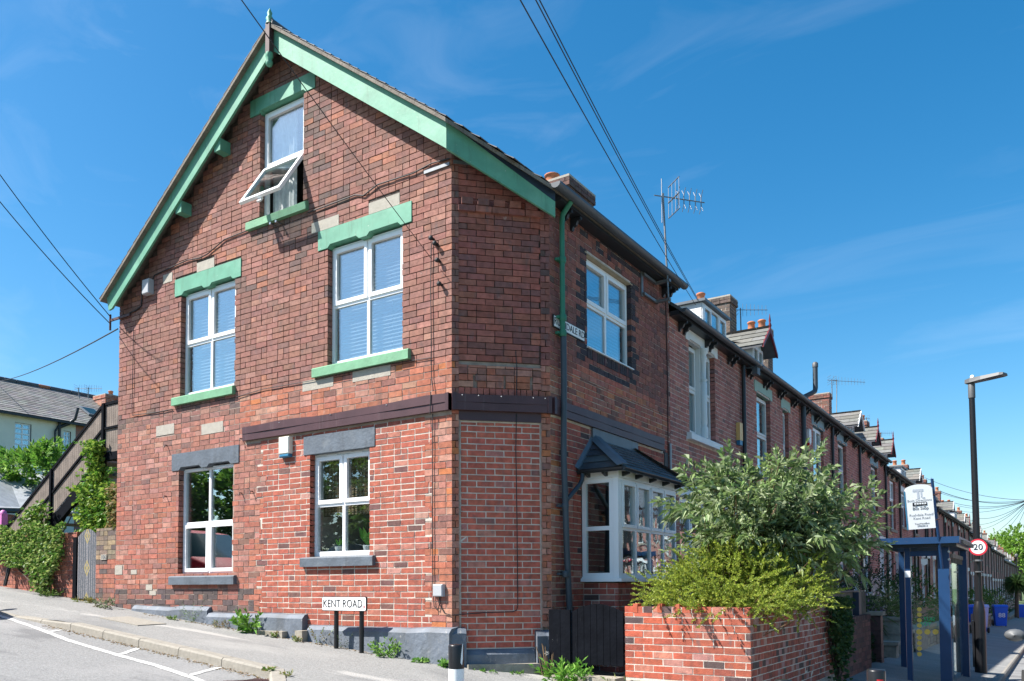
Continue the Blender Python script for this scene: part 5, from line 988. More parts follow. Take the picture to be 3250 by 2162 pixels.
for i in range(9):
    x = -5.5-i*3.1; y = -12.5-(i % 2)*1.6; tree('leafy tree across Kent Road, mirrored in the ground floor windows', (x, y, G(x, -12)+2.6), (2.4, 1.7, 2.7), .2, 520, (.06, .14, .022), (.13, .22, .03), per=11, L=.3, group='trees across Kent Road')
pt = thing('cabbage_palm', 'spiky cabbage palm in a front garden far down the street', 'palm', at(3227, 1930, 58)); c = at(3227, 1850, 58); d_ = rand_dir(260, .25); leaf_mesh('fronds', pt, np.tile(np.array(c), (260, 1)), d_, 1.0, .07, leaf_cols(260, (.05, .1, .03)), 'leaf', bend=.25); mb = MB(); mb.tube([at(3227, 1960, 58), c], [.14, .1], 8); mb.build('trunk', 'bark', pt)
# ------------------------------------------------------------------ front garden wall and gate
FW = Frame((0, .55, 0), (1, 0, 0), (0, -1, 0)); XW = 3.42; FWS = Frame((XW, 0, 0), (0, 1, 0), (1, 0, 0))
gwall = thing('garden_wall', 'red brick garden wall with white salt stains turning the corner under the golden shrub', 'wall', (2.7, .6, .5))
def wall_red(u, z): return pick((62, (.42, .095, .052)), (14, (.45, .16, .11)), (10, (.34, .08, .05)), (6, (.09, .055, .055)), (8, (.44, .2, .16)))
def wall_side(u, z): return pick((50, (.33, .085, .055)), (22, (.38, .2, .17)), (14, (.24, .07, .05)), (10, (.1, .06, .05)))
mb = MB(); mb.box((2.012, .5525, .2), (XW-.0025, .76, 1.365)); mb.box((XW-.215, .761, -.1), (XW-.003, 4.4, 1.36)); wf = mb.build('wall_core', 'mortar_white', gwall)
L = []
lay(L, FW, 2.008, XW, .585, 1.302, .0752, .217, .0105, wall_red, header=0, seed=61, depth=.1)
lay(L, FW, 2.008, XW, 1.306, 1.372, .1, .102, .0105, wall_red, header=0, seed=62, depth=.1)
lay(L, FWS, .555, 4.38, .36, 1.37, .0752, .104, .0105, wall_side, [(-1, 9, -1, .30)], header=0, seed=63, depth=.1)
for u in (2.11, 2.4, 2.6, 2.85): L.append((FW, u, u+.055, 1.306, 1.402, vary((.42, .1, .05)), .004, .1))
set_bricks(L, wf, wf, 300)
def buff_stone(u, z): return pick((5, (.36, .33, .27)), (2, (.26, .24, .2)), (1, (.42, .38, .3)))
L = []; lay(L, FW, 2.0, XW+.01, .30, .575, .09, .2, .012, buff_stone, header=.3, seed=64, base=.015); lay(L, FWS, .545, 4.4, -.1, .352, .082, .21, .012, buff_stone, header=.3, seed=65, base=.012)
set_bricks(L, wf, wf, 60, 'stonework', 'stone_block', STONE, 'stone_own')
gate = thing('garden_gate', 'black boarded garden gate with arched top beside the red brick wall', 'gate', (1.66, .56, .6))
gz = .70; n = 8
for i in range(n):
    a = 1.325+(1.99-1.325)*i/n; b = 1.325+(1.99-1.325)*(i+1)/n-.005; zt = lambda u: 1.30+.095*math.sin(math.pi*(u-1.325)/.665)
    mb = MB(); mb.prism(FW, [(a, gz), (b, gz), (b, zt(b)), ((a+b)/2, zt((a+b)/2)), (a, zt(a))], .0, -.022); mb.build('board', 'timber_dark', gate)
mb = MB(); mb.fbox(FW, 1.33, 1.985, -.024, -.05, .85, .93); mb.fbox(FW, 1.33, 1.985, -.024, -.05, 1.15, 1.23); mb.build('ledge', 'timber_dark', gate)
gp = thing('gate_side_panel', 'narrow black boarded panel between the house corner and the gate', 'fence', (1.15, .56, .6))
for a, b, nn in ((1.0, 1.07, -.03), (1.075, 1.17, 0), (1.175, 1.25, 0), (1.255, 1.315, .02)): mb = MB(); mb.fbox(FW, a, b, nn, nn-.03, .55, 1.325); mb.build('board', 'timber_dark', gp)
mb = MB(); mb.box((1.2, .3, .3), (2.0, .55, .585)); tag(mb.build('threshold_stone', 'stone'), 'worn stone step under the black garden gate', 'step')
# darker wall further along with slatted timber on top
w2 = thing('garden_wall', 'dark sooty brick garden wall topped by timber slats', 'wall', (XW, 5.8, 0))
mb = MB(); mb.box((XW-.22, 4.46, -.4), (XW-.007, 7.1, 1.05)); w2c = mb.build('wall_core', 'mortar_old', w2); L = []
lay(L, FWS, 4.45, 7.1, -.1, 1.02, .078, .22, .01, lambda u, z: pick((4, (.15, .07, .06)), (3, (.2, .09, .075)), (2, (.1, .055, .05))), header=.2, seed=66); lay(L, FWS, 4.45, 7.1, 1.03, 1.105, .1, .066, .01, lambda u, z: pick((1, (.13, .065, .06)), (1, (.09, .05, .05))), header=0, seed=67)
set_bricks(L, w2c, w2c, 120)
ts = thing('slatted_screen', 'weathered timber slat screen standing on the dark garden wall', 'fence', (3.3, 5.8, 1.1))
for i in range(30): y = 4.6+i*.06; mb = MB(); mb.box((XW-.16, y, 1.11), (XW-.14, y+.052, 1.48)); mb.build('slat', 'timber_grey', ts)
mb = MB(); mb.box((XW-.17, 4.55, 1.485), (XW-.1, 7.1, 1.51)); mb.build('rail', 'navy', ts); mb = MB(); mb.box((XW-.17, 6.42, 1.11), (XW-.05, 6.62, 1.48)); mb.build('post', 'navy', ts)
for i in range(5): y = 6.66+i*.095; mb = MB(); mb.box((XW-.1, y, 1.11), (XW-.07, y+.055, 1.48)); mb.build('slat', 'timber_grey', ts)
# gate pillars, steps and stone walls beyond
def pillar(label, x0, y0, wd, z0, z1, m='stone'):
    t = thing('gate_pillar', label, 'pillar', (x0+wd/2, y0+wd/2, z0)); k = max(2, int((z1-z0)/.24)); h = (z1-z0)/k
    for i in range(k): e = rr.uniform(0, .012); mb = MB(); mb.box((x0+e, y0+e, z0+i*h), (x0+wd-e, y0+wd-e, z0+(i+1)*h-.008)); mb.build('block', m, t)
    mb = MB(); mb.box((x0-.03, y0-.03, z1), (x0+wd+.03, y0+wd+.03, z1+.07)); mb.build('coping', 'stone', t); return t
pillar('dark stone gate pillar at the end of the sooty brick wall', 3.17, 8.1, .25, -.25, 1.05, 'iron_brown'); pillar('squat stone pillar beside the front steps behind the bus shelter', 3.1, 9.6, .34, -.3, .42); pillar('taller stone pillar with flat coping behind the bus shelter', 2.95, 10.7, .4, -.3, .86)
def rubble(label, y0, y1, zt, x=XW):
    t = thing('stone_wall', label, 'wall', (x, (y0+y1)/2, G(x, y0))); mb = MB(); z0 = G(x, (y0+y1)/2)-.3; mb.box((x-.3, y0, z0), (x-.02, y1, zt)); c = mb.build('wall_core', 'mortar_old', t); L = []
    lay(L, Frame((x, 0, 0), (0, 1, 0), (1, 0, 0)), y0, y1, z0, zt, .17, .42, .02, lambda u, z: pick((3, (.22, .19, .15)), (2, (.16, .13, .1)), (1, (.28, .23, .17))), header=.5, seed=int(y0)); set_bricks(L, c, c, 60, 'stonework', 'stone_block', STONE, 'stone_own')
    mb = MB(); mb.box((x-.33, y0, zt), (x+.03, y1, zt+.07)); mb.build('coping', 'stone', t)
rubble('low mossy stone wall behind the bus shelter', 11.2, 16, .55); rubble('low stone garden wall beyond the lamp column', 16.3, 24, .45); rubble('stone garden wall beside the blue bin', 24.4, 37.5, .15); rubble('stone garden wall beyond the blue bin', 40, 54, -.2); rubble('far stone garden wall at the foot of the hedges', 55, 90, -.6)
def timber_fence(label, y0, y1, z0, z1, x=XW+.03):
    t = thing('timber_fence', label, 'fence', (x, y0, z0)); n = int((y1-y0)/.13)
    for i in range(n): y = y0+(y1-y0)*i/n; mb = MB(); mb.box((x, y, z0), (x+.02, y+(y1-y0)/n-.012, z1-rr.uniform(0, .03))); mb.build('board', 'timber_weathered', t)
timber_fence('weathered board fence seen through the shelter glass', 12.0, 14.0, -.25, .62); timber_fence('short board fence beside the lamp column foot', 26, 29.5, -.6, .55)
for i, (y, z, x0) in enumerate(((8.55, -.05, 2.9), (8.9, .12, 2.6), (9.2, .28, 2.3))): mb = MB(); mb.box((x0, 8.5, -.4), (x0+.45, 9.5, z+.02)); tag(mb.build('stone_step', 'stone'), 'worn stone step of the flight behind the bus shelter, %s' % ('lowest', 'middle one', 'topmost')[i], 'step')
# ivy hanging over the garden wall end
iv = thing('ivy', 'dark ivy hanging over the junction of the two garden walls', 'climber', (XW, 4.4, 0)); n = 1500
u = rng.normal(4.2, .24, n); z = 1.42-np.abs(rng.normal(0, .45, n)); P = np.c_[XW+.03+rng.uniform(0, .16, n), u, z]; leaf_mesh('foliage', iv, P, rand_dir(n)+np.array([.8, 0, -.4]), .07, .055, leaf_cols(n, (.035, .075, .02), .3, (.07, .12, .03)), 'leaf'); stems(iv, (XW+.02, 4.4, G(XW, 4.4)), [tuple(P[i]) for i in range(0, n, 110)], .015, 'bark')
iv2 = thing('ivy', 'ivy covering the dark gateway beside the stone pillar', 'climber', (3.2, 7.6, 0)); n = 700; P = np.c_[3.15+rng.uniform(0, .15, n), rng.uniform(7.15, 8.1, n), rng.uniform(-.1, .75, n)]; leaf_mesh('foliage', iv2, P, rand_dir(n)+np.array([.8, 0, -.3]), .07, .055, leaf_cols(n, (.03, .06, .02)), 'leaf')

# ------------------------------------------------------------------ bollards
def bollard(x, y, h, bands, label, r=.066):
    g = G(x, y); t = thing('bollard', label, 'bollard', (x, y, g)); mb = MB(); mb.lathe((x, y, g), [(r, 0), (r, h-.202)], 20); mb.build('lower_sleeve', bands[0], t)
    mb = MB(); mb.lathe((x, y, g+h-.2), [(r*1.002, 0), (r*1.002, .185), (r*.94, .196), (r*.6, .2)], 20); s = mb.build('upper_sleeve', 'lamp_black', t); return t, g, s
P = at(1448, 2045, 6.9); h = P.z-G(P.x, P.y); t, g, s = bollard(P.x, P.y, h, ('sign_white',), 'black bollard with scuffed white lower half near the house corner')
mb = MB(); r_ = .0675; Cn = (CAM-P).normalized(); a0 = math.atan2(Cn.y, Cn.x)
def scuff(t, P, z0, pts, m='sign_white', name='scuff', r_=.0675):
    mb = MB(); V = [(P.x+r_*math.cos(a0+a), P.y+r_*math.sin(a0+a), z0+z) for a, z in pts]; mb.add(V, [(0, i, i+1) for i in range(1, len(V)-1)]); mb.build(name, m, t)
scuff(s, P, g+h-.15, [(.62, .06), (.55, 0), (.8, -.02), (.95, .03), (.98, .16), (.85, .15), (.75, .1)])
P = at(2780, 2124, 6.2); h = P.z-G(P.x, P.y); t, g, s = bollard(P.x, P.y, h, ('lamp_black',), 'black bollard with a square red reflector facing the junction')
mb = MB(); V = []; zt = P.z-.07
for i in range(5):
    a = a0-.42+.72*i/4
    for z in (zt-.16, zt): V.append((P.x+.0685*math.cos(a), P.y+.0685*math.sin(a), z))
mb.add(V, [(2*i, 2*i+2, 2*i+3, 2*i+1) for i in range(4)]); mb.build('reflector', 'red_paint', t)
P = at(2486, 2157, 6.15); h = P.z-G(P.x, P.y); bollard(P.x, P.y, h, ('lamp_black',), 'plain grey-topped bollard between the scuffed one and the red-reflector one')

# ------------------------------------------------------------------ KENT ROAD sign on two posts
KA, KB = ony(900+415/3.394, 1700+656/3.394, -.29), ony(900+892/3.394, 1700+818/3.394, -.29)
FK = Frame((0, -.29, 0), (1, 0, 0), (0, -1, 0)); ks = thing('street_name_sign', 'low white KENT ROAD sign on two black posts in front of the plinth', 'street sign', (-1.6, -.29, G(-1.6, -.3)))
u0, u1, z0, z1 = KA.x, KB.x, KB.z, KA.z
def rounded(u0, u1, z0, z1, r, n=4): return [(c[0]+r*math.cos(a), c[1]+r*math.sin(a)) for c, s in (((u1-r, z0+r), -90), ((u1-r, z1-r), 0), ((u0+r, z1-r), 90), ((u0+r, z0+r), 180)) for a in [R(s+90*i/n) for i in range(n+1)]]
mb = MB(); mb.prism(FK, rounded(u0, u1, z0, z1, .025), 0, -.02); mb.build('border', 'sign_black', ks); mb = MB(); mb.prism(FK, rounded(u0+.008, u1-.008, z0+.008, z1-.008, .02), .004, .0005); mb.build('plate', 'sign_white', ks)
text('lettering', 'KENT ROAD', (z1-z0)*.78, FK.p(u0+(u1-u0)*.475, .006, (z0+z1)/2-.002), (1, 0, 0), (0, 0, 1), 'sign_black', ks, ext=.001, sx=.86*(u1-u0)*.86/((z1-z0)*.78*5.05)*1.08)
text('lettering', '8', (z1-z0)*.26, FK.p(u1-.035, .006, z0+(z1-z0)*.3), (1, 0, 0), (0, 0, 1), 'sign_red', ks, ext=.001)
for px in (535, 808):
    q_ = ony(900+px/3.394, 2000, -.29); mb = MB(); mb.tube([(q_.x, -.235, G(q_.x, -.27)-.2), (q_.x, -.235, z1-.02)], .03, 10); mb.build('post', 'lamp_black', ks)

# ------------------------------------------------------------------ bus shelter and flag
bsz = .02; sh = thing('bus_shelter', 'blue metal bus shelter with glass panels and yellow dots on the pavement', 'bus shelter', (4.4, 7.1, bsz))
zt = 2.17; SX0, SX1, SY0, SY1 = 3.72, 4.86, 6.05, 8.25
mb = MB(); mb.box((SX0, SY0, zt+.05), (SX1, SY1, zt+.15)); mb.build('roof', 'shelter_blue', sh); mb = MB(); mb.box((SX0+.04, SY0+.04, zt), (SX1-.04, SY1-.04, zt+.049)); mb.build('roof_soffit', 'lamp_black', sh)
mb = MB(); mb.box((SX1+.002, SY0+.3, zt+.05), (SX1+.03, SY1, zt+.11)); mb.build('drip_rail', 'timber_weathered', sh)
for x, y, wx, wy in ((4.12, 6.3, .075, .075), (4.62, 6.3, .155, .07), (4.74, 8.1, .1, .1), (3.78, 8.1, .09, .09)): mb = MB(); mb.box((x-wx/2, y-wy/2, bsz-.15), (x+wx/2, y+wy/2, zt)); mb.build('post', 'shelter_blue', sh)
mb = MB(); mb.box((4.16, 6.28, zt-.13), (4.54, 6.32, zt-.05)); mb.build('head_rail', 'shelter_blue', sh); mb = MB(); mb.box((4.70, 6.36, zt-.16), (4.74, 8.04, zt-.1)); mb.build('head_rail', 'timber_weathered', sh)
mb = MB(); mb.box((4.165, 6.295, bsz+.1), (4.54, 6.305, zt-.14)); gp1 = mb.build('end_pane', 'shelter_glass', sh)
for i in range(3): y = 6.37+i*.56; mb = MB(); mb.box((4.715, y, bsz+.1), (4.725, y+.545, zt-.24)); mb.build('side_pane', 'shelter_glass', sh); mb = MB(); mb.box((4.705, y+.1, zt-.24), (4.735, y+.13, zt-.16)); mb.box((4.705, y+.4, zt-.24), (4.735, y+.43, zt-.16)); mb.build('pane_clamp', 'timber_weathered', sh)
FSH = Frame((0, 6.294, 0), (1, 0, 0), (0, -1, 0))
def disc(px, py, r): p = ony(2500+px/3.0627, 1650+py/3.0627, 6.29); mb = MB(); mb.prism(FSH, [(p.x+r*math.cos(R(20*i)), p.z+r*math.sin(R(20*i))) for i in range(18)], .001, .003); mb.build('dot', 'yellow_dot', gp1)
for py in (871, 923, 976, 1028, 1146, 1199, 1252, 1306): disc(1280, py, .034)
for px in (1278, 1357, 1437): disc(px, 1090, .042)
p = ony(2500+1328/3.0627, 1650+410/3.0627, 6.29); mb = MB(); mb.prism(FSH, [(p.x-.045, p.z+.05), (p.x-.045, p.z-.03), (p.x, p.z-.055), (p.x+.045, p.z-.03), (p.x+.045, p.z+.05)], .001, .003); mb.build('crest_sticker', 'sign_white', gp1)
p = ony(2500+1190/3.0627, 1650+528/3.0627, 6.26); mb = MB(); mb.box((4.08, 6.255, p.z-.05), (4.16, 6.262, p.z+.05)); mb.build('sticker', 'sign_white', sh)
for tx, px, py in (('SKIY', 1375, 965), ('YDA', 1335, 1010)): q_ = ony(2500+px/3.0627, 1650+py/3.0627, 6.29); text('graffiti', tx, .085, (q_.x, 6.2905, q_.z), (-1, 0, .12), (0, 0, 1), 'green_spray', gp1)
for y, z in ((6.2, 2.1), (6.2, 1.98)): mb = MB(); mb.lathe((4.7, 6.26, z), [(.018, 0), (.018, .012)], 8, axis=Vector((0, -1, 0))); mb.build('bolt', 'steel', sh)
# bus stop flag on a leaning bar
ff = at(2920, 1608, 12.2); bf = thing('bus_stop_flag', 'white bus stop flag reading Rushdale Road/Kent Road on a leaning blue bar', 'bus stop sign', (4.6, 6.1, 2.2))
tl = math.tan(R(4)); Uf = (_r*.98-_f*.2); Uf.z = 0; Uf.normalize(); tilt = R(3.5); Zf = Vector((0, 0, 1)); U2 = Uf*math.cos(tilt)+Zf*math.sin(tilt); V2 = -Uf*math.sin(tilt)+Zf*math.cos(tilt); Nf = U2.cross(V2)
fw, fh = .375, .66
def fp(u, v, n=0): return ff+U2*u+V2*v+Nf*n
def fpoly(mb, pts, n0, n1): k = len(pts); mb.add([fp(u, v, n0) for u, v in pts]+[fp(u, v, n1) for u, v in pts], [tuple(range(k)), tuple(range(2*k-1, k-1, -1))]+[(i, (i+1) % k, k+(i+1) % k, k+i) for i in range(k)])
arc = [(fw/2*math.cos(R(t)), fh/2-.075+.075*math.sin(R(t))) for t in range(0, 181, 15)]
mb = MB(); fpoly(mb, [(-fw/2, -fh/2), (fw/2, -fh/2)]+arc, -.02, 0); mb.build('plate', 'sign_white', bf)
mb = MB(); fpoly(mb, [(-fw/2-.012, -fh/2), (-fw/2-.002, -fh/2), (-fw/2-.002, fh/2-.09), (-fw/2-.012, fh/2-.09)], -.02, .004); mb.build('edge', 'blue_plastic', bf)
mat('pale_print', (.5, .53, .57), .5); mat('grey_print', (.2, .21, .22), .5)
mb = MB()
for a, b, c, d in ((-.085, .06, .225, .26), (-.03, .0, .12, .225), (.02, .04, .14, .225), (.04, .075, .12, .14)): fpoly(mb, [(a, c), (b, c), (b, d), (a, d)], .001, .003)
mb.build('logo', 'pale_print', bf)
text('lettering', 'Both Directions', .052, fp(0, .09, .0008), U2, V2, 'grey_print', bf, ext=.0005); text('lettering', 'Bus Stop', .062, fp(.005, -.03, .0008), U2, V2, 'sign_black', bf, ext=.0012)
text('lettering', 'Rushdale Road/', .054, fp(.01, -.125, .0008), U2, V2, 'grey_print', bf, ext=.0005); text('lettering', 'Kent Road', .054, fp(.01, -.175, .0008), U2, V2, 'grey_print', bf, ext=.0005)
text('lettering', 'YourNextBus:', .036, fp(.01, -.255, .0008), U2, V2, 'sign_black', bf, ext=.0005); text('lettering', '37023612', .036, fp(.01, -.29, .0008), U2, V2, 'sign_black', bf, ext=.001)
mb = MB(); fpoly(mb, [(-.1, .01), (.1, .01), (.1, .055), (.09, .065), (-.09, .065), (-.1, .055)], .001, .003); ic = mb.build('bus_symbol', 'sign_black', bf)
for i in range(5): mb = MB(); a = -.075+i*.034; fpoly(mb, [(a, .033), (a+.026, .033), (a+.026, .055), (a, .055)], .0031, .004); mb.build('symbol_window', 'sign_white', ic)
for a in (-.06, .06): mb = MB(); fpoly(mb, [(a+.016*math.cos(R(t)), .008+.016*math.sin(R(t))) for t in range(0, 360, 30)], .0031, .0042); mb.build('symbol_wheel', 'grey_print', ic)
b_ = ony(2500+1480/3.0627, 1650+290/3.0627, 6.1); t_ = at(2958, 1520, 12.35); mb = MB(); d_ = (t_-b_).normalized(); s_ = _r*.022
mb.tube([b_-d_*.3, t_], .022, 6); mb.build('pole', 'shelter_blue', bf)
for v in (.15, -.22): mb = MB(); mb.tube([fp(fw/2-.01, v, -.01), fp(fw/2+.07, v+.02, -.03)], .012, 6); mb.build('clamp', 'iron_brown', bf)
mb = MB(); mb.tube([fp(fw/2+.02, -fh/2+.02, -.02), fp(fw/2+.02, fh/2-.06, -.02)], .012, 6); mb.build('flag_rail', 'shelter_blue', bf)

# ------------------------------------------------------------------ lamp column and speed sign
lx, ly = 4.87, 9.3; lg = G(lx, ly); lp = thing('lamp_post', 'black steel lamp column with flat LED head at the pavement edge', 'street lamp', (lx, ly, lg)); top = at(3083, 1205, 15)
top = Vector((lx-.02, ly, top.z))
mb = MB(); mb.lathe((lx, ly, lg-.2), [(.1, 0), (.1, 1.3), (.085, 1.42), (.062, 1.5)], 16); mb.build('base_sleeve', 'lamp_black', lp)
mb = MB(); mb.tube([(lx, ly, lg+1.25), (top.x, top.y, top.z-.25)], [.062, .05], 12); mb.build('shaft', 'lamp_black', lp); mb = MB(); mb.lathe((top.x, top.y, top.z-.3), [(.06, 0), (.06, .25), (.045, .28)], 12); mb.build('spigot', 'lamp_grey', lp)
hd = Vector((.93, -.35, .03)).normalized(); sd_ = hd.cross(Vector((0, 0, 1))).normalized(); up_ = sd_.cross(hd); H0 = Vector((top.x, top.y, top.z))-hd*.1; mb = MB()
prof = [(0, .05, .05), (.1, .085, .06), (.3, .11, .05), (.62, .12, .04), (.68, .1, .028)]; V = []
for d_, wd, th in prof: c = H0+hd*d_; V += [c+sd_*wd-up_*th*.4, c+sd_*wd*.8+up_*th, c-sd_*wd*.8+up_*th, c-sd_*wd-up_*th*.4]
mb.add(V, [(4*i+j, 4*i+(j+1) % 4, 4*i+4+(j+1) % 4, 4*i+4+j) for i in range(4) for j in range(4)]+[(0, 1, 2, 3), (19, 18, 17, 16)]); mb.build('lamp_head', 'lamp_grey', lp)
mb = MB(); mb.lathe(H0+hd*.12+up_*.055, [(.035, 0), (.035, .05), (.015, .065)], 10); mb.build('photocell', 'sign_white', lp)
mb = MB(); c = H0+hd*.46-up_*.019; mb.add([c+hd*a+sd_*b for a, b in ((-.17, -.085), (.17, -.09), (.17, .09), (-.17, .085))], [(0, 1, 2, 3)]); mb.build('lens', 'lamp_black', lp)
mb = MB(); mb.box((lx-.115, ly-.09, lg+.12), (lx-.08, ly+.05, lg+.95)); mb.build('service_door', 'lamp_black', lp)
s20 = at(3104, 1737, 14.85); t = thing('speed_limit_sign', 'round 20 speed limit sign with red rim strapped to the lamp column', 'road sign', s20); Nn = Vector((.12, -1, 0)).normalized(); Us = Vector((0, 0, 1)).cross(Nn).normalized()*-1; Us = Vector((-Nn.y, Nn.x, 0))
def rdisc(r, n0, n1, m, nm): mb = MB(); k = 32; V = [s20+Us*r*math.cos(2*math.pi*i/k)+Vector((0, 0, r*math.sin(2*math.pi*i/k)))+Nn*n for n in (n0, n1) for i in range(k)]; mb.add(V, [tuple(range(k)), tuple(range(2*k-1, k-1, -1))]+[(i, (i+1) % k, k+(i+1) % k, k+i) for i in range(k)]); mb.build(nm, m, t)
rdisc(.15, -.01, 0, 'sign_red', 'rim'); rdisc(.12, .0005, .002, 'sign_white', 'face'); text('lettering', '20', .155, s20+Nn*.004, Us, (0, 0, 1), 'sign_black', t, ext=.003)
mb = MB(); mb.lathe((s20.x, s20.y+.09, s20.z-.25), [(.066, 0), (.066, .03)], 12); mb.build('strap', 'steel_dull', t); mb = MB(); mb.lathe((s20.x, s20.y+.09, s20.z-.45), [(.066, 0), (.066, .02)], 12); mb.build('strap', 'steel_dull', t)
fl2 = at(3226, 1770, 62); t = thing('lamp_post', 'slim dark lamp post far down the street', 'street lamp', (fl2.x, fl2.y, G(5, 62))); mb = MB(); mb.tube([(fl2.x, fl2.y, G(5, 62)-.2), tuple(fl2)], [.07, .045], 8); mb.build('shaft', 'lamp_black', t); mb = MB(); mb.lathe(fl2, [(.05, 0), (.12, .1), (.1, .25), (.02, .3)], 10); mb.build('lamp_head', 'lamp_grey', t)
# ------------------------------------------------------------------ wheelie bins
def wheelie(x, y, rot, label, num=None, m='bin_blue'):
    g = G(x, y); t = thing('wheelie_bin', label, 'bin', (x, y, g)); c, s = math.cos(rot), math.sin(rot)
    def q(a, b, z): return (x+a*c-b*s, y+a*s+b*c, g+z)
    def taper(nm, lo, hi, z0, z1, m):
        mb = MB(); V = [q(a*lo[0], b*lo[1]+lo[2], z0) for a, b in ((-1, -1), (1, -1), (1, 1), (-1, 1))]+[q(a*hi[0], b*hi[1]+hi[2], z1) for a, b in ((-1, -1), (1, -1), (1, 1), (-1, 1))]
        mb.add(V, [(3, 2, 1, 0), (4, 5, 6, 7), (0, 1, 5, 4), (1, 2, 6, 5), (2, 3, 7, 6), (3, 0, 4, 7)]); return mb.build(nm, m, t)
    bd = taper('body', (.22, .26, 0), (.28, .34, 0), .05, .93, m); taper('rim', (.3, .36, 0), (.3, .36, 0), .931, .96, m); taper('lid', (.3, .37, 0), (.27, .33, .02), .962, 1.05, m); mb = MB(); mb.tube([q(-.24, .37, .98), q(.24, .37, .98)], .02, 6); mb.build('handle', m, t)
    for a in (-.27, .27): mb = MB(); mb.lathe(q(a, .26, .1), [(.1, -.025), (.1, .025)], 12, axis=Vector((c, s, 0))); mb.build('wheel', 'rubber', t)
    if num: text('number', num, .3, Vector(q(.02, -.335, .55)), (c, s, 0), (0, 0, 1), 'sign_white', bd, ext=.002)
wheelie(3.75, 38.3, R(12), 'blue wheelie bin with white number beside the stone garden wall', '88'); wheelie(3.62, 27, R(-8), 'blue wheelie bin half hidden behind the bus shelter post'); P = at(3243, 1970, 64); wheelie(P.x, P.y, .2, 'farthest blue wheelie bin by the long dark hedge')

# ------------------------------------------------------------------ cars
def car(x, y, rot, m, label):
    z0 = G(x, y)-.1; t = thing('parked_car', label, 'car', (x, y, z0)); sl = (G(x+math.cos(rot), y+math.sin(rot))-G(x-math.cos(rot), y-math.sin(rot)))/2; c, s = math.cos(rot), math.sin(rot)
    def q(a, b, z): return (x+a*c-b*s, y+a*s+b*c, z0+z+a*sl)
    st = [(-2.0, .35, .62, .62, .62, .7), (-1.95, .22, .78, .95, .95, .82), (-1.75, .2, .85, 1.02, 1.35, .84), (-1.2, .2, .86, 1.0, 1.46, .85), (-.3, .2, .86, .98, 1.49, .86), (.35, .2, .86, .96, 1.44, .86), (1.05, .2, .86, .96, .98, .86), (1.6, .2, .84, .86, .86, .84), (1.95, .25, .74, .7, .7, .75), (2.03, .36, .55, .55, .55, .6)]
    body = MB(); V = []
    for a, zb, w1, belt, top, wd in st: wt = wd*.74 if top-belt > .1 else wd*.9; V += [q(a, -wd*.9, zb), q(a, -wd, zb+.2), q(a, -wd, belt-.04), q(a, -wt, top), q(a, wt, top), q(a, wd, belt-.04), q(a, wd, zb+.2), q(a, wd*.9, zb)]
    b = len(st); gl = MB(); side = []; fs = []
    for i in range(b-1):
        for j in range(8):
            f = (8*i+j, 8*i+(j+1) % 8, 8*i+8+(j+1) % 8, 8*i+8+j); cab = j in (2, 4) and 1 <= i <= 5; wind = j == 3 and (i == 5 or i == 1)
            (gl if cab or wind else body).f.append(f)
    for o_, nm, mm in ((body, 'body', m), (gl, 'glazing', 'car_glass')):
        o_.v = [tuple(v) for v in V]; o_.m = [0]*len(o_.f); o_.c = [(0, 0, 0)]*len(o_.f); o_.sm = [True]*len(o_.f)
    body.f += [tuple(range(7, -1, -1)), tuple(8*(b-1)+j for j in range(8))]; body.m += [0, 0]; body.c += [(0, 0, 0)]*2; body.sm += [False]*2
    body.build('body', m, t); gl.build('glazing', 'car_glass', t)
    for a in (-1.3, 1.32):
        for sg in (-1, 1): mb = MB(); mb.lathe(q(a, sg*.8, .3), [(.31, -.1), (.31, .1)], 20, axis=Vector((-s, c, 0))); w_ = mb.build('wheel', 'rubber', t); mb = MB(); mb.lathe(q(a, sg*.8, .3), [(.2, -.105), (.2, .105)], 16, axis=Vector((-s, c, 0))); mb.build('rim', 'steel_dull', w_)
    for sg in (-1, 1):
        mc = Vector(q(.8, sg*.98, 1.02)); mb = MB(); V = []; nr, ns = 7, 12
        for i_ in range(nr):
            ph = math.pi*(.02+.96*i_/(nr-1))
            for k_ in range(ns): th = 2*math.pi*k_/ns; V.append(tuple(mc+Vector(q(.07*math.cos(ph), .13*math.sin(ph)*math.cos(th), .085*math.sin(ph)*math.sin(th)))-Vector(q(0, 0, 0))))
        mb.add(V, [(i_*ns+k_, i_*ns+(k_+1) % ns, (i_+1)*ns+(k_+1) % ns, (i_+1)*ns+k_) for i_ in range(nr-1) for k_ in range(ns)]+[tuple(range(ns)), tuple((nr-1)*ns+k_ for k_ in range(ns))], smooth=True); mb.build('wing_mirror', 'lamp_grey' if m == 'car_white' else m, t)
        mb = MB(); mb.add([q(1.9, sg*.5, .6), q(1.9, sg*.73, .6), q(1.85, sg*.76, .74), q(1.9, sg*.5, .72)], [(0, 1, 2, 3)]); mb.build('headlight', 'sign_white', t)
    mb = MB(); mb.add([q(2.035, -.26, .4), q(2.035, .26, .4), q(2.03, .26, .5), q(2.03, -.26, .5)], [(0, 1, 2, 3)]); mb.build('number_plate', 'sign_white', t)
car(-9.3, -2.85, 0, 'car_red', 'red hatchback parked uphill on Kent Road, mirrored in the ground floor window'); car(-8.2, -6.9, R(180), 'car_silver', 'silver car parked across Kent Road, mirrored beside the pot plants')
Pm = at(3236, 2022, 11.0); car(Pm.x+.93, Pm.y+.8, R(-90), 'car_white', 'white car parked at the street kerb beside the bus shelter'); car(7.2, 21, R(-90), 'car_red', 'red car parked farther along the street kerb'); car(7.3, 26.5, R(-90), 'car_silver', 'silver car parked behind the red one along the street kerb')
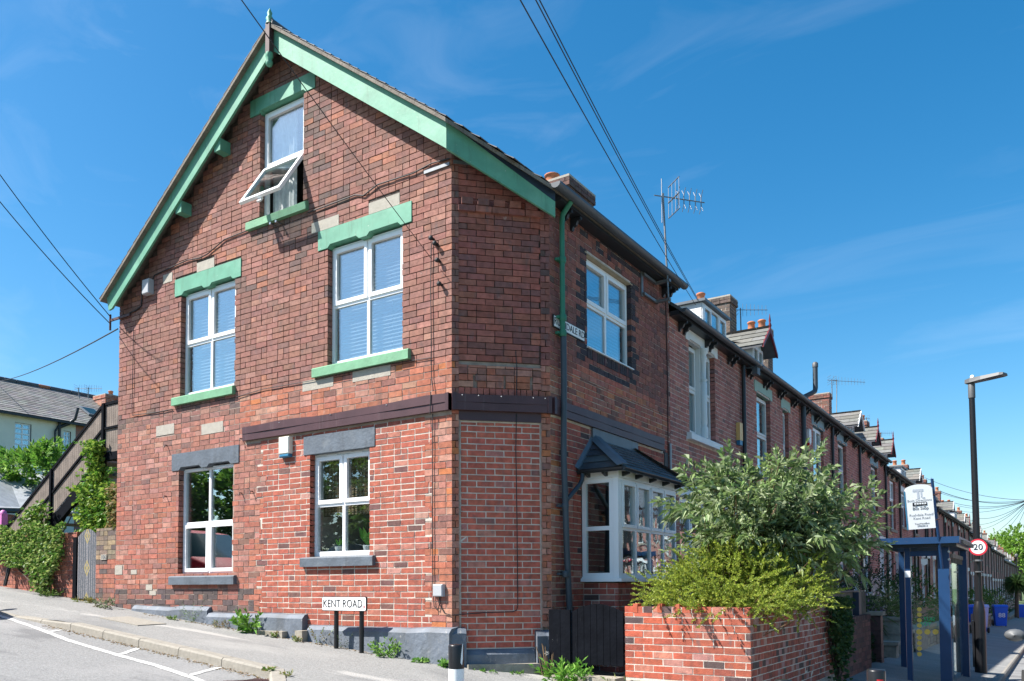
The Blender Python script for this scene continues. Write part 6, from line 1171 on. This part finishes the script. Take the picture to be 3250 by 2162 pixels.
# ------------------------------------------------------------------ left side: yard wall, painted gate, ivy wall
wl = thing('yard_wall', 'short buff and grey brick yard wall with the number 106 beside the painted gate', 'wall', (-7.4, 0, 1.3))
mb = MB(); mb.box((-7.68, .03, .9), (-7.07, .25, 2.60)); wc = mb.build('wall_core', 'mortar_white', wl); L = []
lay(L, FG, -7.69, -7.065, 1.28, 2.62, .081, .222, .0085, lambda u, z: pick((3, (.2, .15, .11)), (2, (.12, .09, .08)), (2, (.3, .22, .13))) if z > 2.05 else pick((3, (.33, .12, .08)), (2, (.2, .1, .08)), (1, (.1, .075, .07))), header=.3, seed=71, base=-.02); set_bricks(L, wc, wc, 110)
mb = MB(); mb.fbox(FG, -7.52, -7.35, -.02, -.005, 2.08, 2.17); npl = mb.build('number_plate', 'cement', wl); text('number', '106', .1, FG.p(-7.435, -.003, 2.125), (1, 0, 0), (0, 0, 1), 'grey_print', npl)
def painted():
    m = bpy.data.materials.new('painted_boards'); m.use_nodes = True; MATS['painted_boards'] = m; t = m.node_tree; n = t.nodes; l = t.links.new; b = n['Principled BSDF']; b.inputs['Roughness'].default_value = .8
    ge = n.new('ShaderNodeNewGeometry'); sx = n.new('ShaderNodeSeparateXYZ'); l(ge.outputs['Position'], sx.inputs[0])
    def math_(op, a, b_=None):
        k = n.new('ShaderNodeMath'); k.operation = op
        for i, v in enumerate((a, b_)):
            if v is None: continue
            if isinstance(v, (int, float)): k.inputs[i].default_value = v
            else: l(v, k.inputs[i])
        return k.outputs[0]
    u = math_('ABSOLUTE', math_('SUBTRACT', sx.outputs['X'], -8.0)); z = sx.outputs['Z']
    zz = math_('ABSOLUTE', math_('SUBTRACT', math_('MODULO', math_('SUBTRACT', z, .55), .56), .28))
    dia = math_('ADD', math_('MULTIPLY', u, 1.6), zz); ring = math_('SINE', math_('MULTIPLY', dia, 60)); yel = math_('LESS_THAN', dia, .15)
    nz_ = n.new('ShaderNodeTexNoise'); nz_.inputs['Scale'].default_value = 45; l(ge.outputs['Position'], nz_.inputs[0]); st = math_('GREATER_THAN', math_('ADD', math_('SINE', math_('MULTIPLY', u, 95)), math_('MULTIPLY', math_('SUBTRACT', nz_.outputs[0], .5), 3)), .55)
    m1 = n.new('ShaderNodeMixRGB'); l(st, m1.inputs[0]); m1.inputs[1].default_value = (.07, .08, .095, 1); m1.inputs[2].default_value = (.24, .23, .24, 1)
    m2 = n.new('ShaderNodeMixRGB'); l(math_('MULTIPLY', yel, math_('GREATER_THAN', ring, -.4)), m2.inputs[0]); l(m1.outputs[0], m2.inputs[1]); m2.inputs[2].default_value = (.32, .26, .11, 1); l(m2.outputs[0], b.inputs['Base Color'])
painted()
pg = thing('painted_gate', 'narrow arched board gate painted with grey and white stripes and yellow diamonds', 'gate', (-8.0, .05, 1.4)); n = 8; a0_, b0_ = -8.29, -7.71
for i in range(n):
    a = a0_+(b0_-a0_)*i/n; b = a0_+(b0_-a0_)*(i+1)/n-.006; zt = lambda u: 2.50+.13*math.sin(math.pi*(u-a0_)/(b0_-a0_)); mb = MB(); mb.prism(FG, [(a, 1.42), (b, 1.42), (b, zt(b)), (a, zt(a))], -.04, -.062); mb.build('board', 'painted_boards', pg)
mb = MB(); mb.fbox(FG, -8.42, -8.31, -.02, -.12, 1.38, 2.5); mb.build('gate_post', 'timber_dark', pg)
iw = thing('boundary_wall', 'red brick boundary wall under a mass of ivy, left of the painted gate', 'wall', (-10, .1, 1.5)); FI = Frame((0, .1, 0), (1, 0, 0), (0, -1, 0))
mb = MB(); mb.box((-14, .11, 1.0), (-8.45, .32, 2.55)); ic_ = mb.build('wall_core', 'mortar_mid', iw); L = []; lay(L, FI, -14, -8.44, 1.28, 2.6, .081, .222, .0085, lambda u, z: pick((4, (.37, .13, .085)), (2, (.3, .11, .08)), (1, (.2, .09, .07))), header=.3, seed=72); set_bricks(L, ic_, ic_, 150)
def ivy_patch(name, label, n, fn, base, alt, L=.085, root=(0, 0, 0), out=(0, -.8, .25)):
    t = thing(name, label, 'climber', root); P = np.array([fn() for _ in range(n)]); leaf_mesh('foliage', t, P, rand_dir(n)*.8+np.array(out), L*rng.uniform(.6, 1.2, n), L*.85, leaf_cols(n, base, .3, alt, .4), 'leaf', bend=.2); stems(t, root, [tuple(P[i]) for i in range(0, n, n//14)], .014, 'bark'); return t
def f_iv():
    while True:
        x = rng.uniform(-13.5, -8.7); z = rng.uniform(1.55, 2.85); top = 2.75+.08*math.sin(x*5); low = 2.25-.75*math.exp(-((x+9.3)/.42)**2)-.25*math.exp(-((x+10.3)/.6)**2)
        if low < z < top: return (x, .06-rng.uniform(0, .22)*(1-.5*(z-1.5)), z)
ivy_patch('ivy', 'thick glossy ivy tumbling over the left boundary wall', 5200, f_iv, (.1, .2, .035), (.32, .4, .12), .07, (-9.3, .0, 1.45))
# timber stair up the side of the house
st = thing('timber_staircase', 'weathered timber outside staircase with boarded balustrade rising to the house side', 'staircase', (-9.5, .9, 1.4)); YS = .55
def spt(px, py, y=YS): return ony(px/3.4844, 1100+py/3.4844, y)
k1, k2 = spt(1150, 645), spt(100, 1975); zk = k1.z; slp = (k1.z-k2.z)/(k1.x-k2.x); pb = spt(1135, 1190).z; xk = k1.x; hgt = zk-pb
FT = Frame((0, YS, 0), (1, 0, 0), (0, -1, 0)); xl = xk-4.2
i = 0; u = xk
while u < -7.08: mb = MB(); mb.prism(FT, [(u, pb), (u+.058, pb), (u+.058, zk-.03-rr.uniform(0, .01)), (u, zk-.03)], 0, -.015); mb.build('board', 'timber_weathered', st); u += .064
u = xk-.064
while u > xl: zt_ = zk+slp*(u-xk); mb = MB(); mb.prism(FT, [(u, zt_-hgt*.98), (u+.058, zt_-hgt*.98+slp*.058), (u+.058, zt_-.03+slp*.058), (u, zt_-.03)], 0, -.015); mb.build('board', 'timber_weathered', st); u -= .064
def beam(a, b, wd, hg, m='timber_dark', nm='rail', off=.02):
    mb = MB(); (ua, za), (ub, zb) = a, b; mb.prism(FT, [(ua, za-hg/2), (ub, zb-hg/2), (ub, zb+hg/2), (ua, za+hg/2)], off, off-wd); mb.build(nm, m, st)
beam((xk, zk), (-7.07, zk+.02), .07, .05); beam((xl, zk+slp*(xl-xk)), (xk, zk), .07, .06); beam((xl, zk-.47+slp*(xl-xk)), (xk, zk-.45), .05, .05, 'timber_dark', 'mid_rail', .025); beam((xk, zk-.45), (-7.07, zk-.43), .05, .04, 'timber_dark', 'mid_rail', .025)
beam((xk-.05, pb-.06), (-7.07, pb-.06), .12, .14, 'timber_dark', 'platform_beam', .03); beam((xl, pb-.15+slp*(xl-xk)), (xk, pb-.15), .08, .26, 'timber_dark', 'stringer', .01)
for u, zt_ in ((xk+.02, zk), (xk-1.75, zk-slp*1.75), (xk-3.4, zk-slp*3.4)): mb = MB(); mb.fbox(FT, u-.035, u+.035, .04, -.03, zt_-1.55, zt_+.02); mb.build('post', 'timber_dark', st)
mb = MB(); mb.box((xk, YS+.03, pb-.1), (-7.07, YS+1.3, pb-.05)); mb.build('platform', 'timber_dark', st)
for i in range(7): u = xk-.1-i*.27; z = pb-.12-i*.175; mb = MB(); mb.box((u-.27, YS+.05, z-.04), (u, YS+1.0, z)); mb.build('tread', 'timber_grey', st)
for i in range(4): z = pb-.35-i*.32; mb = MB(); mb.box((-8.3+i*.02, YS+.1, z-.06), (-7.07, YS+.16, z)); mb.build('cross_board', 'timber_dark' if i % 2 else 'timber_grey', st)
def f_cr():
    while True:
        x = rng.uniform(-9.6, -7.1); z = rng.uniform(2.5, 4.25); c = -8.5-.1*math.sin(z*3); wd = .16+.2*math.sin((z-2.5)*2.2)**2+(.35 if z < 3.45 else 0)
        if abs(x-c-(.35 if z < 3.4 else 0)) < wd: return (x, YS-.03-abs(rng.normal(0, .12)), z)
ivy_patch('vine', 'bright green vine climbing the staircase post', 4200, f_cr, (.09, .2, .025), (.27, .38, .06), .085, (-8.4, .4, 1.5))
def f_cr2():
    x = rng.normal(-10.5, .22); return (x, YS-.05-abs(rng.normal(0, .12)), 2.65+rng.uniform(-.3, .5)+.3*(x+10.55))
ivy_patch('vine', 'vine leaves over the lower end of the staircase balustrade', 800, f_cr2, (.1, .21, .03), (.28, .38, .08), .08, (-10.5, .4, 1.6))
ivy_patch('dry_climber', 'straggly half-dry climber on trellis beside the house edge', 260, lambda: (rng.uniform(-7.5, -7.1), .15+rng.uniform(-.1, .1), rng.uniform(2.55, 3.35)), (.16, .17, .05), (.28, .2, .09), .09, (-7.3, .2, 1.4))
# laurel and outbuilding, cream house
bush('laurel_bush', 'glossy bright green laurel behind the wooden staircase', at(150, 1500, 24), (1.5, 1.2, .5), 460, 12, .2, .085, (.12, .26, .035), (.26, .4, .08), lmin=.25, lmax=.5)
ob = thing('outbuilding', 'low brick outbuilding with pale slate roof behind the ivy wall', 'building', (-17, 2, 2.2)); e0 = at(-60, 1612, 20); e1 = at(66, 1616, 21.5); r0 = at(-120, 1440, 25); r1 = at(5, 1462, 24)
mb = MB(); mb.slab([e0, e1, r1, r0], .05); orf = mb.build('roof', 'slate_light', ob); al_ = (e1-e0); upv_ = (r0-e0); upv_ = upv_-al_.normalized()*upv_.dot(al_.normalized()); hip = (r1-e1); 
slates('slates', orf, e0, al_, upv_, int(al_.length/.3)+1, int(upv_.length/.22), .3, .22, colf=lambda: vary((.36, .38, .4), .85, 1.15), seed=9)
mb = MB(); mb.slab([e1, Vector((e1.x+.6, e1.y+3.5, e1.z)), r1], .05); mb.build('roof', 'slate_light', ob)
FOB = Frame((e0.x, e0.y+.15, 0), (al_.x, al_.y, 0), (al_.y, -al_.x, 0)); L = []; lay(L, FOB, 0, al_.length-.15, e0.z-1.6, e0.z-.08, .081, .222, .009, orange_brick, header=.3, seed=74); mb = MB(); mb.fbox(FOB, .01, al_.length-.16, -.01, -.25, e0.z-2.2, e0.z-.06); obw = mb.build('wall', 'mortar_mid', ob); set_bricks(L, obw, obw, 60); mb = MB(); mb.tube([e0-Vector((0, .05, .06)), e1-Vector((0, .05, .06))], .06, 8); mb.build('gutter', 'black_gutter', ob)
pk = at(10, 1650, 17); t = thing('play_post', 'pink painted post above the ivy wall', 'post', (pk.x, pk.y, G(pk.x, pk.y))); mb = MB(); mb.box((pk.x-.06, pk.y-.06, G(pk.x, pk.y)), (pk.x+.06, pk.y+.06, pk.z+.12)); mb.build('shaft', 'pink_paint', t); mb = MB(); mb.lathe((pk.x, pk.y, pk.z+.12), [(.07, 0), (.06, .05), (.02, .08)], 10); mb.build('cap', 'pink_paint', t)
ch_ = thing('cream_house', 'cream rendered house with grey slate roof behind the staircase', 'house', (-27, 12, 3))
XC = -29.4; FCR = Frame((XC, 0, 0), (0, 1, 0), (1, 0, 0))
def cr(px, py): return onx(px/3.4844, 1100+py/3.4844, XC)
e_l, e_r = cr(-60, 705), cr(940, 865); corner = cr(838, 865); rg = cr(0, 375)
zE_ = (e_l.z+e_r.z)/2; y0_, y1_ = e_l.y-3, e_r.y+9; wl_, wr_ = cr(165, 835), cr(340, 1155); w2l, w2r = cr(703, 930), cr(778, 1175)
ow = [(wl_.y, wr_.y, wr_.z, wl_.z), (w2l.y, w2r.y, w2r.z, w2l.z)]
mb = MB(); core(mb, FCR, y0_, corner.y, 2, zE_, ow, n=0); mb.build('wall', 'cream_render', ch_); mb = MB(); core(mb, FCR, corner.y, y1_, 2, zE_, [], n=-.02); mb.build('wall', 'terrace_far', ch_)
for a, b, c, d in ow:
    k = b-a > .8; window(ch_, FCR, a, b, c, d, [(i*.25, i*.25+.25, j*.2, j*.2+.2, 'f') for i in range(4) for j in range(5)] if k else [(i*.5, i*.5+.5, j*.2, j*.2+.2, 'f') for i in range(2) for j in range(5)], rec=.06, fw=.055, room=True, inside='room'); sill(ch_, FCR, a-.12, b+.12, c-.16, c, 'cream_render')
rgz = zE_+2.15; xr_ = XC-3.6; mb = MB(); mb.slab([(XC+.25, y0_, zE_-.02), (XC+.25, y1_, zE_-.02), (xr_, y1_, rgz), (xr_, y0_, rgz)], .08); crf = mb.build('roof', 'slate', ch_)
slates('slates', crf, (XC+.28, y0_, zE_-.02), (0, 1, 0), (xr_-XC-.28, 0, rgz-zE_), int((y1_-y0_)/.32), 18, .32, math.hypot(XC+.28-xr_, rgz-zE_)/18, colf=lambda: vary((.2, .19, .175), .78, 1.2), seed=17)
mb = MB(); mb.slab([(xr_, y0_, rgz), (xr_, y1_, rgz), (xr_-3.6, y1_, zE_), (xr_-3.6, y0_, zE_)], .08); mb.build('roof', 'slate', ch_)
for i in range(int((y1_-y0_)/.5)): mb = MB(); mb.tube([(xr_, y0_+i*.5, rgz+.02), (xr_, y0_+i*.5+.47, rgz+.02)], .12, 6); mb.build('ridge_tile', 'terracotta' if i % 9 == 4 else 'slate', crf)
mb = MB(); mb.box((XC+.2, y0_, zE_-.12), (XC+.32, y1_, zE_-.03)); mb.build('gutter', 'black_gutter', ch_)
for py_c in (620, 670): q_ = cr(640 if py_c == 670 else 592, 1000); pipe(ch_, [(XC+.12, q_.y, zE_-.05 if py_c == 670 else zE_-.5), (XC+.12, q_.y, 3)], .06 if py_c == 670 else .04, 'black_gutter')
q_ = cr(640, 1000); pipe(ch_, [(XC+.12, q_.y, zE_-.3), (XC+.2, q_.y+.35, zE_-.1), (XC+.4, q_.y+.5, zE_+.1), (XC+.4, q_.y+.62, zE_+.6)], .07, 'black_gutter'); pipe(ch_, [(XC+.12, cr(592, 1000).y, zE_-.5), (XC+.12, cr(640, 860).y, zE_-.2)], .04, 'black_gutter')
sl_ = Vector((xr_-XC-.28, 0, rgz-zE_)).normalized(); b0_ = Vector((XC+.28, cr(905, 860).y+.75, zE_))+sl_*1.25
mb = MB(); nn_ = Vector((sl_.z, 0, -sl_.x)); V = [b0_+Vector((0, a, 0))+sl_*b+nn_*c for c in (.03, .1) for a, b in ((0, 0), (.7, 0), (.7, .95), (0, .95))]; mb.add(V, [(0, 1, 5, 4), (1, 2, 6, 5), (2, 3, 7, 6), (3, 0, 4, 7), (4, 5, 6, 7)]); rw = mb.build('rooflight', 'lead', crf); mb = MB(); V = [b0_+Vector((0, a, 0))+sl_*b+nn_*.105 for a, b in ((.07, .07), (.63, .07), (.63, .88), (.07, .88))]; mb.add(V, [(0, 1, 2, 3)]); mb.build('pane', 'car_glass', rw)
ck = at(348, 1262, 40); chimney(ch_, ck.x-.5, ck.x+.5, ck.y-.5, ck.y+.6, ck.z-1.5, ck.z, ((.5, .5),), br=orange_brick)

# ------------------------------------------------------------------ weeds along the plinth and pavement litter
def weed(name, label, x, y, r, h, n, L, W, col, alt=None, up=.6, group=None):
    g = G(x, y); t = thing(name, label, 'weed', (x, y, g), group); k = max(5, n//9); a = rng.uniform(0, 6.28, k); rad = rng.uniform(0, .5, k)*r
    base = np.c_[x+np.cos(a)*rad, y+np.sin(a)*rad*.6, np.full(k, g)]; gd = np.c_[np.cos(a)*.35, np.sin(a)*.3, np.full(k, up)]+rng.normal(scale=.12, size=(k, 3)); gd /= np.linalg.norm(gd, axis=1, keepdims=True)
    leafy(t, 'foliage', base, gd, h*rng.uniform(.5, 1, k), 9, L, W, lambda m_: leaf_cols(m_, col, .25, alt, .3), 'leaf', splay=1.0, bend=.2); return t
def pxg(px, py, y): p = ony(px, py, y); return p.x, y
W_ = [('broad-leaved weed with glossy green leaves against the grey plinth', 790, -.2, .24, .38, 170, .11, .05, (.11, .26, .035), (.2, .36, .06)), ('spiky blue-green spurge weed by the plinth step', 607, -.18, .18, .38, 170, .04, .012, (.12, .2, .07), (.2, .26, .1)), ('dry brownish tuft of grass between two plinth weeds', 700, -.22, .22, .13, 110, .07, .012, (.22, .16, .07), (.12, .17, .04)),
      ('small light green weed under the corner of the plinth, beside the signposts', 1225, -.24, .28, .28, 190, .07, .03, (.13, .27, .045), (.22, .36, .08)), ('low rosette weed by the corner block', 1335, -.2, .16, .07, 80, .06, .03, (.12, .26, .05), (.2, .34, .08)), ('leafy rosette next to the black and white bollard', 1408, -.2, .16, .08, 90, .07, .035, (.12, .28, .05), (.2, .36, .08)),
      ('tall thin reddish weed left of the signposts', 1012, -.16, .1, .36, 60, .045, .02, (.2, .17, .05), (.16, .24, .05)), ('feathery purple-green weed between the signposts', 1082, -.16, .12, .42, 150, .035, .008, (.11, .16, .06), (.15, .12, .09)), ('grey-leaved bramble at the foot of the yard wall', 330, -.25, .36, .22, 170, .06, .035, (.16, .2, .1), (.3, .27, .22)),
      ('low tuft of weed on the pale inspection slab edge', 545, -.25, .16, .07, 70, .05, .025, (.13, .22, .05), (.2, .28, .08)), ('grass tuft growing at the foot of the painted gate', 265, -.1, .35, .1, 130, .1, .012, (.2, .24, .05), (.3, .22, .08)), ('weeds at the foot of the ivy wall', 150, -.1, .4, .16, 150, .07, .03, (.08, .15, .03), (.17, .22, .06)), ('little weed beside the step in the plinth', 870, -.24, .12, .09, 60, .05, .02, (.14, .24, .05), (.24, .2, .08)), ('patch of tiny weeds below the plinth block', 945, -.22, .16, .1, 70, .05, .02, (.13, .2, .05), (.25, .2, .09))]
for lb, px, y, r, h, n, L_, Wd, c1, c2 in W_: x, y = pxg(px, 2000, y); weed('plinth_weed', lb, x, y, r, h, n, L_, Wd, c1, c2)
P1 = FC.p(.3, .28, 0); 
for u, lb in ((.34, 'chickweed mat under the left half of the stone doorstep'), (.72, 'chickweed mat under the right half of the stone doorstep')): p = FC.p(u, .3, 0); weed('doorstep_weed', lb, p.x, p.y, .3, .05, 130, .03, .018, (.1, .22, .04), (.18, .32, .07), .3)
p = FC.p(1.12, .3, 0); weed('dandelion', 'dandelion with tall stalks and white seed head by the corner block', p.x, p.y, .25, .1, 90, .1, .03, (.1, .22, .03), (.2, .34, .06), .3)
dd = bpy.data.objects['dandelion']; g = G(p.x, p.y)
for i in range(11):
    a = rr.uniform(-.5, .5); h = rr.uniform(.25, .46); q_ = Vector((p.x+a*.14, p.y+rr.uniform(-.05, .05), g)); mb = MB(); tp_ = q_+Vector((a*.18, 0, h)); mb.tube([q_, q_.lerp(tp_, .5)+Vector((0, 0, .02)), tp_], .005, 5); mb.build('stalk', 'twig' if i % 3 else 'leaf_stalk' if 'leaf_stalk' in MATS else 'twig', dd)
    if i in (2, 6): c = tp_; leaf_mesh('seed_head', dd, np.tile(np.array(c), (60, 1)), rand_dir(60), .033, .006, np.tile(np.array([[.7, .7, .68]]), (60, 1)), 'leaf')
x, y = 1.42, .32; weed('gate_weed', 'lush bright green weeds in front of the black gate', x, y, .5, .34, 330, .11, .032, (.12, .3, .035), (.22, .4, .06), .8); weed('gate_weed', 'small grassy weed at the foot of the red wall', 2.0, .33, .22, .24, 90, .1, .02, (.2, .26, .08), (.3, .3, .15), .8)
weed('kerb_weed', 'dandelion leaves in the gutter by the kerb end', -.95, -1.97, .14, .05, 50, .06, .02, (.14, .25, .04), (.3, .24, .08), .3); weed('kerb_weed', 'mossy tuft on the last kerb stone', -.62, -1.95, .2, .05, 60, .05, .012, (.2, .26, .05), (.3, .25, .09), .3)
lit = []; n = 900; t_ = rng.random(n); xs = rng.uniform(-6, -.8, n); ys = np.array([kerb_y(x) for x in xs])-.05-np.abs(rng.normal(0, .05, n)); P = np.c_[xs, ys, np.array([G(x, y)-.094 for x, y in zip(xs, ys)])]
k = rng.random(n) < .35; P[k, 1] = -.14-np.abs(rng.normal(0, .05, k.sum())); P[k, 2] = np.array([G(x, y)+.006 for x, y in P[k, :2]])
D_ = rand_dir(n); D_[:, 2] *= .15; lo = leaf_mesh('leaf_litter', None, P, D_, .03, .014, leaf_cols(n, (.28, .2, .11), .4), 'leaf', kind='stuff'); lo['label'] = 'dry leaf litter along the kerb and plinth'; lo['category'] = 'leaf litter'
# leaning black iron bar by the ivy wall
pa = ony(45/3.4844*1.0, 1550+1080/3.4844, -.05); pb_ = ony(125/3.4844, 1550+735/3.4844, .05); sb = thing('iron_bar', 'pair of black iron bars leaning against the ivy wall', 'bar', pa)
for d_ in (0, .05): mb = MB(); mb.tube([pa+Vector((d_, 0, 0)), pb_+Vector((d_*1.4, 0, 0))], .022, 6); mb.build('bar', 'iron_dark', sb)
